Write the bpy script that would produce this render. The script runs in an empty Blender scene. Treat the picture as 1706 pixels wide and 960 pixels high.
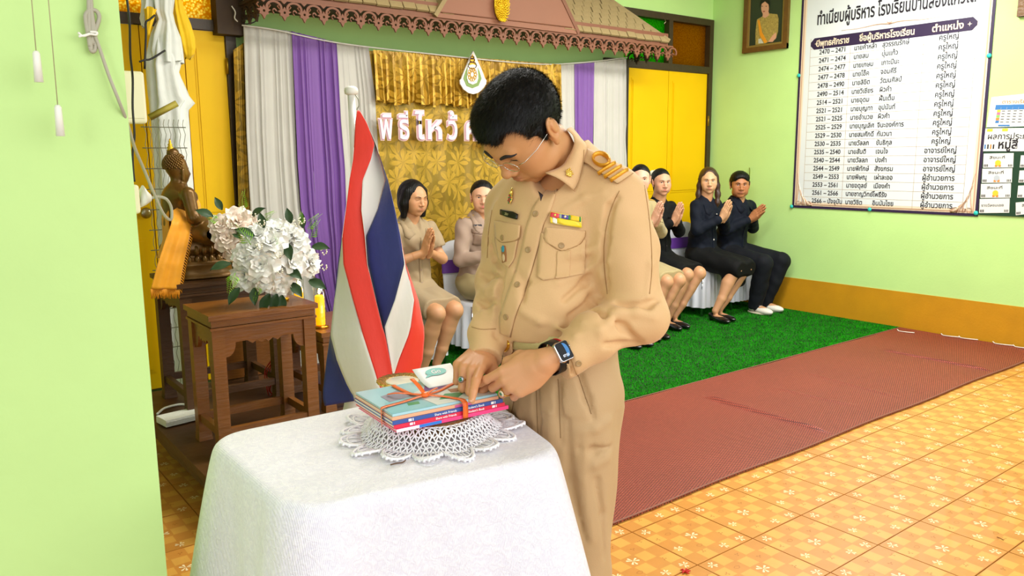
import bpy, bmesh, math, random
import numpy as np
from mathutils import Vector, Matrix
from mathutils.bvhtree import BVHTree
random.seed(7); rng = np.random.default_rng(7)
PI = math.pi
SC = bpy.context.scene
COL = SC.collection

# ------------------------------------------------------------------ camera
CF = 1324.43; CP, CY, CR = 0.162158, 0.652469, -0.008987; CH = 1.45
_cy, _sy, _cp, _sp = math.cos(CY), math.sin(CY), math.cos(CP), math.sin(CP)
FW = np.array([_sy*_cp, _cy*_cp, -_sp]); _R = np.array([_cy, -_sy, 0.]); _U = np.cross(_R, FW)
RT = _R*math.cos(CR) + _U*math.sin(CR); UP = -_R*math.sin(CR) + _U*math.cos(CR)
EYE = np.array([0, 0, CH])
cam = bpy.data.cameras.new('camera'); cam.sensor_width = 36; cam.lens = CF/1706*36; cam.clip_start = .05
camo = bpy.data.objects.new('camera', cam); COL.objects.link(camo)
camo.matrix_world = Matrix(((RT[0], UP[0], -FW[0], 0), (RT[1], UP[1], -FW[1], 0), (RT[2], UP[2], -FW[2], CH), (0, 0, 0, 1)))
SC.camera = camo

# ------------------------------------------------------------------ world, lights, exposure
SC.view_settings.view_transform = 'Standard'; SC.view_settings.look = 'None'
SC.view_settings.exposure = 0.50; SC.view_settings.gamma = 1; SC.view_settings.use_curve_mapping = False
w = bpy.data.worlds.new('sky'); SC.world = w; w.use_nodes = True
bg = w.node_tree.nodes['Background']; bg.inputs[0].default_value = (0.93, 0.97, 1, 1); bg.inputs[1].default_value = 0.80

def area(name, loc, aim, sx, sy, power, color=(1, 1, 1)):
    l = bpy.data.lights.new(name, 'AREA'); l.shape = 'RECTANGLE'; l.size = sx; l.size_y = sy; l.energy = power; l.color = color
    o = bpy.data.objects.new(name, l); COL.objects.link(o); o.location = loc
    o.rotation_euler = (Vector(aim)-Vector(loc)).to_track_quat('-Z', 'Y').to_euler(); return o
# daylight through the open side of the classroom behind the camera, and through the left windows
area('daylight_open_side', (3.2, -2.2, 2.3), (3.0, 4.0, 0.7), 5.5, 2.2, 85, (1, .98, .95))
area('daylight_left_window', (-1.9, -.6, 2.0), (1.6, 2.4, 0.9), .7, .9, 11, (.97, .98, 1))

# overhead fill panels added to brighten the room, above the frame
for i, (x, y) in enumerate(((2.4, 2.8), (5.0, 2.9))): area('added_overhead_fill', (x, y, 3.1), (x, y+.3, 0), 1.8, .5, (50, 80)[i], (1, .99, .94))

# ------------------------------------------------------------------ helpers
def lin(c):
    if isinstance(c, str): c = tuple(int(c[i:i+2], 16) for i in (0, 2, 4))
    return tuple((x/255/12.92 if x/255 <= .04045 else ((x/255+.055)/1.055)**2.4) for x in c[:3])
MATS = {}
def mat(name, color, rough=.6, metal=0., bump=None, var=0., vscale=20., emit=None, spec=.5, attr=None, trans=0., sheen=0., sub=0., coat=0.):
    """bump=(scale,strength[,stretch xyz])"""
    if name in MATS: return MATS[name]
    m = bpy.data.materials.new(name); m.use_nodes = True; MATS[name] = m
    nt = m.node_tree; N = nt.nodes; L = nt.links; b = N['Principled BSDF']
    c = lin(color) if not (isinstance(color, tuple) and max(color) <= 1) else color
    b.inputs['Base Color'].default_value = (*c, 1); b.inputs['Roughness'].default_value = rough; b.inputs['Metallic'].default_value = metal
    b.inputs['Specular IOR Level'].default_value = spec
    if sheen: b.inputs['Sheen Weight'].default_value = sheen
    if coat: b.inputs['Coat Weight'].default_value = coat
    if sub:
        b.inputs['Subsurface Weight'].default_value = sub; b.inputs['Subsurface Radius'].default_value = (.012, .005, .003); b.inputs['Subsurface Scale'].default_value = 1
    if trans: b.inputs['Transmission Weight'].default_value = trans
    src = None
    if attr:
        a = N.new('ShaderNodeVertexColor'); a.layer_name = attr; src = a.outputs[0]; L.new(src, b.inputs['Base Color'])
    if var or bump:
        tc = N.new('ShaderNodeTexCoord')
    if var:
        n = N.new('ShaderNodeTexNoise'); n.inputs['Scale'].default_value = vscale; n.inputs['Detail'].default_value = 5
        L.new(tc.outputs['Object'], n.inputs['Vector'])
        h = N.new('ShaderNodeHueSaturation'); mr = N.new('ShaderNodeMapRange')
        mr.inputs['From Min'].default_value = .3; mr.inputs['From Max'].default_value = .7
        mr.inputs['To Min'].default_value = 1-var; mr.inputs['To Max'].default_value = 1+var
        L.new(n.outputs[0], mr.inputs[0]); L.new(mr.outputs[0], h.inputs['Value'])
        if src: L.new(src, h.inputs['Color'])
        else: h.inputs['Color'].default_value = (*c, 1)
        L.new(h.outputs[0], b.inputs['Base Color'])
    if bump:
        mp = N.new('ShaderNodeMapping'); L.new(tc.outputs['Object'], mp.inputs[0])
        if len(bump) > 2: mp.inputs['Scale'].default_value = bump[2]
        n = N.new('ShaderNodeTexNoise'); n.inputs['Scale'].default_value = bump[0]; n.inputs['Detail'].default_value = 4
        L.new(mp.outputs[0], n.inputs['Vector'])
        bp = N.new('ShaderNodeBump'); bp.inputs['Strength'].default_value = bump[1]; bp.inputs['Distance'].default_value = .01
        L.new(n.outputs[0], bp.inputs['Height']); L.new(bp.outputs[0], b.inputs['Normal'])
    if emit:
        b.inputs['Emission Color'].default_value = (*lin(emit[0]), 1); b.inputs['Emission Strength'].default_value = emit[1]
    return m

def clear_mat(name, gloss=.10):
    """thin clear glass: lets light straight through, with a weak mirror sheen"""
    if name in MATS: return MATS[name]
    m = bpy.data.materials.new(name); m.use_nodes = True; N = m.node_tree.nodes; L = m.node_tree.links; N.clear(); MATS[name] = m
    o = N.new('ShaderNodeOutputMaterial'); t = N.new('ShaderNodeBsdfTransparent'); g = N.new('ShaderNodeBsdfGlossy'); x = N.new('ShaderNodeMixShader')
    g.inputs['Roughness'].default_value = .03; t.inputs[0].default_value = (.95, .97, .95, 1)
    x.inputs[0].default_value = gloss; L.new(t.outputs[0], x.inputs[1]); L.new(g.outputs[0], x.inputs[2]); L.new(x.outputs[0], o.inputs[0]); return m

def D(px, py, d):                       # a point seen at a photo pixel, d metres ahead
    return EYE + (FW*CF + RT*(px-853) - UP*(py-480))*(d/CF)
def onY(px, py, Y): q = FW*CF + RT*(px-853) - UP*(py-480); return EYE + q*(Y/q[1])
def onX(px, py, X): q = FW*CF + RT*(px-853) - UP*(py-480); return EYE + q*(X/q[0])
def onZ(px, py, Z): q = FW*CF + RT*(px-853) - UP*(py-480); return EYE + q*((Z-CH)/q[2])

class MB:
    """collects shapes; build() links them as ONE mesh object"""
    def __init__(s): s.v = []; s.f = []; s.mi = []; s.sm = []; s.n = 0
    def add(s, v, f, mi=0, smooth=False):
        v = np.asarray(v, float).reshape(-1, 3); s.v.append(v)
        for q in f: s.f.append([int(i)+s.n for i in q])
        s.mi += [mi]*len(f); s.sm += [smooth]*len(f); s.n += len(v); return s
    def box(s, c, d, mi=0, R=None, taper=1.0):
        c = np.array(c, float); h = np.array(d, float)/2
        v = np.array([[x, y, z] for z in (-1, 1) for y in (-1, 1) for x in (-1, 1)], float)*h
        v[4:, :2] *= taper
        if R is not None: v = v @ np.asarray(R).T
        return s.add(v+c, [(0, 2, 3, 1), (4, 5, 7, 6), (0, 1, 5, 4), (2, 6, 7, 3), (0, 4, 6, 2), (1, 3, 7, 5)], mi)
    def bb(s, x0, x1, y0, y1, z0, z1, mi=0): return s.box(((x0+x1)/2, (y0+y1)/2, (z0+z1)/2), (x1-x0, y1-y0, z1-z0), mi)
    def tube(s, pts, r, n=8, mi=0, cap=True, flat=None):
        pts = [np.array(p, float) for p in pts]; m = len(pts)
        rr = r if hasattr(r, '__len__') else [r]*m
        t = [pts[min(i+1, m-1)]-pts[max(i-1, 0)] for i in range(m)]
        t = [a/(np.linalg.norm(a)+1e-12) for a in t]
        up = np.array([0, 0, 1.]) if abs(t[0][2]) < .9 else np.array([1., 0, 0])
        V = []; nrm = np.cross(t[0], up); nrm /= np.linalg.norm(nrm)
        for i in range(m):
            nrm = nrm - t[i]*(nrm @ t[i]); nrm /= np.linalg.norm(nrm)+1e-12; bn = np.cross(t[i], nrm)
            for k in range(n):
                a = 2*PI*k/n; V.append(pts[i] + (nrm*math.cos(a)*(flat or 1) + bn*math.sin(a))*rr[i])
        Fc = [(i*n+k, i*n+(k+1) % n, (i+1)*n+(k+1) % n, (i+1)*n+k) for i in range(m-1) for k in range(n)]
        if cap: Fc += [tuple(range(n))[::-1], tuple((m-1)*n+k for k in range(n))]
        return s.add(V, Fc, mi, True)
    def lathe(s, c, prof, n=24, mi=0, squash=(1, 1), R=None, ruffle=None):
        V = []
        for j, (r, z) in enumerate(prof):
            for k in range(n):
                a = 2*PI*k/n; q = r*(1+(ruffle(j, a) if ruffle else 0))
                V.append((q*math.cos(a)*squash[0], q*math.sin(a)*squash[1], z))
        V = np.array(V)
        if R is not None: V = V @ np.asarray(R).T
        V = V+np.array(c); m = len(prof)
        Fc = [(j*n+k, j*n+(k+1) % n, (j+1)*n+(k+1) % n, (j+1)*n+k) for j in range(m-1) for k in range(n)]
        Fc += [tuple(range(n))[::-1], tuple((m-1)*n+k for k in range(n))]
        return s.add(V, Fc, mi, True)
    def ball(s, c, r, R=None, nu=14, nv=9, mi=0):
        r = np.array([r]*3 if not hasattr(r, '__len__') else r, float); V = [(0, 0, -1)]
        for j in range(1, nv):
            a = -PI/2+PI*j/nv
            for k in range(nu): b = 2*PI*k/nu; V.append((math.cos(a)*math.cos(b), math.cos(a)*math.sin(b), math.sin(a)))
        V.append((0, 0, 1)); V = np.array(V)*r
        if R is not None: V = V @ np.asarray(R).T
        Fc = [(0, 1+(k+1) % nu, 1+k) for k in range(nu)]
        for j in range(nv-2):
            for k in range(nu): Fc.append((1+j*nu+k, 1+j*nu+(k+1) % nu, 1+(j+1)*nu+(k+1) % nu, 1+(j+1)*nu+k))
        e = len(V)-1; o = 1+(nv-2)*nu; Fc += [(o+k, o+(k+1) % nu, e) for k in range(nu)]
        return s.add(V+np.array(c), Fc, mi, True)
    def grid(s, P, mi=0, smooth=True, close=False):
        P = np.asarray(P, float); a, b = P.shape[:2]; bb = b if close else b-1
        Fc = [(i*b+j, i*b+(j+1) % b, (i+1)*b+(j+1) % b, (i+1)*b+j) for i in range(a-1) for j in range(bb)]
        return s.add(P.reshape(-1, 3), Fc, mi, smooth)
    def prism(s, poly, fr, th, mi=0):
        """polygon of (u,v) in frame fr=(origin, uvec, vvec, nvec) extruded by th along n"""
        o, u, v, n = [np.array(a, float) for a in fr]; k = len(poly)
        V = [o+u*a+v*b for a, b in poly] + [o+u*a+v*b+n*th for a, b in poly]
        Fc = [tuple(range(k))[::-1], tuple(range(k, 2*k))] + [(i, (i+1) % k, k+(i+1) % k, k+i) for i in range(k)]
        return s.add(V, Fc, mi)
    def mesh(s, name, mats):
        me = bpy.data.meshes.new(name); me.from_pydata(np.concatenate(s.v).tolist(), [], s.f); me.update()
        for m in (mats if isinstance(mats, (list, tuple)) else [mats]): me.materials.append(m)
        me.polygons.foreach_set('material_index', s.mi); me.polygons.foreach_set('use_smooth', s.sm); return me
    def build(s, name, mats, parent=None): return link(name, s.mesh(name, mats), parent)
def link(name, me, parent=None):
    o = bpy.data.objects.new(name, me); COL.objects.link(o)
    if parent: o.parent = parent; o.matrix_parent_inverse = Matrix.Translation(parent.location).inverted() if parent.type == 'EMPTY' and not parent.parent else Matrix()
    return o
def tag(o, label=None, cat=None, group=None, kind=None):
    for k, x in (('label', label), ('category', cat), ('group', group), ('kind', kind)):
        if x: o[k] = x
    return o
def empty(name, loc, label=None, cat=None, group=None):
    o = bpy.data.objects.new(name, None); o.empty_display_size = .05; COL.objects.link(o); o.location = tuple(map(float, loc))
    return tag(o, label, cat, group)
def copy_tree(o, parent=None):
    c = o.copy(); COL.objects.link(c)
    if parent: c.parent = parent
    for ch in list(o.children): copy_tree(ch, c)
    return c
def piece(name, me, loc, parent, rot=None, sc=None):
    """one of many alike pieces, sharing mesh data (parent at identity)"""
    o = bpy.data.objects.new(name, me); COL.objects.link(o); o.location = tuple(map(float, loc))
    if rot is not None: o.rotation_euler = rot
    if sc is not None: o.scale = sc
    if parent:
        o.parent = parent
        if parent.type == 'EMPTY': o.matrix_parent_inverse = Matrix.Translation(parent.location).inverted()
    return o
def struct(o): o['kind'] = 'structure'; return o
def text_mesh(body, size, align='LEFT', bold=0.0, extrude=0.0, bevel=0.0):
    c = bpy.data.curves.new('lettering', 'FONT'); c.body = body; c.size = size; c.align_x = align; c.align_y = 'BOTTOM_BASELINE'
    c.offset = bold; c.extrude = extrude; c.bevel_depth = bevel; c.resolution_u = 3; c.bevel_resolution = 1
    o = bpy.data.objects.new('lettering', c); COL.objects.link(o)
    dg = bpy.context.evaluated_depsgraph_get(); dg.update()
    me = bpy.data.meshes.new_from_object(o.evaluated_get(dg)); bpy.data.objects.remove(o); bpy.data.curves.remove(c)
    n = len(me.vertices); v = np.empty(n*3); me.vertices.foreach_get('co', v)
    f = [tuple(p.vertices) for p in me.polygons]; bpy.data.meshes.remove(me)
    return v.reshape(-1, 3), f
def put_text(mb, body, size, fr, mi=0, align='LEFT', **k):
    v, f = text_mesh(body, size, align, **k)
    o, u, w_, n = [np.array(a, float) for a in fr]
    if len(v): mb.add(o+v[:, :1]*u+v[:, 1:2]*w_+v[:, 2:3]*n, f, mi)
def holed(outer, holes, depth):
    """2D outline with holes, extruded: vertices, faces (x, y, z=+-depth/2)"""
    c = bpy.data.curves.new('o', 'CURVE'); c.dimensions = '2D'; c.fill_mode = 'BOTH'; c.extrude = depth/2
    for pl in [outer]+holes:
        s = c.splines.new('POLY'); s.points.add(len(pl)-1); s.use_cyclic_u = True
        for p, (x, y) in zip(s.points, pl): p.co = (x, y, 0, 1)
    o = bpy.data.objects.new('o', c); COL.objects.link(o)
    dg = bpy.context.evaluated_depsgraph_get(); dg.update()
    me = bpy.data.meshes.new_from_object(o.evaluated_get(dg)); bpy.data.objects.remove(o)
    v = np.empty(len(me.vertices)*3); me.vertices.foreach_get('co', v); f = [tuple(p.vertices) for p in me.polygons]
    return v.reshape(-1, 3), f
def circ(cx, cy, r, n=12, a0=0, a1=2*PI): return [(cx+r*math.cos(a0+(a1-a0)*i/n), cy+r*math.sin(a0+(a1-a0)*i/n)) for i in range(n)]
def rotz(a): c, s = math.cos(a), math.sin(a); return np.array([[c, -s, 0], [s, c, 0], [0, 0, 1]])
def rotx(a): c, s = math.cos(a), math.sin(a); return np.array([[1, 0, 0], [0, c, -s], [0, s, c]])
def roty(a): c, s = math.cos(a), math.sin(a); return np.array([[c, 0, s], [0, 1, 0], [-s, 0, c]])
def unit(a): a = np.array(a, float); return a/np.linalg.norm(a)
def smooth_path(pts, n=6):
    P = [np.array(p, float) for p in pts]; P = [2*P[0]-P[1]]+P+[2*P[-1]-P[-2]]; out = []
    for i in range(1, len(P)-2):
        for j in range(n):
            t = j/n; a, b, c, d = P[i-1:i+3]
            out.append(.5*(2*b+(c-a)*t+(2*a-5*b+4*c-d)*t*t+(3*b-a-3*c+d)*t**3))
    return out+[P[-2]]

# ================================================================== ROOM
YB, XR = 5.31, 6.60
M_green = mat('green_plaster', 'C0E890', .75, bump=(60, .08), var=.03, vscale=3)
M_greenD = mat('green_plaster_bright', 'A6D45C', .75, bump=(60, .08), var=.04, vscale=3)
M_dado = mat('ochre_dado_paint', 'C88E08', .6, bump=(80, .12), var=.06, vscale=6)
M_dark = mat('dark_brown_frame', '3A2C14', .5, bump=(30, .2), var=.12)
M_yel = mat('yellow_gloss_paint', 'ECBE00', .5, spec=.2, bump=(8, .06, (12, 1, .6)), var=.03, vscale=3)

def wall(name, x0, x1, z0, z1, holes, y0, y1, m):
    xs = sorted({x0, x1, *[h[0] for h in holes], *[h[1] for h in holes]}); zs = sorted({z0, z1, *[h[2] for h in holes], *[h[3] for h in holes]})
    mb = MB()
    for i in range(len(xs)-1):
        for j in range(len(zs)-1):
            cx, cz = (xs[i]+xs[i+1])/2, (zs[j]+zs[j+1])/2
            if any(h[0] < cx < h[1] and h[2] < cz < h[3] for h in holes): continue
            mb.bb(xs[i], xs[i+1], y0, y1, zs[j], zs[j+1])
    return struct(mb.build(name, m))
wall('wall_back', -3.2, XR+.12, 0, 3.2, [(.3, 1.82, 0, 2.80), (5.36, 6.58, 0, 2.78)], YB, YB+.12, M_green)
struct(MB().bb(XR, XR+.12, -2.5, YB+.12, 0, 3.2).build('wall_right', M_green))
struct(MB().bb(XR-.006, XR, -2.5, YB, 0, .312).build('baseboard_right', M_dado))
struct(MB().bb(-3.2, XR+.12, -.2, YB+.12, 3.2, 3.3).build('ceiling', mat('ceiling_white', 'E8E8E0', .9)))
struct(MB().bb(-3.32, -3.2, 2.0, YB+.12, 0, 3.2).build('wall_left', M_green))
floor = struct(MB().bb(-3.2, XR, -2.5, YB, -.08, -.006).build('floor', mat('tile_joint', '8A5A18', .8)))

# pillar beside the camera
struct(MB().bb(-.75, .335, 1.55, 1.85, 0, 3.2).build('wall_pillar', mat('pillar_green_paint', 'BEE08E', .7, bump=(35, .1), var=.03, vscale=4)))

# floor tiles, each a piece with its printed checks and flowers
M_t0 = mat('tile_glaze_amber', 'C8863A', .35, var=.07, vscale=9, coat=.2)
M_t1 = mat('tile_glaze_light_check', 'D89E48', .35, var=.05, vscale=9, coat=.2)
M_t2 = mat('tile_print_cream', 'F6E2B4', .35)
M_t3 = mat('tile_print_brown', 'A8611C', .4)
T = .3237; g = .0022
tb = MB(); a = T/2-g
tb.box((0, 0, -.004), (2*a, 2*a, .008), 0)
c5 = 2*a/5
for i in range(5):
    for j in range(5):
        if (i+j) % 2: tb.add([(-a+c5*(i+.05), -a+c5*(j+.05), .0002), (-a+c5*(i+.95), -a+c5*(j+.05), .0002), (-a+c5*(i+.95), -a+c5*(j+.95), .0002), (-a+c5*(i+.05), -a+c5*(j+.95), .0002)], [(0, 1, 2, 3)], 1)
def petal(cx, cy, ang, l, wd, mi, z=.0004):
    u = np.array([math.cos(ang), math.sin(ang)]); n = np.array([-u[1], u[0]])
    pts = [(.12, .2), (.5, .55), (.8, 1), (.97, .7), (1, 0), (.97, -.7), (.8, -1), (.5, -.55), (.12, -.2)]
    tb.add([(*(np.array([cx, cy])+u*l*p+n*wd*q), z) for p, q in pts], [tuple(range(9))[::-1]], mi)
for cx, cy, R_, rot in ((0, 0, .026, 0), (2*c5-.002, -a+c5*.45, .02, .4), (c5*1.0, -2*c5, .0, 0), (-1.9*c5, 2*c5, .02, 1.2), (-c5*1.9, -.6*c5, .018, 2.2), (.5*c5, -2*c5, .019, 2.8)):
    if R_:
        for k in range(6): petal(cx, cy, rot+.55+k*1.0472+(.16 if k % 2 else -.16), R_, R_*.17, 2)
for cx, cy in ((c5, c5), (-2*c5, .9*c5), (.2*c5, 1.9*c5), (2*c5, 1.4*c5), (-c5, -1.7*c5), (1.6*c5, -.9*c5)):
    for k in range(3): petal(cx, cy, k*1.9+cx*40, .010, .0025, 3)
for cx, cy in ((-c5, c5*1.0), (-.6*c5, -1.1*c5)):
    ring = [(cx+.013*math.cos(t)*(1+.15*math.sin(3*t)), cy+.009*math.sin(t)) for t in np.linspace(0, 2*PI, 13)[:-1]]
    for i in range(12):
        p, q = np.array(ring[i]), np.array(ring[(i+1) % 12]); c = np.array([cx, cy])
        tb.add([(*p, .0004), (*q, .0004), (*(c+(q-c)*.86), .0004), (*(c+(p-c)*.86), .0004)], [(0, 1, 2, 3)], 3)
me_tile = tb.mesh('floor_tile', [M_t0, M_t1, M_t2, M_t3])
for i in range(-10, 14):
    for j in range(-8, 9):
        x, y = 2.137+T*(i+.5), 2.037-T*(j+.5)
        if x > XR-.1 or y < .35: continue
        if (y < 2.3 and x > -1.2) or (x < 2.1 and 2.0 < y < 4.5 and x > .2):
            piece('floor_tile', me_tile, (x, y, random.uniform(-.0006, 0)), floor, (random.uniform(-.001, .001), 0, PI*0))

# ------------------------------------------------------------------ doors
def door_leaf(parent, name, x0, x1, z0, z1, y, splits):
    mb = MB(); mb.bb(x0, x1, y, y+.035, z0, z1); mb.build(name, M_yel, parent)
    for (za, zb) in splits:
        q = MB(); f = .055
        q.bb(x0+f, x1-f, y-.004, y+.01, za, zb); q.bb(x0+f+.012, x1-f-.012, y-.010, y, za+.02, zb-.02); q.build('door_panel', M_yel, parent)
def frame_bars(parent, bars, y0, y1, name='frame_bar'):
    for x0, x1, z0, z1 in bars: MB().bb(x0, x1, y0, y1, z0, z1).build(name, M_dark, parent)
d1 = struct(empty('door_1', (1.1, YB, 0)))
xs = [.37, .68, .96, 1.245, 1.50, 1.755]
for i in range(5): door_leaf(d1, 'door_leaf', xs[i]+.003, xs[i+1]-.003, .012, 2.258, YB-.01, [(1.1, 2.17), (.12, .98)])
frame_bars(d1, [(.3, .37, 0, 2.80), (1.755, 1.82, 0, 2.80), (.37, 1.755, 2.262, 2.325), (.37, 1.755, 2.74, 2.80), (.37, 1.755, 0, .013)]+[(x-.012, x+.012, .013, 2.262) for x in ()], YB-.03, YB+.10)  # floor-level bar added to close the light gap under the leaves
for x in xs[1:-1]: MB().bb(x-.02, x+.02, YB+.026, YB+.045, .01, 2.262).build('gap_light_block', M_dark, d1)  # strips added behind the leaf gaps to stop daylight leaking through
MB().tube([onY(243, 355, YB-.01), onY(243, 355, YB-.06)], [.012, .012]).lathe(onY(243, 355, YB-.06), [(.03, 0), (.034, .008), (.02, .016), (.008, .017)], R=rotx(PI/2)).build('door_knob', mat('brushed_steel', 'B0A890', .3, 1), d1)
MB().tube([onY(379, 110, YB-.035)+(0, 0, -.05), onY(379, 110, YB-.035)+(0, 0, .05)], .009).build('door_hinge', mat('brass_dull', 'A08020', .4, .8), d1)
w1 = struct(empty('window_1', (1.1, YB, 2.3)))
def trans_glass(name, c1, c2, scale, strength):
    m = bpy.data.materials.new(name); m.use_nodes = True; N = m.node_tree.nodes; L = m.node_tree.links; N.clear()
    o = N.new('ShaderNodeOutputMaterial'); t = N.new('ShaderNodeBsdfTranslucent'); gl = N.new('ShaderNodeBsdfGlossy'); mx = N.new('ShaderNodeMixShader')
    gl.inputs['Roughness'].default_value = .25; mx.inputs[0].default_value = .12
    tc = N.new('ShaderNodeTexCoord'); v = N.new('ShaderNodeTexVoronoi'); v.feature = 'F1'; v.inputs['Scale'].default_value = scale
    cr = N.new('ShaderNodeValToRGB'); cr.color_ramp.elements[0].color = (*lin(c1), 1); cr.color_ramp.elements[1].color = (*lin(c2), 1)
    cr.color_ramp.elements[0].position = .25; cr.color_ramp.elements[1].position = .6
    bp = N.new('ShaderNodeBump'); bp.inputs['Strength'].default_value = strength
    L.new(tc.outputs['Object'], v.inputs['Vector']); L.new(v.outputs['Distance'], cr.inputs[0]); L.new(cr.outputs[0], t.inputs[0]); L.new(cr.outputs[0], gl.inputs[0])
    L.new(v.outputs['Distance'], bp.inputs['Height']); L.new(bp.outputs[0], gl.inputs['Normal']); L.new(bp.outputs[0], t.inputs['Normal'])
    L.new(t.outputs[0], mx.inputs[1]); L.new(gl.outputs[0], mx.inputs[2]); L.new(mx.outputs[0], o.inputs[0]); return m
MB().bb(.37, 1.755, YB+.03, YB+.036, 2.325, 2.74).build('pane', trans_glass('amber_pattern_glass', 'FFF070', 'E0A000', 60, .6), w1)
d2 = struct(empty('door_2', (5.97, YB, 0)))
for x0, x1 in ((5.40, 5.955), (5.961, 6.525)): door_leaf(d2, 'door_leaf', x0, x1, .012, 2.258, YB-.01, [(1.1, 2.17), (.12, .98)])
MB().bb(5.93, 5.985, YB+.026, YB+.045, .0, 2.262).build('gap_light_block', M_dark, d2)  # strip added behind the leaf gap, blocks leaking daylight
frame_bars(d2, [(5.40, 6.53, 0, .012), (5.36, 5.40, 0, 2.26), (6.53, 6.585, 0, 2.78)], YB-.03, YB+.10)  # floor-level bar here too is added against light under the door
for z in (1.75, .6): MB().tube([(6.535, YB-.035, z), (6.535, YB-.035, z+.1)], .008).build('door_hinge', MATS['brass_dull'], d2)
w2 = struct(empty('window_2', (5.97, YB, 2.3)))
frame_bars(w2, [(5.1, 6.53, 2.262, 2.325), (5.1, 6.53, 2.72, 2.78), (5.93, 5.985, 2.325, 2.72)], YB-.03, YB+.10, 'window_frame_bar')
MB().bb(5.36, 5.93, YB+.03, YB+.036, 2.325, 2.72).build('pane', trans_glass('green_pattern_glass', '60D020', '48B018', 60, .5), w2)
MB().bb(5.985, 6.53, YB+.03, YB+.036, 2.325, 2.72).build('pane', trans_glass('brown_pattern_glass', 'C89A20', 'A87C18', 90, .5), w2)
MB().tube(smooth_path([onY(1107, 32, YB-.03), onY(1109, 36, YB-.05), onY(1106, 40, YB-.04)]), .004).build('window_catch', MATS['brushed_steel'], w2)

# a step of green wall between the left door and the curtain is lit strongly: same plaster

# ------------------------------------------------------------------ mat and turf on the floor
def mat_weave():
    m = bpy.data.materials.new('red_woven_plastic'); m.use_nodes = True; N = m.node_tree.nodes; L = m.node_tree.links; b = N['Principled BSDF']
    b.inputs['Roughness'].default_value = .55
    tc = N.new('ShaderNodeTexCoord'); mp = N.new('ShaderNodeMapping'); mp.inputs['Rotation'].default_value = (0, 0, .55); mp.inputs['Scale'].default_value = (1, 1, 0)
    L.new(tc.outputs['Object'], mp.inputs[0])
    br = N.new('ShaderNodeTexBrick'); br.inputs['Scale'].default_value = 30; br.inputs['Mortar Size'].default_value = .075; br.inputs['Mortar Smooth'].default_value = .6
    br.inputs['Brick Width'].default_value = .42; br.inputs['Row Height'].default_value = .3
    br.inputs['Color1'].default_value = (*lin('B2503A'), 1); br.inputs['Color2'].default_value = (*lin('A4462F'), 1); br.inputs['Mortar'].default_value = (*lin('48140C'), 1)
    L.new(mp.outputs[0], br.inputs['Vector'])
    n = N.new('ShaderNodeTexNoise'); n.inputs['Scale'].default_value = 1.6; n.inputs['Detail'].default_value = 3; L.new(tc.outputs['Object'], n.inputs['Vector'])
    h = N.new('ShaderNodeHueSaturation'); mr = N.new('ShaderNodeMapRange'); mr.inputs['To Min'].default_value = .8; mr.inputs['To Max'].default_value = 1.2
    L.new(n.outputs[0], mr.inputs[0]); L.new(mr.outputs[0], h.inputs['Value']); L.new(br.outputs[0], h.inputs['Color']); L.new(h.outputs[0], b.inputs['Base Color'])
    bp = N.new('ShaderNodeBump'); bp.inputs['Strength'].default_value = .6; bp.inputs['Distance'].default_value = .004; bp.invert = True
    L.new(br.outputs['Fac'], bp.inputs['Height']); L.new(bp.outputs[0], b.inputs['Normal']); return m
X0m = 1.995
nx, ny = 420, 30
xs_ = np.linspace(X0m, XR-.03, nx); ys_ = np.linspace(2.13, 3.215, ny)
Xg, Yg = np.meshgrid(xs_, ys_, indexing='ij')
Zg = .012+.004*np.sin(Xg*2.1+Yg)*np.sin(Yg*3)+.002
def crease(x0, y0, x1, y1, h, wd):
    global Zg
    L_ = math.hypot(x1-x0, y1-y0); u = ((x1-x0)/L_, (y1-y0)/L_)
    s_ = (Xg-x0)*u[0]+(Yg-y0)*u[1]; dd = -(Xg-x0)*u[1]+(Yg-y0)*u[0]
    Zg = Zg+h*np.exp(-(dd/wd)**2)*np.clip(s_*12, 0, 1)*np.clip((L_-s_)*12, 0, 1)
for p, q, h, wd in (((1172, 660), (1385, 722), .022, .010), ((1465, 583), (1658, 620), .016, .010), ((1290, 645), (1430, 676), .006, .02), ((1340, 620), (1500, 662), .005, .02)):
    P_, Q_ = onZ(*p, .015), onZ(*q, .015); crease(P_[0], P_[1], Q_[0], Q_[1], h, wd)
Ye = Yg+.006*np.sin(Xg*5)*(ny > 0)
mb = MB().grid(np.stack([Xg, Ye, Zg], -1))
mb.grid(np.stack([np.stack([xs_, Ye[:, 0], Zg[:, 0]], -1), np.stack([xs_, Ye[:, 0]-.001, Zg[:, 0]*0+.001], -1)], 0))
rm = empty('woven_mat', (3.8, 2.67, 0), 'long brick-red woven plastic mat laid between grass carpet and tiled floor', 'mat')
mb.build('mat_sheet', mat_weave(), rm)
mb = MB(); mb.tube([(x, 2.128+.006*math.sin(x*5), .012) for x in xs_[::3]], .004, 5); mb.tube([(x, 3.218, .016) for x in xs_[::3]], .003, 5)
mb.build('edge_binding', mat('mat_edge_binding', '8A5A4A', .7), rm)
mb = MB()
for (px, py) in ((1495, 549), (1568, 556), (1598, 560), (1655, 569), (1690, 574)):
    p = onZ(px, py, .02); p[0] = min(p[0], XR-.03)
    mb.tube(smooth_path([p, p+(-.03, -.03, -.004), p+(-.05, -.10, .002), p+(-.02, -.15, 0)]), .004, 5)
mb.build('tie_string', mat('white_string', 'E6E0D4', .8), rm)

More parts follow.
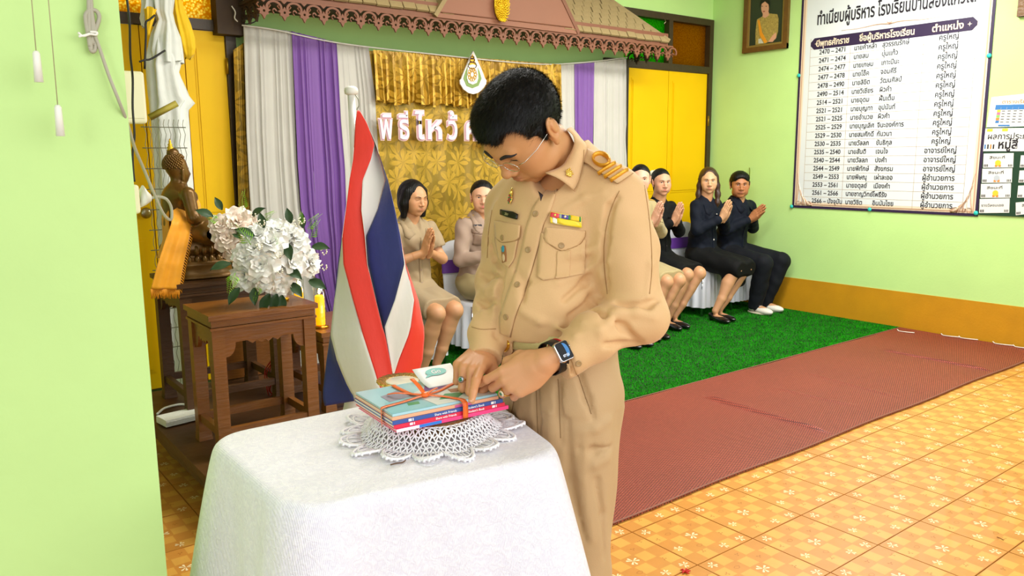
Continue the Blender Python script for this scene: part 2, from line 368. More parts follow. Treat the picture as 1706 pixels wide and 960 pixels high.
M_turfb = mat('turf_backing', '0A4206', .95, bump=(90, .8), var=.25, vscale=14)
tf = empty('artificial_turf', (3.8, 4.2, 0), 'bright green artificial grass carpet under the seated guests', 'grass carpet')
MB().bb(1.995, XR-.008, 3.222, YB-.16, 0, .010).bb(1.0, 1.995, 4.53, YB-.16, 0, .010).bb(.98,1.9,YB-.16,YB-.035,0,.010).build('turf_backing', M_turfb, tf)
n = 210000
bx = rng.uniform(.99, XR-.02, n); by = 3.226+(YB-.16-3.226)*rng.random(n)**1.15; kk = ~((bx < 2.0) & (by < 4.54)); bx, by = bx[kk], by[kk]; n = len(bx)
an = rng.uniform(0, 2*PI, n); le = rng.uniform(.007, .015, n); wd = .0022
lean = np.stack([np.cos(an), np.sin(an)], -1)*(le*.75)[:, None]
base = np.stack([bx, by, np.full(n, .009)], -1)
side = np.stack([-np.sin(an), np.cos(an), np.zeros(n)], -1)*wd
tip = base+np.concatenate([lean, (le*.8)[:, None]], 1)
V = np.stack([base-side, base+side, tip], 1).reshape(-1, 3)
me = bpy.data.meshes.new('grass_blades'); me.vertices.add(3*n); me.vertices.foreach_set('co', V.ravel())
me.loops.add(3*n); me.loops.foreach_set('vertex_index', np.arange(3*n)); me.polygons.add(n); me.polygons.foreach_set('loop_start', np.arange(n)*3); me.polygons.foreach_set('loop_total', np.full(n, 3)); me.update()
me.materials.append(mat('turf_blade', '1A8806', .9, spec=.08, var=.3, vscale=10)); tag(link('grass_blades', me, tf), kind='stuff')

# ================================================================== STAGE BACKDROP
def cloth_mat(name, color, rough=.7, sheen=.3, wr=.12, var=.04):
    return mat(name, color, rough, sheen=sheen, bump=(40, wr, (1, 1, .12)), var=var, vscale=5)
M_cw = cloth_mat('white_curtain_cloth', 'C4C1B8'); M_cp = cloth_mat('purple_curtain_cloth', '7A4C9E', .55)
def interp_edge(pts, Y):
    q = sorted([tuple(onY(*p, Y)) for p in pts], key=lambda a: -a[2]); return np.array([[a[2], a[0]] for a in q])
def panel(name, left, right, Y, m, nf, amp, parent=None, nz=60, per=10, seed=0, zbot=.03):
    el, er = interp_edge(left, Y), interp_edge(right, Y); r_ = np.random.default_rng(seed)
    n = nf*per; u = np.linspace(0, 1, n+1); t = np.linspace(0, 1, nz)
    uw = u+.35/nf*np.sin(2*PI*u*nf*.37+seed)*np.sin(PI*u)
    ph = 2*PI*nf*uw; am = .6+.4*np.sin(u*7+seed)+.25*np.sin(u*19+2*seed)
    P = np.zeros((nz, n+1, 3))
    for i, tt in enumerate(t):
        zl = el[0, 0]+(zbot-el[0, 0])*tt; zr = er[0, 0]+(zbot-er[0, 0])*tt
        xl = np.interp(-zl, -el[:, 0], el[:, 1]); xr = np.interp(-zr, -er[:, 0], er[:, 1])
        f = 1-.5*np.exp(-tt*14)
        P[i, :, 0] = xl+(xr-xl)*u + .25*amp*f*np.sin(ph*2+seed)
        P[i, :, 1] = Y-amp*f*(am*np.sin(ph+.5*np.sin(tt*5+u*9))+.12*np.sin(2.3*ph+tt*3))
        P[i, :, 2] = zl+(zr-zl)*u
    o = MB().grid(P).build(name, m, parent); return o
A0 = [(405, 42), (409, 220), (417, 370), (432, 560)]; A1 = [(485, 52), (494, 270), (500, 350), (520, 450), (553, 545), (562, 620)]
A2 = [(560, 70), (567, 200), (574, 280), (578, 400), (575, 520), (570, 620)]; A3 = [(614, 79), (625, 160), (629, 230), (636, 330), (650, 600)]
YC = 5.17
bd = empty('stage_backdrop_curtain', (3.6, YC, 0), 'row of white, purple and shiny gold curtains gathered on a rail behind the guests', 'curtain')
panel('white_curtain', A0, A1, YC, M_cw, 7, .014, bd, seed=1); panel('purple_curtain', A1, A2, YC-.01, M_cp, 7, .017, bd, seed=2)
panel('white_curtain', A2, A3, YC, M_cw, 6, .011, bd, seed=3)
# gold brocade with leaf rosettes
def gold_mat(name, base, leaf, rough):
    m = bpy.data.materials.new(name); m.use_nodes = True; N = m.node_tree.nodes; L = m.node_tree.links; b = N['Principled BSDF']
    b.inputs['Roughness'].default_value = rough; b.inputs['Metallic'].default_value = .35; b.inputs['Specular IOR Level'].default_value = .6
    tc = N.new('ShaderNodeTexCoord'); mp = N.new('ShaderNodeMapping'); mp.inputs['Scale'].default_value = (1, 0, .9); L.new(tc.outputs['Object'], mp.inputs[0])
    ns = N.new('ShaderNodeTexNoise'); ns.inputs['Scale'].default_value = 6; L.new(mp.outputs[0], ns.inputs['Vector'])
    def math_(op, a, b_=None, c_=None):
        n = N.new('ShaderNodeMath'); n.operation = op
        for k, x in enumerate((a, b_, c_)):
            if x is None: continue
            if isinstance(x, (int, float)): n.inputs[k].default_value = x
            else: L.new(x, n.inputs[k])
        return n.outputs[0]
    masks = []
    for off, sc in ((0, 5.6), (3.7, 4.6)):
        ad = N.new('ShaderNodeVectorMath'); ad.operation = 'ADD'; ad.inputs[1].default_value = (off, 0, off*.7); L.new(mp.outputs[0], ad.inputs[0])
        v = N.new('ShaderNodeTexVoronoi'); v.inputs['Scale'].default_value = sc; v.inputs['Randomness'].default_value = .8; L.new(ad.outputs[0], v.inputs['Vector'])
        sc2 = N.new('ShaderNodeVectorMath'); sc2.operation = 'SUBTRACT'; L.new(ad.outputs[0], sc2.inputs[0]); L.new(v.outputs['Position'], sc2.inputs[1])
        sp = N.new('ShaderNodeSeparateXYZ'); L.new(sc2.outputs[0], sp.inputs[0])
        sep = N.new('ShaderNodeSeparateColor'); L.new(v.outputs['Color'], sep.inputs[0])
        an = math_('ADD', math_('ARCTAN2', sp.outputs[2], sp.outputs[0]), math_('MULTIPLY', sep.outputs[0], 6.28))
        r = math_('MULTIPLY', math_('SQRT', math_('ADD', math_('MULTIPLY', sp.outputs[0], sp.outputs[0]), math_('MULTIPLY', sp.outputs[2], sp.outputs[2]))), sc)
        c = math_('ABSOLUTE', math_('COSINE', math_('MULTIPLY', an, 4)))            # eight pointed leaves
        s = math_('ABSOLUTE', math_('SINE', math_('MULTIPLY', an, 4)))
        # leaf: half width in angle narrows toward the tip
        lim = math_('MULTIPLY', math_('POWER', math_('MAXIMUM', math_('SUBTRACT', 1, math_('DIVIDE', r, .54)), 0), .6), math_('ADD', .72, math_('MULTIPLY', r, 2.2)))
        lm = math_('GREATER_THAN', lim, s)
        rib = math_('LESS_THAN', math_('MULTIPLY', s, r), .02)
        masks.append(math_('SUBTRACT', lm, math_('MULTIPLY', math_('MULTIPLY', rib, lm), .3)))
    msk = math_('MAXIMUM', masks[0], math_('MULTIPLY', masks[1], .55))
    mx = N.new('ShaderNodeMix'); mx.data_type = 'RGBA'; mx.inputs[6].default_value = (*lin(base), 1); mx.inputs[7].default_value = (*lin(leaf), 1)
    L.new(math_('MULTIPLY', msk, .85), mx.inputs[0]); L.new(mx.outputs[2], b.inputs['Base Color'])
    mrr = math_('ADD', rough, math_('MULTIPLY', msk, .12)); L.new(mrr, b.inputs['Roughness'])
    n2 = N.new('ShaderNodeTexNoise'); n2.inputs['Scale'].default_value = 14; n2.inputs['Detail'].default_value = 4; n2.inputs['Distortion'].default_value = .6
    mp2 = N.new('ShaderNodeMapping'); mp2.inputs['Scale'].default_value = (1, 1, .4); L.new(tc.outputs['Object'], mp2.inputs[0]); L.new(mp2.outputs[0], n2.inputs['Vector'])
    bp = N.new('ShaderNodeBump'); bp.inputs['Strength'].default_value = .35; bp.inputs['Distance'].default_value = .02
    L.new(n2.outputs[0], bp.inputs['Height']); L.new(bp.outputs[0], b.inputs['Normal']); return m
M_gold = gold_mat('gold_brocade', '937620', 'C8A030', .38); M_gold2 = gold_mat('gold_brocade_valance', '9C7412', 'DDB03A', .30)
G0 = [(614, 79), (650, 600)]; G1 = [(925, 108), (925, 500)]
tl, tr = onY(614, 84, YC), onY(926, 108, YC); gx0, gx1 = tl[0]+.01, tr[0]+.02
nz, nu = 70, 400
P = np.zeros((nz, nu, 3)); u = np.linspace(0, 1, nu)
for i, t in enumerate(np.linspace(0, 1, nz)):
    P[i, :, 0] = gx0+(gx1-gx0)*u; P[i, :, 2] = (tl[2]+(tr[2]-tl[2])*u)*(1-t)+.02*t
    P[i, :, 1] = YC+.012-.0022*np.sin(u*95+.8*np.sin(t*4+u*8))-.006*np.sin(u*37+t*2)
MB().grid(P).build('gold_backcloth', M_gold, bd)
vb = onY(640, 171, YC-.05)[2]
P = np.zeros((26, 700, 3)); u = np.linspace(0, 1, 700)
for i, t in enumerate(np.linspace(0, 1, 26)):
    ph = u*2*PI*34+1.6*np.sin(u*17)+.5*np.sin(t*2+u*30); f = .35+.9*t
    P[i, :, 0] = gx0+(gx1-gx0)*u+.007*f*np.sin(ph*2+1)+.012*t*np.sin(u*60)
    P[i, :, 1] = YC-.045-.016*f*(np.sin(ph)+.4*np.sin(2*ph+1)+.5*np.sin(u*90))*(1 if t > .04 else .4)
    P[i, :, 2] = (tl[2]+(tr[2]-tl[2])*u)*(1-t)+(vb+.012*np.sin(ph*.5)+.01*np.sin(u*40))*t
MB().grid(P).build('gold_valance', M_gold2, bd)
panel('white_curtain', [(926, 108), (930, 300), (932, 500)], [(957, 107), (958, 230), (958, 500)], YC-.01, M_cw, 4, .012, bd, seed=5)
panel('purple_curtain', [(957, 107), (958, 230), (958, 500)], [(990, 104), (988, 250), (986, 500)], YC-.015, M_cp, 4, .012, bd, seed=6)
panel('white_curtain', [(989, 104), (987, 250), (986, 500)], [(1043, 98), (1045, 283), (1046, 480)], YC-.01, M_cw, 6, .014, bd, seed=7)
panel('gold_side_strip', [(388, 84), (392, 200), (398, 390), (404, 600)], [(408, 70), (412, 220), (420, 390), (434, 600)], YC+.04, M_gold, 4, .015, bd, seed=8)
rail = smooth_path([onY(403, 42, YC-.02), onY(460, 50, YC-.02), onY(560, 71, YC-.02), onY(700, 88, YC-.055), onY(880, 106, YC-.055), onY(960, 105, YC-.02), onY(1045, 96, YC-.02)])
MB().tube(rail, .005, 6).build('curtain_cord', mat('white_cord', 'E8E4DA', .6), bd)
MB().tube(smooth_path([onY(403, 36, YC-.05), onY(412, 30, YC-.08), onY(424, 30, YC-.08), onY(425, 36, YC-.07), onY(412, 40, YC-.06), onY(402, 38, YC-.04)]), .004, 6).build('black_tie', mat('black_rubber', '15130F', .5), bd)
wc = MB().tube(smooth_path([onY(386, 10, YB-.14), onY(392, 20, YB-.15), onY(391, 30, YB-.15), onY(396, 36, YB-.15)]), .004, 6).build('hanging_string', MATS['white_cord']); tag(wc, 'short white string dangling at the left end of the canopy', 'string')
tag(MB().tube(smooth_path([onY(1044, 100, YC-.05), onY(1046, 180, YC-.03), onY(1043, 230, YC-.03), onY(1046, 290, YC-.03), onY(1047, 420, YC-.03)]), .004, 6).build('electric_cable', MATS['black_rubber']), 'thin black cable hanging down between right curtain and right yellow door', 'cable')

# cut-out letters
lt = empty('cutout_lettering', onY(628, 231, 5.08), 'white and pink cut-out Thai letters pinned across the gold curtain', 'lettering')
words = ['พิ', 'ธี', 'ไ', 'ห', 'ว้', 'ค', 'รู']; pxs = [(630, 656), (662, 683), (687, 709), (709, 738), (743, 763), (773, 797), (802, 830)]
M_l0 = mat('lettering_cream_pink', 'F4D8CC', .6); M_l1 = mat('lettering_pink', 'D9A6BC', .6); M_l2 = mat('lettering_white', 'F4F0F2', .5)
for wd_, (xa, xb) in zip(words, pxs):
    v, f = text_mesh(wd_, 1.0, bevel=.06); w0 = (v[:, 0].max()-v[:, 0].min())*1.04; x0_ = v[:, 0].min()
    pa, pb = onY(xa, 231, 5.08), onY(xb, 231, 5.08); zb = onY(628, 231, 5.08)[2]; s = .235; sx = (pb[0]-pa[0])/w0
    mb = MB()
    for k, (bv, y) in enumerate(((.060, 0), (.036, -.006), (.010, -.012))):
        v, f = text_mesh(wd_, 1.0, bevel=bv, extrude=.01); v = v-[x0_, 0, 0]
        mb.add(np.stack([pa[0]+v[:, 0]*sx, 5.08+y-np.clip(v[:, 2], -.012, .012)*.3, zb+v[:, 1]*s], -1), f, k)
    mb.build('letter', [M_l0, M_l1, M_l2], lt)

# emblem plaque
def px_poly(pts, Y): return [onY(*p, Y) for p in pts]
def flat_px(mb, pts, Y, th, mi):
    P_ = px_poly(pts, Y); k = len(P_); V = P_+[p-np.array([0, th, 0]) for p in P_]
    mb.add(V, [tuple(range(k)), tuple(range(k, 2*k))[::-1]]+[(i, k+i, k+(i+1) % k, (i+1) % k) for i in range(k)], mi)
em = MB(); cx = 787
prof = [(0, 85), (4, 93), (8.5, 104), (13, 114), (17, 124), (19.5, 131), (22, 134), (21.5, 140), (16, 149), (8, 155), (0, 157)]
def sym(pr, sc=1, cy=120): return [(cx-a*sc, cy+(b-cy)*sc) for a, b in pr]+[(cx+a*sc, cy+(b-cy)*sc) for a, b in pr[::-1][1:-1]]
flat_px(em, sym(prof), 5.07, .012, 0); flat_px(em, sym([(0, 94), (6, 106), (12, 120), (15, 131), (10, 143), (0, 147)]), 5.057, .003, 1)
flat_px(em, sym([(0, 90), (3.5, 99), (5, 108), (0, 110)]), 5.053, .003, 2); flat_px(em, sym([(0, 107), (8, 110), (9.5, 130), (7, 138), (0, 141)]), 5.053, .004, 0)
for a in range(10):
    t = a*2*PI/10; q = onY(cx+5.2*math.cos(t), 124+8*math.sin(t), 5.046)
    em.tube([q+np.array([.012*math.cos(k), 0, .016*math.sin(k)]) for k in np.linspace(0, 2*PI, 9)], .0028, 5, 2)
for r_, y_ in ((4, 100), (3, 96), (7, 109)): em.tube([onY(cx+r_*math.cos(k), y_+r_*math.sin(k)*.8, 5.046) for k in np.linspace(0, 2*PI, 12)], .003, 5, 3)
tag(em.build('emblem_plaque', [mat('plaque_white', 'F0EEE6', .5), mat('plaque_green', '7E9A50', .5), mat('plaque_gold', 'E0A820', .4, .3), mat('plaque_brown', '4A2A20', .5)]), 'white teardrop emblem plaque with gold monogram above the gold curtain', 'emblem')

# ------------------------------------------------------------------ little tiled canopy over the stage
YF = 4.83
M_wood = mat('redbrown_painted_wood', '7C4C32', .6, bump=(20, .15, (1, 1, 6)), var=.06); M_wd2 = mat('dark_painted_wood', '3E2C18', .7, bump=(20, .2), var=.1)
M_sh = mat('canopy_shingle', '98845A', .8, bump=(60, .3), var=.1, vscale=9)
cn = empty('tiled_canopy', (3.7, YB, 2.3), 'small red-brown canopy with khaki shingles and fretwork edge over the stage', 'canopy')
xl, xr = onY(440, 30, YF)[0], onY(1112, 95, YF)[0]
zl = onY(443, 32, YF)[2]; zr = onY(1108, 101, YF)[2]
def ztip(x): return zl+(zr-zl)*(x-xl)/(xr-xl)
# fretwork units: star with a round hole hanging from a scrolled arch
nU = 28; pit = (xr-xl)/nU; s = pit/.15
def P2(l): return [(x*s, y*s) for x, y in l]
star = [(0, 0), (.016, .03), (.034, .037), (.03, .052), (.052, .066), (.03, .07), (.026, .088), (.012, .078), (0, .098), (-.012, .078), (-.026, .088), (-.03, .07), (-.052, .066), (-.03, .052), (-.034, .037), (-.016, .03)]
v1, f1 = holed(P2(star), [P2(circ(0, .057, .0095, 8))], .014)
arch = [(math.cos(a)*.062+.075, .085+math.sin(a)*.05) for a in np.linspace(-.5, PI+.5, 16)]+[(math.cos(a)*.044+.075, .085+math.sin(a)*.036) for a in np.linspace(PI+.7, -.7, 16)]
v2, f2 = holed(P2(arch), [], .012)
curl = [(.075+.02*math.cos(a)*(1-a/9), .062+.02*math.sin(a)) for a in np.linspace(0, 4.6, 10)]+[(.075+.010*math.cos(a), .062+.010*math.sin(a)) for a in np.linspace(4.6, 0, 8)]
v3, f3 = holed(P2(curl), [], .012)
tri = [(-.03, .142), (0, .115), (.03, .142)]
v4, f4 = holed(P2(tri), [], .012)
v5, f5 = holed(P2([(-.075, .136), (.075, .136), (.075, .15), (-.075, .15)]), [], .014)
mb = MB()
for v, f in ((v1, f1), (v2, f2), (v3, f3), (v4, f4), (v5, f5)): mb.add(np.stack([v[:, 0], -v[:, 2], v[:, 1]], -1), f)
for sx in (-1, 1): mb.tube([(sx*.03*s, 0, .075*s), (sx*.05*s, 0, .098*s), (sx*.035*s, 0, .112*s)], .006*s, 5)
me_fr = mb.mesh('fretwork_piece', M_wood)
for i in range(nU+1):
    x = xl+pit*i; piece('fretwork_piece', me_fr, (x, YF, ztip(x)), cn)
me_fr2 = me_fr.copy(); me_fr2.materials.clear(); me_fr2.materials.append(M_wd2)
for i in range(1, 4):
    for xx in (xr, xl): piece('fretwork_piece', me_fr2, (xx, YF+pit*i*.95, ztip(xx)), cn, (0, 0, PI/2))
top = .15*s
def band(x0, x1, za, zb, y0, y1, mi=0):          # board following the slightly tilted eave
    V = [(x, y, ztip(x)+z) for z in (za, zb) for y in (y0, y1) for x in (x0, x1)]
    return V, [(0, 2, 3, 1), (4, 5, 7, 6), (0, 1, 5, 4), (2, 6, 7, 3), (0, 4, 6, 2), (1, 3, 7, 5)]
mb = MB(); mb.add(*band(xl-.02, xr+.01, top-.008, top+.10, YF+.005, YF+.03)); mb.build('eave_board', M_wood, cn)
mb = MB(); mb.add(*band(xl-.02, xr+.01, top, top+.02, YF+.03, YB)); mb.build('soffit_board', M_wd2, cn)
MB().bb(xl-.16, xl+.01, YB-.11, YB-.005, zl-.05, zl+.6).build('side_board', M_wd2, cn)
# shingles on the two slopes
zE = ztip(3.9)+top+.03; slope = .86; rise = .047; tw = .100
me_s = MB().box((0, 0, 0), (tw*.93, .016, rise*1.22)).mesh('shingle', M_sh)
gR = lambda r: onY(947-12.5*r*1.05, 60-9*r*1.08, YF)[0]; gL = lambda r: onY(738+9*r, 28-5*r, YF)[0]
eR = lambda r: onY(1112-8.3*r, 74, YF)[0]
slopes = MB()
cnt = 0
for r in range(14):
    z = r*rise; y = YF+.0+z/math.tan(slope)
    for side in (0, 1):
        if side: x0, x1 = gR(r)-.02, eR(r)
        else: x0, x1 = xl-.05, gL(r)+.06
        if not side and r > 6: continue
        nx_ = int((x1-x0)/tw)+1
        for k in range(nx_):
            x = x0+tw*(k+.5)
            if side: x = x1-tw*(k+.5)
            zz = zE+z+.02*(3.7-x)*.35
            piece('shingle', me_s, (x, y+random.uniform(-.003, .002), zz+rise*.5+random.uniform(-.003, .003)), cn, (-(PI/2-slope)+.16, 0, random.uniform(-.012, .012))); cnt += 1
hp0, hp1 = np.array([eR(0)+.01, YF-.01, ztip(xr)+top+.035]), np.array([eR(14)+.01, YF+.02+14*rise/math.tan(slope), zE+14*rise+.02*(3.7-eR(14))*.35+.02])
MB().tube([hp0, hp1], [.022, .020], 6).build('hip_board', M_sh, cn)
# boards below the shingles close the slope
for side in (0, 1):
    x0, x1 = (xl-.05, gL(0)+.1) if not side else (gR(0)-.1, xr)
    x0t, x1t = (xl-.05, gL(6)+.1) if not side else (gR(13)-.1, eR(13))
    zt = zE+(14 if side else 7)*rise; yt = YF+.03+(zt-zE)/math.tan(slope)
    mb = MB(); V = [(x0, YF+.03, zE-.02), (x1, YF+.03, zE-.02), (x1t, yt, zt), (x0t, yt, zt)]; V += [(a, b+.02, c) for a, b, c in V]
    mb.add(V, [(0, 1, 2, 3), (7, 6, 5, 4), (0, 4, 5, 1), (1, 5, 6, 2), (2, 6, 7, 3), (3, 7, 4, 0)]); mb.build('slope_board', M_wd2, cn)
# gable
mb = MB(); g = [onY(728, 42, YF-.02), onY(962, 75, YF-.02), onY(700+140, -140, YF-.02)]
g = [np.array([g[0][0], YF-.02, ztip(g[0][0])+top]), np.array([g[1][0], YF-.02, ztip(g[1][0])+top]), np.array([(g[0][0]+g[1][0])/2-.0, YF-.02, ztip(3.8)+top+.92])]
V = g+[p+np.array([0, .04, 0]) for p in g]; mb.add(V, [(0, 1, 2), (5, 4, 3), (0, 3, 4, 1), (1, 4, 5, 2), (2, 5, 3, 0)]); mb.build('gable_board', mat('gable_paint_rosybrown', '8E5C42', .6, var=.03, vscale=4), cn)
for a, b in ((0, 2), (1, 2)):
    dlt = unit(g[b]-g[a]); mb = MB(); p0, p1 = g[a]+[0, .0, 0], g[b]; nn = np.cross(dlt, [0, 1, 0])*(.03 if a == 0 else -.03)
    V = [p0, p1, p1+nn, p0+nn]; V = [q+np.array([0, -.006, 0]) for q in V]+[q+np.array([0, .34, 0]) for q in V]
    mb.add(V, [(0, 1, 2, 3), (7, 6, 5, 4), (0, 4, 5, 1), (1, 5, 6, 2), (2, 6, 7, 3), (3, 7, 4, 0)]); mb.build('barge_board', M_sh if a == 0 else M_wood, cn)
mb = MB(); p0, p1 = g[0], g[1]; mb.tube([p0+[.03, -.002, .035], p1+[-.06, -.002, .045]], .004, 4); mb.build('gable_moulding', M_wood, cn)
# gilded oval emblem
em = MB(); c = onY(836, 8, YF-.05); sx_, sz_ = .062, .115
em.ball(c+[0, .01, 0], (sx_, .012, sz_)); R_ = rng
for k in range(150):
    a = k*2.39996; rr = math.sqrt(k/150.); p = c+np.array([sx_*rr*math.cos(a), -.008-.012*(1-rr), sz_*rr*math.sin(a)])
    t = a+1.2; em.tube([p, p+np.array([.010*math.cos(t), -.004, .014*math.sin(t)]), p+np.array([.016*math.cos(t+.9), .002, .018*math.sin(t+.9)])], [.0045, .0035, .001], 5)
for k in range(-3, 4): em.tube([c+[.006*k, -.01, -.10], c+[.014*k, -.012, -.125+.002*k*k]], [.006, .002], 5)
tag(em.build('gilded_emblem', mat('gilding', 'F0C820', .3, .55)), 'gold carved oval emblem fixed on the canopy gable', 'emblem')

# ================================================================== RIGHT WALL
def wfr(px, py, off=.008): return (onX(px, py, XR-off), (0, -1, 0), (0, 0, 1), (-1, 0, 0))
ps = empty('wall_poster', (XR, 3.5, .97), 'large white poster of Thai names and years in a dark purple gilt border', 'poster')
yl, yr, zb, zt = 4.315, 2.695, .972, 3.12
M_p0 = mat('poster_white', 'DCE4E6', .5, bump=(3, .1)); M_p1 = mat('poster_purple', '2C1C40', .5); M_p2 = mat('poster_gilt', 'C8A488', .5); M_ink = mat('printed_ink_dark', '1A1420', .6); M_p3 = mat('poster_pale_gold', 'EBD8BE', .5); M_p4 = mat('poster_line_gold', 'B09878', .6)
mb = MB()
def wb(y0, y1, z0, z1, off, mi, th=.001): mb.bb(XR-off-th, XR-off, min(y0, y1), max(y0, y1), z0, z1, mi)
wb(yl, yr, zb, zt, .004, 1, .004); wb(yl-.022, yr+.022, zb+.022, zt, .008, 3, .001)
wb(yl-.03, yr+.03, zb+.028, zt, .009, 2, .0006); wb(yl-.042, yr+.042, zb+.04, zt, .0096, 3, .0006); wb(yl-.058, yr+.058, zb+.056, zt, .0102, 0, .0008)
mb.build('poster_sheet', [M_p0, M_p1, M_p2, M_p3], ps)
zh1, zh0 = onX(1352, 65, XR)[2], onX(1352, 84, XR)[2]; yh0, yh1 = onX(1352, 75, XR)[1], onX(1630, 35, XR)[1]
mb = MB(); fr = ((XR-.011, 0, 0), (0, 1, 0), (0, 0, 1), (-1, 0, 0)); k = .035
mb.prism([(yh0, zh0+k), (yh0-k, zh0), (yh1+k, zh0), (yh1, zh0+k), (yh1, zh1-k), (yh1+k, zh1), (yh0-k, zh1), (yh0, zh1-k)], fr, .001)
for q in (yh0-.055, yh1+.055):
    z = (zh0+zh1)/2; mb.prism([(q+.018, z), (q+.004, z-.004), (q, z-.018), (q-.004, z-.004), (q-.018, z), (q-.004, z+.004), (q, z+.018), (q+.004, z+.004)], ((XR-.0122, 0, 0), (0, 1, 0), (0, 0, 1), (-1, 0, 0)), .0006, 1)
mb.build('heading_band', [M_p1, M_p3], ps)
# ruled lines
rows_z = [onX(1366, 91, XR)[2], onX(1354, 337.5, XR)[2]]; dz = (rows_z[0]-rows_z[1])/18
cy_ = [yh0, onX(1418, 80, XR)[1], onX(1541, 60, XR)[1], yh1]
mb = MB()
for i in range(20): z = rows_z[0]-dz*i+dz*.72; mb.bb(XR-.0118, XR-.0112, yh1, yh0, z-.0012, z+.0012)
for q in cy_: mb.bb(XR-.0118, XR-.0112, q-.0012, q+.0012, rows_z[1]-dz*.3, zh1)
mb.build('ruled_lines', M_p4, ps)['kind'] = 'stuff'
def wt(mb, body, y, z, size, mi=0, align='LEFT', bevel=.012, sx=1.0, off=.012): put_text(mb, body, size, ((XR-off, y, z), (0, -sx, 0), (0, 0, 1), (-1, 0, 0)), mi, align, bevel=bevel)
mb = MB()
t0, t1 = onX(1362, 42, XR), onX(1628, -8, XR)
v, f = text_mesh('ทำเนียบผู้บริหาร โรงเรียนบ้านสองแควใต้', 1.0); W_ = v[:, 0].max(); ts = .148; sx = (t0[1]-t1[1])/(W_*ts)
wt(mb, 'ทำเนียบผู้บริหาร โรงเรียนบ้านสองแควใต้', t0[1], t0[2], ts, sx=sx, bevel=.003)
mb.build('title_lettering', M_ink, ps)
zh = (zh0+zh1)/2-.025
for body, y in (('ปีพุทธศักราช', (cy_[0]+cy_[1])/2-.02), ('ชื่อผู้บริหารโรงเรียน', (cy_[1]+cy_[2])/2), ('ตำแหน่ง', (cy_[2]+cy_[3])/2+.02)): mb = MB(); wt(mb, body, y, zh, .072, align='CENTER', bevel=.002, sx=.85 if len(body) > 9 else 1, off=.0125); mb.build('heading_lettering', M_p3, ps)
years = '2470 – 2471|2471 – 2474|2474 – 2477|2477 – 2478|2478 – 2490|2490 – 2514|2514 – 2521|2521 – 2521|2521 – 2525|2525 – 2529|2529 – 2530|2530 – 2535|2535 – 2540|2540 – 2544|2544 – 2549|2549 – 2553|2553 – 2561|2561 – 2566|2566 – ปัจจุบัน'.split('|')
names = 'นายคำหล้า,สุวรรณรักษ์|นายสม,บุ่นแก้ว|นายเกษม,เกาะปินะ|นายโอ๊ค,จอมคีรี|นายลิขิต,วัฒนศิลป์|นายวิเชียร,ผิวคำ|นายอุดม,ฝั้นเต็ม|นายบุญทา,อุปนันท์|นายอำนวย,ผิวคำ|นายบุญเลิศ,จินะองค์การ|นายสมศักดิ์,กันวนา|นายวัลลภ,ขันธิกุล|นายสันติ,เจนใจ|นายวัลลภ,ปงคำ|นายพิทักษ์,สังขกรม|นายพิษณุ,เผ่าละออ|นายอดุลย์,เมืองคำ|นายชาญวิทย์,โพธิ์รัง|นายวิชิต,อินนันไชย'.split('|')
yA, yB_, yC_, yD = onX(1366, 91, XR)[1], onX(1424, 83, XR)[1], onX(1471, 77, XR)[1], onX(1582, 64, XR)[1]
mb = MB()
for i in range(19):
    z = rows_z[0]-dz*i; a, b = names[i].split(','); p = 'ครูใหญ่' if i < 12 else 'อาจารย์ใหญ่' if i < 15 else 'ผู้อำนวยการ'
    wt(mb, years[i], yA, z, .056, bevel=.001, sx=.9); wt(mb, a, yB_, z, .056, bevel=.001, sx=.86); wt(mb, b, yC_, z, .056, bevel=.001, sx=.86); wt(mb, p, yD, z, .060, align='CENTER', bevel=.001, sx=.88)
tag(mb.build('table_lettering', M_ink, ps), kind='stuff')
# gilt corner scrolls and the divider ornament
mb = MB()
for cy0, sg in ((yl-.03, -1), (yr+.03, 1)):
    for k in range(7):
        h = .30-.035*k; o = np.array([XR-.0125, cy0+sg*(.012+.012*k), zb+.03]); pts = [o+np.array([0, sg*(.02*math.sin(t*3.2+k*.5)+.015*k*(1-t)), t*h*(1-.05*k)]) for t in np.linspace(0, 1, 9)]
        mb.tube(pts, [.012*(1-t)+.002 for t in np.linspace(0, 1, 9)], 4, k % 2, flat=.2)
    for k in range(3): mb.tube([np.array([XR-.0125, cy0+sg*(.04+.05*k+.025*math.cos(t)), zb+.045+.02*math.sin(t)]) for t in np.linspace(0, 5, 9)], [.007*(1-j/10) for j in range(9)], 4, 0, flat=.2)
ym = onX(1483, 40, XR); 
for sg in (-1, 1):
    mb.tube([ym+np.array([-.012, sg*t*.42, .012*math.sin(t*6)*(1-t)]) for t in np.linspace(0, 1, 12)], [.004*(1-t)+.0012 for t in np.linspace(0, 1, 12)], 4, 0, flat=.2)
    for k in range(3): mb.tube([ym+np.array([-.012, 0, 0]), ym+np.array([-.012, sg*.018*(k+.3), .034-.012*k])], [.007, .001], 4, 0, flat=.2)
tag(mb.build('gilt_scroll', [M_p2, M_p3], ps), kind='stuff')
for px, py in ((1332, 126), (1649, 93), (1320, 344), (1450, 349), (1627, 355)):
    piece('teal_pushpin', bpy.data.meshes['teal_pushpin'] if 'teal_pushpin' in bpy.data.meshes else MB().lathe((0, 0, 0), [(.016, 0), (.018, .004), (.012, .010), (.004, .012)], 12, R=roty(-PI/2)).mesh('teal_pushpin', mat('teal_plastic', '28C0B8', .4)), onX(px, py, XR)+[-.010, 0, 0], ps)

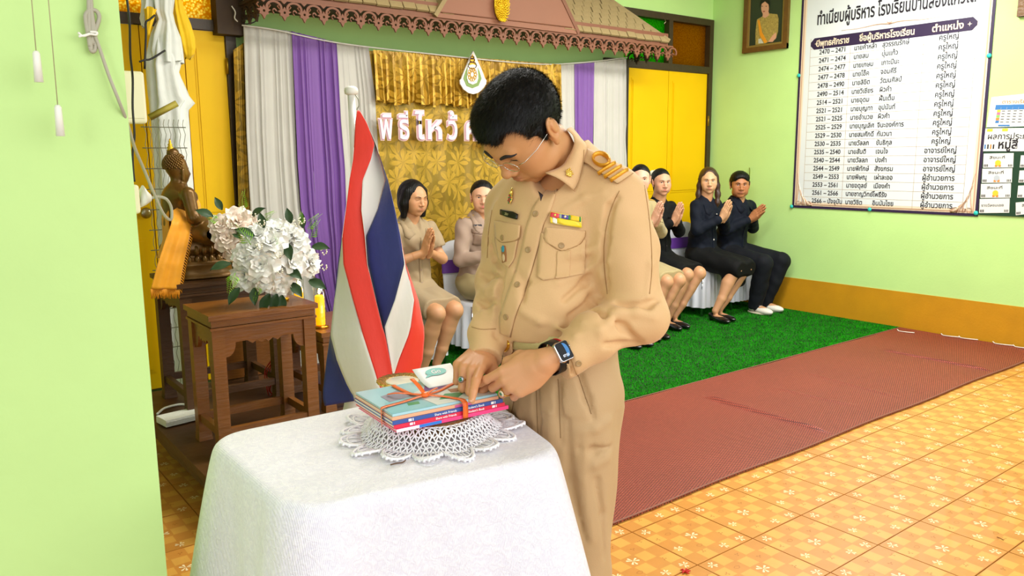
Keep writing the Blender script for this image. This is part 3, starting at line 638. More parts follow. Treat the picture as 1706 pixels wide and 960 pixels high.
# framed portraits
pf = empty('framed_portrait', (XR, 4.67, 2.42), 'carved brown frame with a portrait of a lady in gold dress and orange sash', 'picture')
M_fr = mat('walnut_frame', '6A481C', .4, bump=(50, .3), var=.12); M_fr2 = mat('gilt_frame_lip', '9A7C3C', .4, .3)
def frame_at(y0, y1, z0, z1, par):
    for k, (w_, d_, i_, m_) in enumerate(((.045, .035, 0, M_fr), (.018, .026, .045, M_fr2))):
        for a in (0, 1):
            ya, yb = (y0-i_-w_, y0-i_) if a == 0 else (y1+i_, y1+i_+w_); MB().bb(XR-d_, XR-.002, ya, yb, z0+i_, z1-i_).build('frame_side', m_, par)
            za, zb_ = (z0+i_, z0+i_+w_) if a == 0 else (z1-i_-w_, z1-i_); MB().bb(XR-d_-.002, XR-.002, y1+i_, y0-i_, za, zb_).build('frame_rail', m_, par)
frame_at(4.92, 4.435, 2.42, 3.06, pf)
mb = MB(); X_ = XR-.014
def blob(pts, off, mi): mb.add([(X_-off, *(onX(1200+x/8, y/8, X_)[1:])) for x, y in pts], [tuple(range(len(pts)))], mi)
mb.add([(X_, 4.86, 2.48), (X_, 4.50, 2.48), (X_, 4.50, 3.0), (X_, 4.86, 3.0)], [(0, 1, 2, 3)], 0)
blob([(470, 600), (470, 420), (490, 260), (560, 220), (580, 180), (660, 180), (760, 190), (778, 250), (770, 420), (740, 520), (600, 580)], .001, 1)
blob([(500, 270), (525, 265), (560, 430), (630, 560), (590, 578), (530, 470)], .003, 2)
blob([(565, 225), (600, 240), (650, 205), (650, 160), (570, 160)], .002, 3)
blob([(600+52*math.cos(t)*1.0, 105+98*math.sin(t)) for t in np.linspace(0, 2*PI, 20)[:-1]], .004, 3)
blob([(597+66*math.cos(t), 55+80*math.sin(t)) for t in np.linspace(PI, 2*PI, 14)]+[(655, 120), (648, 60), (600, 20), (545, 60), (530, 110)], .005, 4)
blob([(640, 560), (700, 470), (745, 430), (750, 500), (700, 560)], .003, 3)
blob([(510, 520), (545, 515), (580, 575), (510, 580)], .003, 5)
for x in (563, 618): blob([(x-12, 84), (x, 78), (x+13, 84), (x, 89)], .006, 4)
blob([(565, 152), (585, 146), (608, 150), (588, 162)], .006, 6)
mb.build('portrait_print', [mat('portrait_dark_green', '2C3424', .4), mat('portrait_gold', 'A8924A', .5, var=.3, vscale=60), mat('portrait_orange', 'E89820', .5), mat('portrait_skin', 'D8A080', .5), mat('portrait_black', '16100E', .5), mat('portrait_silver', 'C8C8B4', .5), mat('portrait_lips', 'A04038', .5)], pf)
pf2 = empty('corner_picture_frame', (XR, 2.3, 2.42), 'brown picture frame cut off at the top right corner of the view', 'picture')
q = onX(1697, 29, XR); frame_at(q[1], q[1]-.45, q[2], q[2]+.6, pf2); MB().bb(XR-.014, XR-.004, q[1]-.39, q[1]-.06, q[2]+.06, q[2]+.54).build('portrait_print', mat('portrait_brown', '3A2C20', .5), pf2)

# notice board beside the poster
nb = empty('notice_board', (XR, 2.4, .98), 'dark green notice board with small printed award cards beside the poster', 'notice board')
M_nb = mat('board_dark_green', '123A22', .8); M_card = mat('card_white', 'E6E8E2', .6); M_o = mat('card_orange', 'F08838', .5); M_y = mat('card_yellow', 'F2C838', .5); M_g2 = mat('card_grey', 'B8C0C8', .5); M_bl = mat('card_blue', '3878B8', .5); M_pk = mat('card_pink', 'E07090', .5); M_gn = mat('card_green', '88C860', .5)
def card(name, pts, off, deco):
    """pts: photo corners tl,tr,br,bl"""
    P_ = [onX(*p, XR-off) for p in pts]; mb = MB(); V = P_+[p+np.array([-.002, 0, 0]) for p in P_]
    mb.add(V, [(3, 2, 1, 0), (4, 5, 6, 7), (0, 1, 5, 4), (1, 2, 6, 5), (2, 3, 7, 6), (3, 0, 4, 7)], 0)
    o = P_[3]+[-.003, 0, 0]; u_ = P_[2]-P_[3]; v_ = P_[0]-P_[3]; 
    deco(mb, o, u_, v_); return mb.build(name, [M_card, M_ink, M_o, M_y, M_g2, M_bl, M_pk, M_gn], nb)
def ct(mb, o, u_, v_, body, a, b, h, wdt, mi=1, bevel=.01):
    v, f = text_mesh(body, 1, bevel=bevel); W_ = v[:, 0].max()
    mb.add(o+u_*a+v_*b+v[:, :1]*(u_*wdt/W_)+v[:, 1:2]*(v_*h)+v[:, 2:3]*np.array([-.001, 0, 0]), f, mi)
def quad(mb, o, u_, v_, a0, a1, b0, b1, mi, off=.0006): mb.add([o+u_*a+v_*b+[-off, 0, 0] for a, b in ((a0, b0), (a1, b0), (a1, b1), (a0, b1))], [(0, 1, 2, 3)], mi)
b0 = [onX(1634, 213, XR), onX(1706, 212, XR)]
MB().bb(XR-.012, XR-.001, 1.85, yr-.004, .985, b0[0][2]).build('board', M_nb, nb)
def deco_title(mb, o, u, v):
    ct(mb, o, u, v, 'ผลการประกวด', .06, .52, .36, 1.02); ct(mb, o, u, v, 'หมู่สี', .3, .12, .5, .42, bevel=.03)
    for a in (.04, .36, .9): quad(mb, o, u, v, a, a+.12, .86, .98, 3)
    for k in range(4): quad(mb, o, u, v, .02+.06*k, .05+.06*k, .1, .3, (5, 1, 2, 1)[k])
card('notice_card', [(1642, 214), (1722, 213), (1718, 252), (1638, 252)], .013, deco_title)
def deco_award(col, word='สีชนะที่'):
    def d_(mb, o, u, v):
        ct(mb, o, u, v, word, .2 if col is not None else .06, .62 if col is not None else .45, .26, .52 if col is not None else .75)
        if col is not None:
            mb.add([o+u*(.5+.1*math.cos(t))+v*(.33+.2*math.sin(t))+np.array([-.001, 0, 0]) for t in np.linspace(0, 2*PI, 13)[:-1]], [tuple(range(12))], col)
            quad(mb, o, u, v, .40, .48, .05, .2, 2); quad(mb, o, u, v, .52, .60, .05, .2, 2)
        for k in range(3): quad(mb, o, u, v, .03+.05*k, .06+.05*k, .06, .24, 1); quad(mb, o, u, v, .84+.05*k, .865+.05*k, .06, .22, 1)
    return d_
for k, (col, word) in enumerate(((3, 'สีชนะที่'), (4, 'สีชนะที่'), (3, 'สีชนะที่'), (None, 'รางวัลชมเชย'))):
    yy = 256+25.2*k; xx = 1639-2.2*k
    card('notice_card', [(xx, yy), (xx+50, yy-1), (xx+49, yy+23), (xx-1, yy+23.5)], .013, deco_award(col, word))
    card('notice_card', [(xx+62-2*(k == 3), yy+3+3*(k == 3)), (xx+112, yy+1), (xx+111, yy+22), (xx+60, yy+23+4*(k == 3))], .013, deco_award(3, 'สีชนะที่'))
cs = empty('calendar_sheet', (XR, 2.4, 1.66), 'white timetable sheet with coloured day strips above the green notice board', 'poster')
nb_ = nb; nb = cs
def deco_cal(mb, o, u, v):
    quad(mb, o, u, v, .1, .98, .58, .74, 5, .0004)
    for k in range(5): quad(mb, o, u, v, .14, .2, .5-.09*k, .58-.09*k, (3, 6, 7, 2, 5)[k])
    for k in range(6): quad(mb, o, u, v, .2, .98, .5-.09*k+.075, .5-.09*k+.08, 4, .0008)
    for k in range(8): quad(mb, o, u, v, .2+.1*k, .204+.1*k, .12, .66, 4, .0008)
    for k in range(5):
        for j in range(7): quad(mb, o, u, v, .225+.1*j, .28+.1*j, .525-.09*k, .545-.09*k, 1, .0008)
    ct(mb, o, u, v, 'ตารางเรียน หมู่สี', .2, .78, .16, .7, 2)
    quad(mb, o, u, v, .2, .4, .03, .08, 5)
card('timetable', [(1652, 162), (1748, 152), (1742, 212), (1644, 212)], .004, deco_cal)
nb = nb_
tag(MB().tube(smooth_path([onX(1249, 281, XR), onX(1248.5, 280, XR-.03), onX(1249, 285, XR-.03), onX(1248, 300, XR-.02), onX(1246, 304, XR-.03), onX(1244, 301, XR-.04)]), .004, 6).build('wall_hook', mat('tarnished_brass', '7A8A30', .4, .5)), 'small brass hook on the green wall above the seated man in navy', 'hook')

# ================================================================== IMPLICIT SURFACES (one continuous skin from smoothly joined shapes)
class Field:
    def __init__(s, lo, hi, h):
        s.lo = np.array(lo, float); s.h = h; s.n = np.ceil((np.array(hi)-s.lo)/h).astype(int)+1
        s.ax = [s.lo[i]+h*np.arange(s.n[i]) for i in range(3)]; s.D = np.full(tuple(s.n), .5, np.float32)
    def reg(s, lo, hi):
        a = np.maximum(np.floor((np.array(lo)-s.lo)/s.h).astype(int), 0); b = np.minimum(np.ceil((np.array(hi)-s.lo)/s.h).astype(int)+1, s.n)
        if (b <= a).any(): return None
        sl = tuple(slice(a[i], b[i]) for i in range(3)); g = [s.ax[i][sl[i]].astype(np.float32) for i in range(3)]
        return sl, g[0][:, None, None], g[1][None, :, None], g[2][None, None, :]
    def comb(s, sl, d, k, op):
        c = s.D[sl]
        if op == 'u':
            if k > 0: h = np.clip(k-np.abs(c-d), 0, None)/k; r = np.minimum(c, d)-h*h*k*.25
            else: r = np.minimum(c, d)
        else:
            d = -d
            if k > 0: h = np.clip(k-np.abs(c-d), 0, None)/k; r = np.maximum(c, d)+h*h*k*.25
            else: r = np.maximum(c, d)
        s.D[sl] = r
    def cap(s, a, b, ra, rb=None, k=.02, op='u'):
        rb = ra if rb is None else rb; a = np.array(a, float); b = np.array(b, float); m = k+4*s.h; R_ = max(ra, rb)+m
        q = s.reg(np.minimum(a, b)-R_, np.maximum(a, b)+R_)
        if q is None: return s
        sl, X, Y, Z = q; d = b-a; L2 = max(float(d @ d), 1e-12)
        t = np.clip(((X-a[0])*d[0]+(Y-a[1])*d[1]+(Z-a[2])*d[2])/L2, 0, 1)
        e = np.sqrt((X-a[0]-t*d[0])**2+(Y-a[1]-t*d[1])**2+(Z-a[2]-t*d[2])**2)-(ra+(rb-ra)*t)
        s.comb(sl, e, k, op); return s
    def chain(s, pts, rs, k=.02, op='u'):
        for i in range(len(pts)-1): s.cap(pts[i], pts[i+1], rs[i], rs[i+1], k, op)
        return s
    def limb(s, pts, rs, k=.02, op='u'):
        """one tapered limb through all the joints, joined to the rest once (no swelling at the joints)"""
        P = np.array(pts, float); m = k+4*s.h; q = s.reg(P.min(0)-max(rs)-m, P.max(0)+max(rs)+m)
        if q is None: return s
        sl, X, Y, Z = q; e = None
        for a, b, ra, rb in zip(P[:-1], P[1:], rs[:-1], rs[1:]):
            d = b-a; L2 = max(float(d @ d), 1e-12); t = np.clip(((X-a[0])*d[0]+(Y-a[1])*d[1]+(Z-a[2])*d[2])/L2, 0, 1)
            f = np.sqrt((X-a[0]-t*d[0])**2+(Y-a[1]-t*d[1])**2+(Z-a[2]-t*d[2])**2)-(ra+(rb-ra)*t*t*(3-2*t))
            if e is None: e = f
            else: kk = .012; h = np.clip(kk-np.abs(e-f), 0, None)/kk; e = np.minimum(e, f)-h*h*kk*.25
        s.comb(sl, e, k, op); return s
    def ell(s, c, r, R=None, k=.02, op='u'):
        c = np.array(c, float); r = np.array(r, float); m = k+4*s.h; R_ = max(r)+m
        ext = np.array([R_]*3) if R is not None else r+m
        q = s.reg(c-ext, c+ext)
        if q is None: return s
        sl, X, Y, Z = q; x, y, z = X-c[0], Y-c[1], Z-c[2]
        if R is not None:
            R = np.asarray(R, float); x, y, z = R[0, 0]*x+R[1, 0]*y+R[2, 0]*z, R[0, 1]*x+R[1, 1]*y+R[2, 1]*z, R[0, 2]*x+R[1, 2]*y+R[2, 2]*z
        k0 = np.sqrt((x/r[0])**2+(y/r[1])**2+(z/r[2])**2); k1 = np.sqrt((x/r[0]**2)**2+(y/r[1]**2)**2+(z/r[2]**2)**2)+1e-9
        s.comb(sl, k0*(k0-1)/k1, k, op); return s
    def plane(s, p, n, k=.004):
        """cut away the side n points to"""
        n = unit(n); p = np.array(p, float); X, Y, Z = s.ax[0][:, None, None], s.ax[1][None, :, None], s.ax[2][None, None, :]
        d = ((X-p[0])*n[0]+(Y-p[1])*n[1]+(Z-p[2])*n[2]).astype(np.float32); h = np.clip(k-np.abs(s.D-d), 0, None)/k
        s.D = np.maximum(s.D, d)+h*h*k*.25; return s
    def warp(s, fn):
        X, Y, Z = s.ax[0][:, None, None], s.ax[1][None, :, None], s.ax[2][None, None, :]; s.D = s.D+fn(X, Y, Z).astype(np.float32); return s
    def mesh(s):
        Df = s.D; h = s.h; S = Df < 0
        n = np.array(Df.shape)-1
        cnt = np.zeros(tuple(n), np.int8)
        for i in (0, 1):
            for j in (0, 1):
                for k in (0, 1): cnt += S[i:n[0]+i, j:n[1]+j, k:n[2]+k]
        I = np.argwhere((cnt > 0) & (cnt < 8)); idx = np.full(tuple(n), -1, np.int64); idx[tuple(I.T)] = np.arange(len(I))
        acc = np.zeros((len(I), 3)); c = np.zeros(len(I))
        corners = [(i, j, k) for i in (0, 1) for j in (0, 1) for k in (0, 1)]
        val = {q: Df[I[:, 0]+q[0], I[:, 1]+q[1], I[:, 2]+q[2]].astype(float) for q in corners}
        for q in corners:
            for a in range(3):
                if q[a]: continue
                p = list(q); p[a] = 1; p = tuple(p); v0, v1 = val[q], val[p]; m = (v0 < 0) != (v1 < 0); t = np.where(m, v0/(v0-v1+1e-20), 0)
                P = np.tile(np.array(q, float), (len(I), 1)); P[:, a] = t; acc += np.where(m[:, None], P, 0); c += m
        V = s.lo+h*(I+acc/np.maximum(c, 1)[:, None]); Q = []
        for a in range(3):
            b, d = [(1, 2), (2, 0), (0, 1)][a]
            s0 = [slice(None)]*3; s1 = [slice(None)]*3; s0[a] = slice(0, -1); s1[a] = slice(1, None)
            A, B = S[tuple(s0)], S[tuple(s1)]; E = np.argwhere(A != B); E = E[(E[:, b] > 0) & (E[:, d] > 0) & (E[:, b] < n[b]) & (E[:, d] < n[d])]
            fl = A[tuple(E.T)]
            def cell(db, dd): q = E.copy(); q[:, b] -= db; q[:, d] -= dd; return idx[tuple(q.T)]
            f = np.stack([cell(1, 1), cell(0, 1), cell(0, 0), cell(1, 0)], 1); f[~fl] = f[~fl][:, ::-1]; Q.append(f)
        Q = np.concatenate(Q) if Q else np.zeros((0, 4), int); Q = Q[(Q >= 0).all(1)]
        return V, Q
def mesh_np(name, V, Q, m, cols=None):
    me = bpy.data.meshes.new(name); nv, nq = len(V), len(Q); k = Q.shape[1]
    me.vertices.add(nv); me.vertices.foreach_set('co', np.asarray(V, float).ravel()); me.loops.add(nq*k); me.loops.foreach_set('vertex_index', Q.ravel())
    me.polygons.add(nq); me.polygons.foreach_set('loop_start', np.arange(nq)*k); me.polygons.foreach_set('loop_total', np.full(nq, k)); me.polygons.foreach_set('use_smooth', np.ones(nq, bool))
    me.update(calc_edges=True); me.materials.append(m)
    if cols is not None:
        a = me.color_attributes.new('Col', 'FLOAT_COLOR', 'POINT'); c4 = np.ones((nv, 4)); c4[:, :3] = cols; a.data.foreach_set('color', c4.ravel())
    return me
def joinm(parts):
    V, Q, C, o = [], [], [], 0
    for v, q, c in parts: V.append(v); Q.append(q+o); C.append(c); o += len(v)
    return np.concatenate(V), np.concatenate(Q), (np.concatenate(C) if C[0] is not None else None)

# ================================================================== ALTAR CORNER
M_teak = mat('dark_teak', '7A4810', .42, bump=(14, .2, (1, 1, 6)), var=.16, vscale=7, coat=.15)
M_teak2 = mat('aged_dark_teak', '4A2C0C', .5, bump=(14, .25, (1, 1, 5)), var=.2, vscale=6)
def stand(loc, wx, wy, z0, z1, label, m, group=None, leg=.052, rot=0, mid=None):
    e = empty('carved_stand', (loc[0], loc[1], z0), label, 'altar table', group); H = z1-z0; L0 = np.array([loc[0], loc[1], 0]); Rz = rotz(rot)
    def B(name, x0, x1, y0, y1, za, zb, par=e):
        mb = MB(); c = np.array([(x0+x1)/2, (y0+y1)/2, (za+zb)/2]); mb.box(Rz @ c+L0, (x1-x0, y1-y0, zb-za), R=Rz); return mb
    hx, hy = wx/2, wy/2
    B('', -hx, hx, -hy, hy, z1-.022, z1).build('top_board', m, e)
    B('', -hx+.012, hx-.012, -hy+.012, hy-.012, z1-.052, z1-.024).build('top_moulding', m, e)
    B('', -hx+.006, hx-.006, -hy+.006, hy-.006, z1-.064, z1-.054).build('top_moulding', m, e)
    lx, ly = hx-.012-leg/2, hy-.012-leg/2
    for sx in (-1, 1):
        for sy in (-1, 1):
            mb = B('', sx*lx-leg/2, sx*lx+leg/2, sy*ly-leg/2, sy*ly+leg/2, z0+.03, z1-.064)
            c = Rz @ np.array([sx*lx, sy*ly, 0])+L0; mb.box((c[0], c[1], z0+.02), (leg*1.16, leg*1.16, .04), R=Rz, taper=.9)
            mb.build('leg', m, e)
    for ax_, half, off in ((0, lx-leg/2, ly+leg/2-.02), (1, ly-leg/2, lx+leg/2-.02)):
        # scalloped apron with rounded brackets at the legs
        d = .06; pts = [(-half, 0), (half, 0), (half, -.12)]
        pts += [(half-.008-.038*math.sin(a), -.12+.058*(1-math.cos(a))) for a in np.linspace(.1, PI/2, 6)]
        pts += [(half*.45, -d), (half*.32, -d-.016), (half*.2, -d-.004), (half*.08, -d-.018), (0, -d-.006)]
        pts += [(-x, y) for x, y in pts[:1:-1][1:]]
        v, f = holed(pts, [], .018)
        for sgn in (-1, 1):
            V = np.stack([v[:, 0], sgn*off+v[:, 2], v[:, 1]+z1-.064], -1) if ax_ == 0 else np.stack([sgn*off+v[:, 2], v[:, 0], v[:, 1]+z1-.064], -1)
            MB().add(V @ Rz.T+L0, f).build('carved_apron', m, e)
            if ax_ == 0: B('', -half, half, sgn*off-.012, sgn*off+.012, z0+.09, z0+.125).build('stretcher', m, e)
            else: B('', sgn*off-.012, sgn*off+.012, -half, half, z0+.09, z0+.125).build('stretcher', m, e)
    return e
# low platform
pl = empty('altar_platform', (1.4, 3.5, 0), 'low dark wooden altar platform with curled feet beside the pillar', 'altar table')
MB().bb(.845, 1.98, 3.0, 4.5, .185, .215).build('top_board', M_teak2, pl); MB().bb(.86, 1.965, 3.015, 4.485, .165, .187).build('top_moulding', M_teak2, pl)
for ax_, L_ in (('x', 1.04), ('y', 1.42)):
    for sgn in (-1, 1):
        pts = [(-L_/2, .165), (L_/2, .165), (L_/2, .06), (L_/2-.06, .075), (L_/2-.12, .12), (.1, .11), (0, .1), (-.1, .11), (-L_/2+.12, .12), (-L_/2+.06, .075), (-L_/2, .06)]
        v, f = holed(pts, [], .025)
        V = np.stack([v[:, 0]+1.412, 3.75+sgn*.715+v[:, 2], v[:, 1]], -1) if ax_ == 'x' else np.stack([1.412+sgn*.53+v[:, 2], 3.75+v[:, 0], v[:, 1]], -1)
        MB().add(V, f).build('apron', M_teak2, pl)
for x in (.90, 1.925):
    for y in (3.05, 4.42): MB().tube(smooth_path([(x, y, .17), (x-.01, y-.01, .1), (x+.0, y, .05), (x+.0, y, .002)]), [.05, .048, .045, .04, .034, .03, .028, .027, .028, .03, .033, .036, .038, .039, .04, .04, .04, .04, .04][:19], 12).build('foot', M_teak2, pl)
stand((1.17, 3.42), .47, .36, .216, .83, 'carved teak stand in front carrying the vase of white roses', M_teak, 'carved teak stands of the altar')
stand((1.245, 4.13), .52, .50, .216, .877, 'tall carved teak stand at the back carrying the seated statue', M_teak2, 'carved teak stands of the altar', leg=.056)
stand((1.78, 3.80), .46, .5, .216, .62, 'low carved teak stand holding the burning candles beside the flag', M_teak, 'carved teak stands of the altar')

# seated statue
BY = 4.13
def Bp(px, py, dy=0): return onY(px, py, BY)+np.array([0, dy, 0])
M_bz = mat('dark_bronze_lacquer', '6E4E1E', .3, .4, bump=(30, .1), var=.25, vscale=14)
def sc(px): return px*.00315
zt_ = .878
F_ = Field(Bp(240, 460, 0)*[1, 0, 1]+[0, BY-.22, -.02], Bp(395, 232, 0)*[1, 0, 1]+[0, BY+.22, 0], .005)
hd = Bp(293, 277)
F_.ell(hd, (.052, .045, .058), k=.01).ell(Bp(300, 290), (.045, .038, .05), k=.015).cap(Bp(311, 284), Bp(315, 290), .005, .008, k=.008).ell(Bp(307, 300), (.016, .018, .014), k=.01)
F_.ell(Bp(311, 295), (.010, .016, .005), k=.004)
F_.cap(Bp(296, 300), Bp(292, 318), .026, .034, k=.02)
F_.ell(Bp(296, 340), (.075, .10, .10), k=.03).ell(Bp(297, 326), (.06, .135, .045), k=.03).ell(Bp(297, 372), (.07, .085, .07), k=.03)
F_.ell(Bp(314, 328, -.05), (.03, .035, .03), k=.02).ell(Bp(314, 328, .05), (.03, .035, .03), k=.02)
for sgn in (-1, 1):
    sh, el, wr = Bp(300, 322, sgn*.135), Bp(306, 360, sgn*.17), Bp(348, 372, sgn*.07)
    F_.chain([sh, el, wr, Bp(366, 374, sgn*.02)], [.034, .028, .022, .016], k=.015)
    for q in range(4): F_.cap(Bp(352, 371, sgn*(.05-.012*q)), Bp(367, 373, -sgn*.02+sgn*.012*q), .009, .006, k=.006)
    F_.chain([Bp(296, 385, sgn*.06), Bp(330, 386, sgn*.17), Bp(360, 388, sgn*.05)], [.055, .05, .035], k=.02)
F_.ell(Bp(325, 388), (.13, .15, .04), k=.02)
for sgn in (-1, 1):
    F_.cap(Bp(300, 283, sgn*.048), Bp(301, 300, sgn*.047), .009, .007, k=.003)
V, Q = F_.mesh(); st = empty('seated_statue', (1.2, BY, .878), 'dark bronze seated statue in profile with gold topknot tip and orange sash', 'statue')
link('statue_body', mesh_np('statue_body', V, Q, M_bz), st)
hb = MB(); cen = hd+[-.004, 0, .004]
for k in range(260):
    z = 1-1.25*(k+.5)/260; a = k*2.39996; r_ = math.sqrt(1-z*z) if abs(z) < 1 else 0; dv = np.array([r_*math.cos(a), r_*math.sin(a), z])
    if dv[0] > .45 and z < .62: continue
    hb.ball(cen+dv*[.055, .050, .060], .0062, nu=6, nv=4)
for k in range(14): a = k*.9; hb.ball(Bp(288, 258)+[.020*math.cos(a), .020*math.sin(a), .006*(k % 3)], .009, nu=6, nv=4)
hb.ball(Bp(288, 256), (.03, .03, .028)); hb.build('curled_hair', M_bz, st)
MB().lathe(Bp(284, 251), [(.018, 0), (.013, .008), (.016, .015), (.009, .022), (.012, .028), (.006, .036), (.007, .042), (.001, .058)], 12).build('topknot_finial', mat('gold_leaf', 'E0B030', .3, .8), st)
bz_c = Bp(341, 420); hz0 = .880; hz1 = Bp(300, 397)[2]
def plinth(parent):
    mb = MB(); H = hz1-hz0; prof = [(1.02, 0), (1.04, .04), (1.0, .07), (.97, .25), (1.0, .34), (1.0, .4), (.88, .46), (.80, .56), (.80, .62), (.9, .68), (.92, .78), (.86, .88), (.84, 1)]
    for j in range(len(prof)-1):
        pass
    n = 48; V = []
    for r_, z in prof:
        for k in range(n):
            a = 2*PI*k/n; c, s_ = math.cos(a), math.sin(a); sq = (abs(c)**3.2+abs(s_)**3.2)**(-1/3.2)
            V.append((bz_c[0]-.028+.185*r_*sq*c, BY+.165*r_*sq*s_, hz0+H*z))
    mb.add(V, [(j*n+k, j*n+(k+1) % n, (j+1)*n+(k+1) % n, (j+1)*n+k) for j in range(len(prof)-1) for k in range(n)]+[tuple(range(n))[::-1], tuple((len(prof)-1)*n+k for k in range(n))], 0, True)
    mb.build('plinth', M_bz, parent)
    for tier, zz, rr, inv in ((0, .47, .86, 1), (1, .72, .88, -1)):
        for k in range(30):
            a = 2*PI*k/30; c, s_ = math.cos(a), math.sin(a); sq = (abs(c)**3.2+abs(s_)**3.2)**(-1/3.2)
            p = np.array([bz_c[0]-.028+.185*rr*sq*c, BY+.165*rr*sq*s_, hz0+H*zz]); m_ = MB().ball(p, (.014, .014, .026), nu=6, nv=5)
            m_.build('lotus_petal', M_bz, parent)
plinth(st)
M_or = mat('orange_saffron_cloth', 'F4A40C', .6, sheen=.3, bump=(30, .3), var=.06)
def sheet(rows, Yf, nv=24, fold=.01, nf=4, seed=0):
    """rows: (py, xl, xr, dyl, dyr); returns grid"""
    rr = np.array(rows, float); t = np.linspace(rr[0, 0], rr[-1, 0], 34); G = []
    for y in t:
        xl_, xr_, a, b = [np.interp(y, rr[:, 0], rr[:, c]) for c in (1, 2, 3, 4)]; L = []
        for j in range(nv):
            u = j/(nv-1); L.append(onY(xl_+(xr_-xl_)*u, y, Yf+a+(b-a)*u)+np.array([0, -fold*math.sin(u*nf*2*PI+seed+y*.01)*(.5+.5*(y-t[0])/(t[-1]-t[0])), 0]))
        G.append(L)
    return np.array(G)
def solid(o, th): m = o.modifiers.new('thickness', 'SOLIDIFY'); m.thickness = th; m.offset = 0; return o
G_ = sheet([(343, 300, 334, -.07, -.02), (352, 286, 333, -.13, -.05), (372, 286, 319, -.19, -.15), (400, 276, 315, -.2, -.17), (440, 263, 306, -.24, -.22), (482, 252, 299, -.26, -.25)], BY, fold=.006, nf=2)
rb = solid(MB().grid(G_).build('orange_sash', M_or, st), .004)
mb = MB()
for j in range(46):
    u = j/45; p = G_[-1][0]*(1-u)+G_[-1][-1]*u; mb.tube([p, p+[.003*math.sin(j*3), .002, -.02], p+[.005*math.sin(j*5), 0, -.043-.004*math.sin(j*7)]], [.0035, .003, .0015], 4)
for i in range(8, 34, 1): p = G_[i][-1]; mb.tube([p, p+[.010, 0, -.012], p+[.011, 0, -.022]], [.003, .002, .001], 4)
tag(mb.build('sash_fringe', mat('orange_fringe', 'F0A020', .6), rb), kind='stuff')
solid(MB().grid(sheet([(325, 316, 326, -.02, .02), (340, 320, 333, -.05, .0), (362, 318, 335, -.06, -.02)], BY, nv=10, fold=.004, nf=1)).build('orange_sash', M_or, st), .005)
solid(MB().grid(sheet([(335, 273, 282, .0, -.05), (365, 270, 281, .02, -.06), (400, 272, 284, .02, -.08), (430, 262, 276, .0, -.1)], BY, nv=10, fold=.004, nf=1)).build('orange_sash', M_or, st), .005)

# white rose arrangements
M_rose = mat('white_silk_petal', 'F8F8F4', .6, var=.02); M_rose2 = mat('cream_silk_petal', 'F6E6D8', .55, var=.03)
M_lfd = mat('dark_silk_leaf', '2E4A28', .5, var=.15); M_lfl = mat('bright_fern_leaf', '8CC830', .5, var=.15); M_bud = mat('cream_bud', 'F0ECD8', .5)
def petal_patch(mb, a, r, tilt, wid, ln, sd):
    rs = np.random.default_rng(sd); G = []
    for i in range(6):
        t = i/5; L = []
        for j in range(7):
            u = (j/6-.5)*2; w_ = wid*math.sin(PI*(.18+.62*t))*u
            rad = r*t**.8*math.cos(tilt)+ .012*t*t; h = ln*math.sin(tilt)*t+.010*u*u*t-.012*max(0, t-.7)*4*(1-abs(u)*.3)+.004*math.sin(u*5+sd)*t
            L.append((rad*math.cos(a)-w_*math.sin(a), rad*math.sin(a)+w_*math.cos(a), h))
        G.append(L)
    mb.grid(np.array(G))
def rose_mesh(m, sd):
    mb = MB(); n = 0
    for ring, (cnt_, tilt, r, wid, ln) in enumerate(((6, .22, .056, .030, .05), (5, .60, .044, .026, .052), (4, 1.0, .030, .020, .050), (3, 1.3, .014, .012, .044))):
        for k in range(cnt_): petal_patch(mb, 2*PI*k/cnt_+ring*.7+sd, r, tilt, wid, ln, sd*31+n); n += 1
    return mb.mesh('rose', m)
roses = [rose_mesh(M_rose, 1), rose_mesh(M_rose, 2), rose_mesh(M_rose2, 3)]
def leaf_mesh(nm, L, W, m, fern=False):
    mb = MB()
    if fern:
        mb.tube([(0, 0, 0), (L*.5, 0, .01), (L, 0, -.01)], [.0015, .001, .0005], 4)
        for k in range(9):
            for sg in (-1, 1):
                x = L*(.12+.095*k); l = W*(1-k/10)*1.1; mb.add([(x, 0, .004), (x+l*.5, sg*l*.7, .008), (x+l*.75, sg*l, .002), (x+l*.3, sg*l*.75, .002)], [(0, 1, 2, 3) if sg < 0 else (3, 2, 1, 0)])
    else:
        G = [[(L*t, W*math.sin(PI*min(1, t*.95+.05))*u, .12*L*math.sin(t*2)-.3*L*t*t+.25*W*abs(u)) for u in (-1, -.5, 0, .5, 1)] for t in np.linspace(0, 1, 7)]; mb.grid(np.array(G))
    return mb.mesh(nm, m)
lf_d = leaf_mesh('leaf', .085, .022, M_lfd); lf_f = leaf_mesh('fern_frond', .10, .028, M_lfl, True); lf_g = leaf_mesh('leaf', .06, .018, M_lfl)
def aim(z): return Vector(z).to_track_quat('Z', 'Y').to_euler()
def aimx(x):
    x = unit(x); z = unit(-FW*.8+UP*.5-x*((-FW*.8+UP*.5) @ x)); return Matrix(np.stack([x, np.cross(z, x), z], 1).tolist()).to_euler()
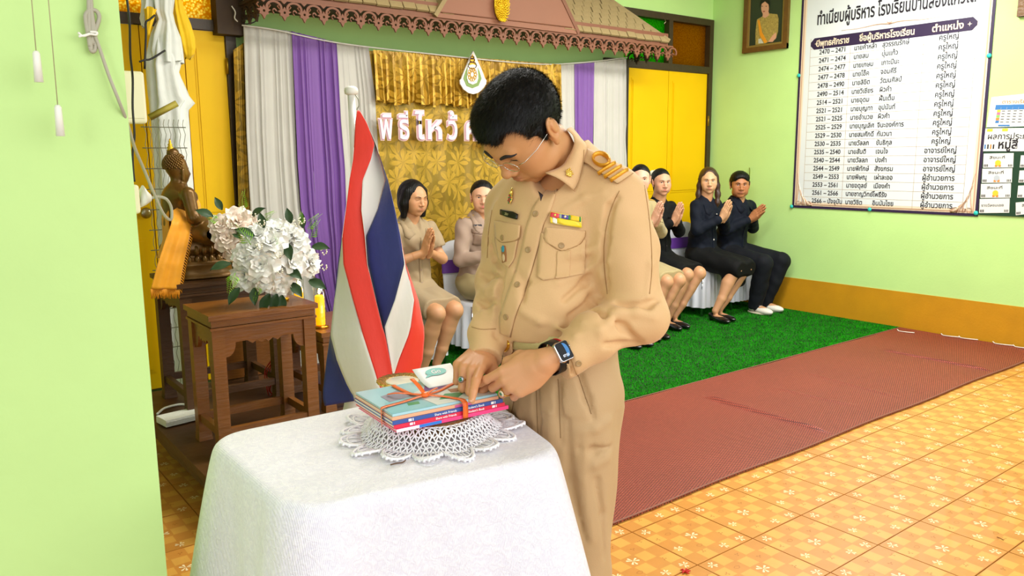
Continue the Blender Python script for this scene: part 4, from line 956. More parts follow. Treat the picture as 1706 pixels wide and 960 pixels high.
def vase(cpx, Y0, zbase, rpx, items, ferns, leaves, buds, label, rm_i, grp):
    c = onY(*cpx, Y0); e = empty('flower_vase', (c[0], c[1], zbase), label, 'flower vase', grp); e.location = (c[0], Y0, zbase)
    zt = zbase+.16
    MB().lathe((c[0], Y0, zbase), [(.04, 0), (.042, .008), (.018, .02), (.02, .035), (.045, .07), (.048, .09), (.03, .13), (.034, .16)], 20).build('gold_vase', mat('gold_glass', 'E8B020', .15, .7), e)
    ctr = onY(cpx[0], cpx[1], Y0)
    for k, (x, y, s) in enumerate(items):
        p = onY(x, y, Y0); dx, dz = p[0]-ctr[0], p[2]-ctr[2]; dep = math.sqrt(max(0, (.21)**2-dx*dx-dz*dz)); q = np.array([p[0], Y0, p[2]]); q = EYE+(q-EYE)*((Y0-dep*.75)/Y0)
        n = unit(q-np.array([ctr[0], Y0+.10, ctr[2]-.05]))
        piece('rose', rm_i[k % len(rm_i)], q-n*.03, e, aim(n), (s,)*3)
        st_ = MB().tube([q-n*.03, (q+np.array([c[0], Y0, zt]))/2, (c[0], Y0, zt-.02)], .0025, 5); st_.build('stem', M_lfd, e)
    for (x, y, dx, dy, s, me_) in [(*f, lf_f) for f in ferns]+[(*l, lf_d) for l in leaves]:
        q = onY(x, y, Y0); q = EYE+(q-EYE)*((Y0-.12)/Y0); dv = RT*dx-UP*dy-FW*.35; piece(me_.name.split('.')[0], me_, q, e, aimx(dv), (s,)*3)
    for x, y in buds:
        q = onY(x, y, Y0); q = EYE+(q-EYE)*((Y0-.17)/Y0); mb = MB()
        for k in range(7): mb.ball(q+.012*np.array([math.cos(k*2.4), math.sin(k*1.3), math.sin(k*2.4)]), .0042, nu=6, nv=4)
        tag(mb.build('tiny_buds', M_bud, e), kind='stuff')
    return e
vase((462, 432), 3.42, .831, 75, [(463, 378, 1.0), (450, 400, 1.15), (496, 394, 1.1), (406, 425, 1.0), (433, 440, 1.25), (404, 462, 1.05), (490, 436, 1.2), (523, 435, 1.1), (466, 474, 1.15), (428, 388, .95), (483, 382, .9), (420, 410, .9), (440, 466, 1.0)],
     [(512, 382, .7, -.7, 1), (517, 398, .5, -.9, 1), (418, 408, -.4, -.7, 1.1), (392, 455, -.2, 1, 1), (456, 420, .2, -.7, .8), (430, 475, -.1, .9, .8), (500, 376, .2, -.8, .7)],
     [(477, 405, .3, .8, 1), (520, 412, .9, 0, 1), (385, 440, -.8, .2, 1), (480, 450, .6, .3, 1), (515, 468, .8, .3, 1.1), (450, 490, -.4, 1, 1.1), (470, 492, .1, 1, 1.0), (462, 490, -.2, 1, 1.0), (424, 480, .1, 1, .9), (505, 380, 0, -1, .8), (485, 372, -.2, -1, .8), (440, 380, -.2, -1, .8), (450, 440, .1, -.8, .8), (400, 480, -.5, .8, 1), (485, 472, .6, .6, 1), (424, 395, -.8, -.4, 1)],
     [(466, 452), (463, 425), (432, 412), (540, 446), (503, 368), (540, 420), (436, 372), (494, 372)], 'round bunch of white silk roses on the front teak stand', roses[:2], 'vases of white silk roses')
vase((398, 392), 3.95, .58, 40, [(398, 366, 1.25), (378, 396, 1.1), (392, 412, 1.1), (412, 380, 1.1), (366, 372, .9), (420, 372, .8)],
     [(404, 350, .2, -1, 1), (438, 368, .8, -.5, .9), (366, 370, -.6, -.3, .9)], [(355, 362, -.8, -.4, 1), (420, 362, .7, -.5, 1), (388, 385, .3, .2, 1), (370, 350, -.4, -.9, .8)], [(382, 376), (395, 425), (422, 360)], 'cream rose bunch half hidden behind the white rose bunch', [roses[2]], 'vases of white silk roses')

# candles on brass stands
def candle(px, y0, y1, Yc, zb, label):
    top = onY(px, y0, Yc); bot = onY(px, y1, Yc); e = empty('glass_candle', (top[0], Yc, zb), label, 'candle', 'burning yellow candles on the altar'); x = top[0]
    MB().lathe((x, Yc, zb), [(.04, 0), (.042, .006), (.012, .02), (.01, bot[2]-zb-.03), (.03, bot[2]-zb-.012), (.034, bot[2]-zb-.004)], 18).build('brass_stand', mat('polished_brass', 'D0902C', .2, 1), e)
    MB().lathe((x, Yc, bot[2]), [(.022, 0), (.023, .01), (.023, top[2]-bot[2]-.006), (.019, top[2]-bot[2])], 20).build('yellow_wax', mat('yellow_candle_wax', 'F8B010', .45, emit=('FF9A00', 1.3)), e)  # wax emits by itself, standing in for flame light within it
    MB().tube([(x, Yc, top[2]), (x+.001, Yc, top[2]+.010)], .0012, 5).build('wick', M_ink, e)
    MB().lathe((x, Yc, top[2]+.006), [(.002, 0), (.006, .006), (.0065, .012), (.004, .022), (.001, .034)], 10).build('flame', mat('candle_flame', 'FFE080', .5, emit=('FFD070', 30)), e)
    h = top[2]-bot[2]; MB().lathe((x, Yc, bot[2]), [(.027, 0), (.0285, .004), (.030, h+.05), (.0285, h+.05), (.0275, .006), (.02, .004)], 22).build('glass_sleeve', clear_mat('clear_glass'), e)
    l = bpy.data.lights.new('candle_light', 'POINT'); l.energy = .06; l.color = (1, .62, .2); l.shadow_soft_size = .01
    lo = bpy.data.objects.new('candle_light', l); COL.objects.link(lo); lo.location = (x, Yc-.0, top[2]+.045); lo.parent = e; lo.matrix_parent_inverse = Matrix.Translation(e.location).inverted()
candle(532, 492, 547, 3.68, .621, 'nearer tall yellow candle in a glass sleeve at the corner of the stand')
candle(497, 480, 540, 3.86, .621, 'farther yellow candle burning behind the white roses')

# things behind and under the altar
M_wh = mat('white_draped_cloth', 'E2E6E0', .75, sheen=.3, bump=(14, .35), var=.04); M_ylc = mat('yellow_draped_cloth', 'F0C400', .7, sheen=.2, bump=(18, .4), var=.05)
def bundle(name, rows, Y0, dep, m, parent, seed=0, n=64, nf=7, amp=.12, nz=60):
    rr = np.array(rows, float); G = []
    for y in np.linspace(rr[0, 0], rr[-1, 0], nz):
        a, b = np.interp(y, rr[:, 0], rr[:, 1]), np.interp(y, rr[:, 0], rr[:, 2]); p, q = onY(a, y, Y0), onY(b, y, Y0); c, w_ = (p+q)/2, (q[0]-p[0])/2; L = []
        for k in range(n):
            t = 2*PI*k/n; f = 1+amp*(math.sin(t*nf+seed+.01*y)+.5*math.sin(t*(nf*1.7)+seed*2+.03*y))-amp
            L.append((c[0]+w_*f*math.cos(t), Y0+min(dep, w_*1.2)*f*math.sin(t), c[2]+.006*math.sin(t*3+y*.1)))
        G.append(L)
    return MB().grid(np.array(G), close=True).build(name, m, parent)
cb = empty('tied_cloth_bundle', onY(285, 640, 5.0)*[1, 1, 0], 'tall bundle of white cloth tied with black cord in front of left yellow door', 'cloth')
bundle('white_cloth', [(-30, 250, 292), (0, 252, 290), (22, 256, 288), (36, 262, 291), (60, 252, 300), (85, 249, 304), (104, 252, 306)], 4.98, .10, M_wh, cb, 1)
bundle('white_cloth', [(36, 262, 275), (60, 250, 285), (108, 240, 302), (118, 243, 298), (160, 246, 315), (172, 247, 326), (182, 248, 313), (260, 256, 318), (340, 262, 323), (430, 268, 327), (520, 272, 330), (648, 280, 336)], 5.0, .11, M_wh, cb, 3)
bundle('white_cloth', [(-30, 236, 262), (10, 236, 262), (30, 233, 258), (45, 236, 250)], 5.02, .06, M_wh, cb, 5)
bundle('yellow_cloth', [(-10, 284, 300), (20, 284, 308), (40, 286, 317), (60, 290, 324), (80, 296, 326), (92, 302, 324), (98, 308, 318)], 5.05, .10, M_ylc, cb, 4, nf=7, amp=.10)
bundle('yellow_cloth', [(14, 240, 262), (28, 242, 258), (44, 244, 252), (58, 246, 249)], 4.96, .05, M_ylc, cb, 6)
for pts in ([(232, 103), (241, 100), (252, 98), (275, 84)], [(241, 115), (243, 60), (243, 38), (250, 32), (258, 25)]):
    MB().tube(smooth_path([onY(x, y, 4.87) for x, y in pts]), .006, 6).build('black_cord', MATS['black_rubber'], cb)
wr_ = empty('wire_mesh_rack', onY(300, 640, 4.82)*[1, 1, 0], 'grey wire mesh screen with a wooden top bar standing behind the statue', 'wire rack')
M_wire = mat('galvanised_wire', '8A8A78', .4, .7)
a_, b_ = onY(249, 196, 4.82), onY(295, 172, 4.78); MB().tube([a_, b_], [.018, .018], 4).build('wooden_bar', mat('olive_wood', 'A89A3A', .6, var=.1), wr_)
X0_, X1_ = onY(250, 400, 4.82)[0], onY(300, 400, 4.82)[0]+.42
for k in range(12):
    z = onY(270, 212, 4.82)[2]-.115*k
    if z < .06: break
    MB().tube([(X0_, 4.82, z), (X0_+.24 if z > .9 else X1_, 4.82, z)], .003, 5).build('cross_wire', M_wire, wr_)
for k in range(9):
    x = X0_+.02+.026*k; MB().tube([(x+.006*math.sin(i*1.6), 4.815, .03+i*.028) for i in range(60)], .0017, 4).build('wavy_wire', M_wire, wr_)
mb = MB()
for k in range(15):
    x = X0_+.02+.026*(9+k); mb.tube([(x+.006*math.sin(i*1.6), 4.815, .03+i*.028) for i in range(28)], .0017, 4)
tag(mb.build('wavy_wire', M_wire, wr_), kind='stuff')
ob = empty('orange_carved_box', onY(372, 500, 4.55)*[1, 1, 0]+[0, 0, .216], 'orange painted carved box glimpsed between the two teak stands', 'box')
p0, p1 = onY(352, 482, 4.45), onY(470, 482, 4.45)
for k in range(3):
    x = p0[0]+(p1[0]-p0[0])*(k/3)
    pts = [(0, 0), (.14, 0), (.14, .055), (.125, .068), (.10, .055), (.07, .05), (.04, .055), (.02, .068), (0, .055)]
    MB().prism(pts, ((x, 4.45, p0[2]-.055), (1, 0, 0), (0, 0, 1), (0, 1, 0)), .02).build('carved_front', mat('orange_lacquer', 'E0641A', .45, var=.08), ob)
MB().bb(p0[0], p1[0], 4.46, 4.49, .22, p0[2]-.02).build('box_side', MATS['dark_teak'], ob); 
yb = bundle('yellow_cloth_heap', [(505, 370, 386), (520, 352, 400), (560, 346, 402), (600, 350, 404), (622, 352, 400)], 4.62, .12, M_ylc, None, 8, nf=11, amp=.25)
tag(yb, 'crumpled yellow cloth heap under the back of the altar', 'cloth')
tw = MB(); 
for k in range(3): 
    p = onZ(302, 700-3*k, .222+.012*k); tw.add(*(lambda m_: (np.concatenate(m_.v), m_.f))(MB().box((p[0]+.0, p[1], .228+.013*k), (.19, .11, .012), R=rotz(.15))), 0, False)
tag(tw.build('folded_towel', mat('white_towel', 'DADAD0', .9, bump=(120, .4))), 'folded white towel on the low dark platform by the pillar', 'towel')
wi = MB(); r_ = np.random.default_rng(3)
rw = empty('red_wire_tangle', onY(450, 640, 4.2)*[1, 1, 0]+[0, 0, .216], 'tangle of thin red wires under the front teak stand', 'wires')
for k in range(9):
    x = 438+r_.uniform(0, 10); MB().tube(smooth_path([onY(478, 588+r_.uniform(-3, 10), 4.0), onY(455+r_.uniform(-6, 6), 590+r_.uniform(-6, 12), 4.0), onY(440+r_.uniform(0, 22), 620+r_.uniform(-8, 8), 4.05), onY(446+r_.uniform(-4, 24), 650+r_.uniform(-8, 8), 4.0), onY(445+r_.uniform(-4, 34), 662+r_.uniform(-4, 4), 4.05)]), .0028, 5).build('red_wire', mat('red_cable', 'B01810', .4), rw)
tag(MB().tube([onY(465, 633, 3.95), onY(476, 631, 3.95)], .010, 10).build('cable_joint', mat('white_plastic', 'E8E8DC', .4), rw))
bc = MB().tube(smooth_path([onZ(262, 690, .224), onZ(275, 680, .224), onZ(300, 674, .224), onZ(318, 676, .224)]), .006, 6)
tag(bc.build('white_cable', MATS['white_plastic']), 'white cable lying curved on the low dark platform', 'cable')

# ------------------------------------------------------------------ fittings on the pillar
PX = .335; M_wp = MATS['white_plastic']; M_iv = mat('ivory_plastic', 'E8E2BC', .45)
def pill(px, py, Y=1.70): return onY(px, py, Y)
def fit(name, x0, x1, y0, y1, Y, label, cat, m, dy=.035, shade=None):
    a, b = onY(x0, y0, Y), onY(x1, y1, Y); e = empty(name, (PX, Y, b[2]), label, cat)
    o = MB().bb(PX+.0005, b[0], Y, Y+dy, b[2], a[2]).build('casing', m, e); bv = o.modifiers.new('soft_edges', 'BEVEL'); bv.width = .006; bv.segments = 3; return e, a, b
e1, a1, b1 = fit('cable_duct', 200, 212, 66, 290, 1.60, 'narrow ivory cable duct running down the pillar edge', 'cable duct', M_iv)
MB().bb(PX+.001, b1[0]-.004, 1.598, 1.60, b1[2]+.01, a1[2]-.01).build('duct_lid', M_iv, e1)
e2, a2, b2 = fit('switch_box', 222, 247, 118, 206, 1.70, 'ivory electric switch box on the side of the pillar', 'switch box', M_iv)
MB().bb(PX+.004, b2[0]-.006, 1.697, 1.70, b2[2]+.01, a2[2]-.01).build('box_lid', M_iv, e2)
e3, a3, b3 = fit('wall_socket', 223, 236, 308, 356, 1.66, 'ivory wall socket on the pillar side with a plug in it', 'socket', M_iv)
pg = empty('plug_and_cable', (PX, 1.72, 1.2), 'white plug and its flex looping beside the pillar edge', 'plug')
MB().bb(b3[0]-.002, b3[0]+.0, 1.70, 1.73, b3[2]+.03, a3[2]-.02).build('plug_back', MATS['black_rubber'], pg)
MB().tube([onY(234, 328, 1.69), onY(244, 330, 1.69), onY(252, 330, 1.69)], [.024, .014, .006], 10).build('plug', M_wp, pg)
MB().tube(smooth_path([onY(252, 330, 1.69), onY(264, 328, 1.69), onY(277, 332, 1.69), onY(285, 345, 1.70), onY(286, 362, 1.70), onY(282, 366, 1.70), onY(272, 356, 1.68), onY(258, 326, 1.66), onY(240, 283, 1.64), onY(224, 245, 1.60), onY(212, 205, 1.56), onY(198, 168, 1.535), onY(181, 125, 1.535), onY(165, 78, 1.535), onY(158, 60, 1.535)]), .0030, 8).build('flex', mat('grey_white_flex', 'A8A48E', .5), pg)
cl = empty('coiled_flex', onY(153, 40, 1.54), 'doubled grey flex knotted in a loop at the top of the pillar', 'cable')
for pts in ([(148, -40), (148, 10), (149, 60), (150, 78), (154, 86), (159, 80), (158, 55), (153, 22), (151, -5)], [(150, 78), (147, 60), (143, 35), (143, 24), (150, 17), (160, 18), (165, 26), (164, 36), (157, 55), (152, 70), (152, 84)], [(155, 75), (154, 45), (152, 20), (152, 5)]):
    MB().tube(smooth_path([onY(x, y, 1.538) for x, y in pts]), .0036, 8).build('flex_loop', MATS['grey_white_flex'], cl)
for pts in ([(130, 54), (138, 60), (150, 57), (160, 58), (161, 54), (150, 53)], [(131, 61), (140, 59), (150, 56)]): MB().tube(smooth_path([onY(x, y, 1.528) for x, y in pts]), .002, 6).build('cable_tie', M_wp, cl)
bk = MB().tube(smooth_path([onY(209, -20, 1.62), onY(213, 10, 1.62), onY(216, 40, 1.62), onY(217, 90, 1.64), onY(221, 130, 1.66), onY(221, 180, 1.66), onY(224, 225, 1.66), onY(221, 255, 1.66), onY(222, 285, 1.66), onY(224, 303, 1.66)]), .0022, 6)
tag(bk.build('black_cable', MATS['black_rubber']), 'thin black cable hanging down along the pillar side fittings', 'cable')
for x0, y0, x1, y1, lab in ((50, -30, 60, 85, 'left pull cord with a white toggle hanging before the pillar'), (78, -30, 96, 175, 'right longer pull cord with a white toggle before the pillar')):
    e = empty('pull_cord', onY(x1, y1, 1.50), lab, 'pull cord', 'light pull cords at the pillar'); 
    p, q = onY(x0, y0, 1.50), onY(x1, y1, 1.50); r = onY(x1+5, y1+52, 1.50)
    MB().tube([p+(p-q)*1.2, p, q], .0008, 5).build('cord', mat('beige_string', 'A8A07C', .8), e); MB().tube([q, q+(r-q)*.08, r], [.0035, .0055, .0068], 8).build('toggle', M_wp, e)

# ================================================================== TABLE WITH CLOTH
TZ = .87
def mat_lace():
    m = mat('white_lace_cloth', 'EEECF2', .7, sheen=.25); N = m.node_tree.nodes; L = m.node_tree.links; b = N['Principled BSDF']
    tc = N.new('ShaderNodeTexCoord'); v = N.new('ShaderNodeTexVoronoi'); v.inputs['Scale'].default_value = 26; v.feature = 'SMOOTH_F1'
    n = N.new('ShaderNodeTexNoise'); n.inputs['Scale'].default_value = 60; n.inputs['Detail'].default_value = 6; n.inputs['Distortion'].default_value = 2.2
    w_ = N.new('ShaderNodeTexWave'); w_.inputs['Scale'].default_value = 110; w_.inputs['Distortion'].default_value = 1
    for t in (v, n, w_): L.new(tc.outputs['Object'], t.inputs['Vector'])
    a = N.new('ShaderNodeMath'); a.operation = 'ADD'; L.new(n.outputs[0], a.inputs[0]); L.new(v.outputs['Distance'], a.inputs[1])
    c = N.new('ShaderNodeMath'); c.operation = 'MULTIPLY_ADD'; L.new(w_.outputs[0], c.inputs[0]); c.inputs[1].default_value = .18; L.new(a.outputs[0], c.inputs[2])
    bp = N.new('ShaderNodeBump'); bp.inputs['Strength'].default_value = .5; bp.inputs['Distance'].default_value = .005
    L.new(c.outputs[0], bp.inputs['Height']); L.new(bp.outputs[0], b.inputs['Normal'])
    cr = N.new('ShaderNodeValToRGB'); cr.color_ramp.elements[0].position = .42; cr.color_ramp.elements[1].position = .62
    cr.color_ramp.elements[0].color = (*lin('E4E2EC'), 1); cr.color_ramp.elements[1].color = (*lin('EEECF2'), 1)
    L.new(n.outputs[0], cr.inputs[0]); L.new(cr.outputs[0], b.inputs['Base Color']); return m
tbl = empty('round_cornered_table', (.78, 1.42, 0), 'small square table hidden under the white lace cloth', 'table')
CQ = np.array([(.47, 1.22), (.985, 1.145), (1.115, 1.64), (.475, 1.66)])
MB().prism([tuple(p*.97+CQ.mean(0)*.03) for p in CQ], ((0, 0, TZ-.03), (1, 0, 0), (0, 1, 0), (0, 0, 1)), .024).build('table_top', MATS['dark_teak'], tbl)
for p in CQ: q = p*.86+CQ.mean(0)*.14; MB().bb(q[0]-.02, q[0]+.02, q[1]-.02, q[1]+.02, 0, TZ-.03).build('leg', MATS['dark_teak'], tbl)
# rounded outline
def rounded(poly, r, n=9):
    out = []; k = len(poly)
    for i in range(k):
        a, b, c = poly[i-1], poly[i], poly[(i+1) % k]; u, v = (a-b)/np.linalg.norm(a-b), (c-b)/np.linalg.norm(c-b)
        p, q = b+u*r, b+v*r
        for t in np.linspace(0, 1, n): out.append((1-t)**2*p+2*t*(1-t)*b+t*t*q)
    return np.array(out)
ol = rounded(CQ, .075); seg = np.r_[0, np.cumsum(np.linalg.norm(np.diff(np.vstack([ol, ol[:1]]), axis=0), axis=1))]
ns = 420; ss = np.linspace(0, seg[-1], ns, endpoint=False); cl = np.vstack([ol, ol[:1]])
O_ = np.stack([np.interp(ss, seg, cl[:, 0]), np.interp(ss, seg, cl[:, 1])], -1)
tg = np.roll(O_, -3, 0)-np.roll(O_, 3, 0); tg /= np.linalg.norm(tg, axis=1)[:, None]; no = np.stack([tg[:, 1], -tg[:, 0]], -1)
cen = CQ.mean(0); G_ = []
for t in np.linspace(.02, .98, 26): G_.append(np.c_[cen+(O_-cen)*t, np.full(ns, TZ+.0035)+.0006*np.sin(O_[:, 0]*40+t*9)])
corner = np.zeros(ns)
for i, (c, w_, a) in enumerate(((CQ[0], .10, 1.0), (CQ[1], .11, 1.2), (CQ[2], .10, 1.0), (CQ[3], .10, 1.2))): corner += a*np.exp(-(np.linalg.norm(O_-c, axis=1)/w_)**2)
for i, dz in enumerate(np.r_[np.linspace(0, .03, 7), np.linspace(.05, .80, 46)]):
    rad = .006+.012*(1-math.exp(-dz/.008)); f = min(dz/.8, 1)
    fl_ = np.where((O_[:, 0] > .93) & (O_[:, 1] > 1.19), .12, 1.0)*np.where(O_[:, 0] < .49, .55, 1); fl_ = np.convolve(np.r_[fl_[-8:], fl_, fl_[:8]], np.ones(17)/17, 'valid')
    d_ = rad+fl_*.12*dz+fl_*corner*.12*f**.8+fl_*f**.7*(.018*np.sin(ss*19+1)+.012*np.sin(ss*31+dz*2)+.008*np.sin(ss*53+2))*np.clip(1-corner*.6, 0, 1)
    P_ = O_+no*d_[:, None]; P_ = P_+tg*(.008*f*np.sin(ss*37))[:, None]
    G_.append(np.c_[P_, np.full(ns, TZ+.004-dz)-.000*ss])
cloth = MB().grid(np.array(G_), close=True)
cloth.add(G_[0], [tuple(range(ns))], 0, True)
tc_ = tag(cloth.build('tablecloth', mat_lace()), 'white lace cloth draped over the small table to the floor', 'tablecloth')
tc_.location = (0, 0, 0)
MB_ = MB()
q = onZ(660, 772, TZ+.006); MB_.tube(smooth_path([q-[.012, 0, 0], q, q+[.010, -.006, .001], q+[.02, -.002, .002]]), [.0015]*18+[.001], 5)
tag(MB_.build('leaf_scrap', mat('dry_brown', '6A5040', .8)), 'tiny dry brown scrap lying on the white tablecloth', 'scrap')

# pedestal tray, crochet doily
SZ = .922; A_, B_ = onZ(657, 722, SZ), onZ(838, 683, SZ); U_ = unit(B_-A_); V_ = np.array([-U_[1], U_[0], 0]); ctr = A_+U_*.128+V_*.095
tr_ = MB().lathe((ctr[0], ctr[1], TZ+.0045), [(.06, 0), (.062, .006), (.03, .014), (.03, .022), (.095, .036), (.105, .040), (.104, .043), (.0, .042)], 28)
tag(tr_.build('pedestal_tray', mat('brown_gilt_tray', '8A6238', .4, .4)), 'low brown gilt pedestal tray under the crochet doily and books', 'tray')
def dz_(r): # doily drape height above the table
    if r < .112: return .046
    return max(.0045+.003, .046-(r-.112)*1.25)
dm = MB(); RD = .198
def dp(r, a, l=0): 
    rr = r*(1-.04*(r/.2)*math.sin(a*5+1)); return np.array([ctr[0]+rr*math.cos(a), ctr[1]+rr*math.sin(a), TZ+dz_(r)+.005*math.sin(a*9+1)*max(0, (r-.12)/.08)+.003*max(0, (r-.12)/.08)+l])
nsc = 16
for r_, w in ((.03, .0016), (.114, .0016), (.130, .0018), (.144, .0016), (.05, .0016), (.07, .0016), (.09, .0016), (.105, .002), (.122, .002), (.138, .0018), (.150, .0018)):
    dm.tube([dp(r_+.002*math.sin(a*48), a) for a in np.linspace(0, 2*PI, 145)], w, 4)
for k in range(96):
    a = 2*PI*k/96; dm.tube([dp(.03+.0, a), dp(.07, a), dp(.105, a+.004)], .0013, 4)
for k in range(nsc*8):
    a = 2*PI*k/(nsc*8); m_ = abs(((k % 8)-3.5)/4); r1 = .150+.042*math.cos(m_*PI/2)
    dm.tube([dp(.105, a), dp(.114, a+.03*(-1)**k), dp(.122, a-.02*(-1)**k), dp(.130, a+.03*(-1)**k), dp(.138, a-.02*(-1)**k), dp(min(r1, .152), a+.02*(-1)**k)], .0019, 4)
    if m_ < .95: dm.tube([dp(.150, a), dp((.15+r1)/2, a+.008*(-1)**k), dp(r1, a)], .0018, 4)
for off, wd in ((0, .0032), (-.013, .002)):
    dm.tube([dp(.150+(.044*abs(math.cos(((t*nsc) % 1-.5)*PI)) ** .8)+off*(abs(math.cos(((t*nsc) % 1-.5)*PI))), 2*PI*t, .0015) for t in np.linspace(0, 1, nsc*14+1)], wd, 5)
for k in range(nsc*8):
    t = (k+.5)/(nsc*8); a = 2*PI*t; r1 = .150+.044*abs(math.cos(((t*nsc) % 1-.5)*PI))**.8; dm.ball(dp(r1+.002, a), .0038, nu=5, nv=4)
dme = dm.build('crochet_doily', mat('white_crochet', 'F2F0F2', .8, bump=(300, .3)))
tag(dme, 'white scalloped crochet doily spread under the tied books', 'doily', kind='stuff')

# tied books
M_pg = mat('book_pages', 'E8E0CC', .8, bump=(200, .2, (1, 1, 12)))
books = [  # thickness, spine colour, label, dx, dy, len, wid
    (.0075, 'F04080', 'pink-spined workbook at the bottom of the tied stack', .004, 0, .262, .186), (.0075, 'E02848', "red-spined student's book, second from the bottom of the stack", 0, .002, .258, .188),
    (.0080, '3858A0', "blue-spined student's book in the middle of the stack", -.002, .003, .256, .189), (.0065, 'F4B088', 'peach-spined book just under the top book of the stack', -.001, .006, .246, .184), (.0050, 'A8D4DC', 'top book with pale blue picture cover under the orange ribbon', .001, .009, .243, .182)]
z = SZ; bk_e = []
M_whp = mat('white_print', 'F6F4F4', .6)
for k, (th, colr, lab, dx, dy, ln, wd) in enumerate(books):
    o = A_+U_*dx+V_*dy; o[2] = z; e = empty('tied_book', o, lab, 'book', 'books tied with orange ribbon'); mc = mat('cover_%d' % k, colr, .3, coat=.3)
    R = np.stack([U_, V_, [0, 0, 1]], 1); c0 = o+U_*ln/2+V_*wd/2
    MB().box(c0+V_*.001+[0, 0, th/2], (ln-.004, wd-.004, th-.0014), R=R).build('pages', M_pg, e)
    for zz in (th-.0007, .0007): MB().box(c0+[0, 0, zz], (ln, wd, .0012), R=R).build('cover', mc, e)
    mb = MB(); mb.box(o+U_*ln/2+[0, 0, th/2]-V_*.0003, (ln, .0016, th), R=R, mi=0)
    fr = lambda s_: (o+U_*s_-V_*.0016+[0, 0, th*.18], U_, (0, 0, 1), -V_)
    if k in (1, 2):
        put_text(mb, 'Share with Friends', th*.85, fr(.092), 1, bevel=.0001); put_text(mb, "Student's Book", th*.85, fr(.168), 1, bevel=.0001)
        for s_ in (.034, .226): mb.prism([(0, 0), (.007, 0), (.007, th*.66), (0, th*.66)], fr(s_), .0003, 1); mb.prism([(.009, 0), (.011, 0), (.011, th*.66), (.009, th*.66)], fr(s_), .0003, 1)
    if k == 0:
        mb.prism([(0, -th*.1), (.05, -th*.1), (.05, th*.7), (0, th*.7)], fr(.0), .0003, 1); mb.prism([(.05, -th*.1), (.10, -th*.1), (.10, th*.7), (.05, th*.7)], fr(0), .0003, 2)
        put_text(mb, 'Vocabulary', th*.7, fr(.055), 1, bevel=.0001)
    if k == 3: mb.prism([(0, -th*.1), (.04, -th*.1), (.04, th*.7), (0, th*.7)], fr(.14), .0003, 3)
    mb.build('spine', [mc, M_whp, mat('print_blue', '2878D0', .5), mat('print_magenta', 'D05898', .5)], e); z += th+.0003
TOPZ = z
# printed cover picture on the top book
e = bpy.data.objects['tied_book.004']; mb = MB(); o = A_+U_*.001+V_*.009; o[2] = TOPZ-.0006
def cv(pts, mi, lift=0): mb.prism(pts, (o+[0, 0, .0006+lift], U_, V_, (0, 0, 1)), .0002, mi)
cv([(.0, 0), (.100, 0), (.085, .06), (.02, .075), (0, .02)], 1); cv([(.10, .0), (.242, .0), (.242, .075), (.19, .15), (.09, .10)], 2, .0001); cv([(.03, .075), (.10, .09), (.075, .14), (.03, .12)], 5)
cv([(.12, .10), (.15, .095), (.242, .12), (.242, .16), (.15, .15)], 3, .0002); cv([(.12, .03), (.16, .02), (.19, .045), (.15, .06)], 4, .0003); cv([(.205, .05), (.225, .04), (.235, .06), (.215, .075)], 6, .0003)
cv([(.165, .06), (.195, .055), (.20, .08), (.17, .085)], 7, .0003); cv([(.05, .03), (.075, .028), (.08, .045), (.055, .047)], 4, .0003)
mb.build('cover_picture', [M_whp, mat('cover_sky', '8CC8D0', .3), mat('cover_paper', 'DCE0DA', .3), mat('cover_purple', '6A2878', .3), mat('cover_green', '4A9A68', .3), mat('cover_grey', '9C9AA8', .3), mat('cover_red', 'B03830', .3), mat('cover_brown', 'A87050', .3)], e)
# a raised white page with the green bubble, lifted at the back
pg_ = MB(); G_ = []
for j, t in enumerate(np.linspace(0, 1, 9)):
    G_.append([A_*[1, 1, 0]+[0, 0, TOPZ+.001]+U_*(.142+.098*s_)+V_*(.122+.080*t)+np.array([0, 0, .020*t*t+.004*t]) for s_ in np.linspace(0, 1.0, 7)])
G_ = np.array(G_); pm = solid(pg_.grid(G_).build('open_leaf', mat('leaf_paper', 'F0F0EE', .5), e), .0006)
bb_ = MB(); c0 = G_[6][3]+[0, 0, .0018]; n_ = unit(np.cross(G_[7][3]-G_[5][3], G_[6][4]-G_[6][2])); n_ = n_ if n_[2] > 0 else -n_; u2 = unit(G_[6][5]-G_[6][1]); v2 = np.cross(n_, u2)
bb_.prism([(.026*math.cos(a), .013*math.sin(a)) for a in np.linspace(0, 2*PI, 20)[:-1]], (c0, u2, v2, n_), .0004); bb_.prism([(-.022, -.004), (-.034, -.016), (-.012, -.011)], (c0, u2, v2, n_), .0004)
put_text(bb_, 'Go', .018, (c0-u2*.012-v2*.006+n_*.0005, u2, v2, n_), 1, bevel=.0005)
bb_.build('speech_bubble', [mat('bubble_green', '30A898', .4), M_whp], e)
# ribbon
M_rib = mat('orange_ribbon', 'F06A18', .35, coat=.3, bump=(200, .2)); rbn = empty('orange_ribbon', (ctr[0], ctr[1], TOPZ), 'shiny orange ribbon knotted around the stack of books', 'ribbon')
def RP(s_, t, h=.0025): return np.array([*(A_+U_*s_+V_*t)[:2], TOPZ+h])
def RS(s_, t, zz): return np.array([*(A_+U_*s_+V_*t)[:2], zz])
def rib(pts, w=.0065): MB().tube(smooth_path(pts), w, 8, flat=.18).build('ribbon_band', M_rib, rbn)
def band_(pts, wdir, w=.006):
    pts = smooth_path(pts); MBo = MB(); G1 = np.array([[p-np.array(wdir)*w, p+np.array(wdir)*w] for p in pts]); solid(MBo.grid(G1).build('ribbon_band', M_rib, rbn), .0008)
KN = RP(.105, .07, .006)
band_([RS(-.0035, .05, SZ+.001), RS(-.004, .05, TOPZ-.003), RP(.002, .052), RP(.05, .062), KN], V_*.9+U_*.3)
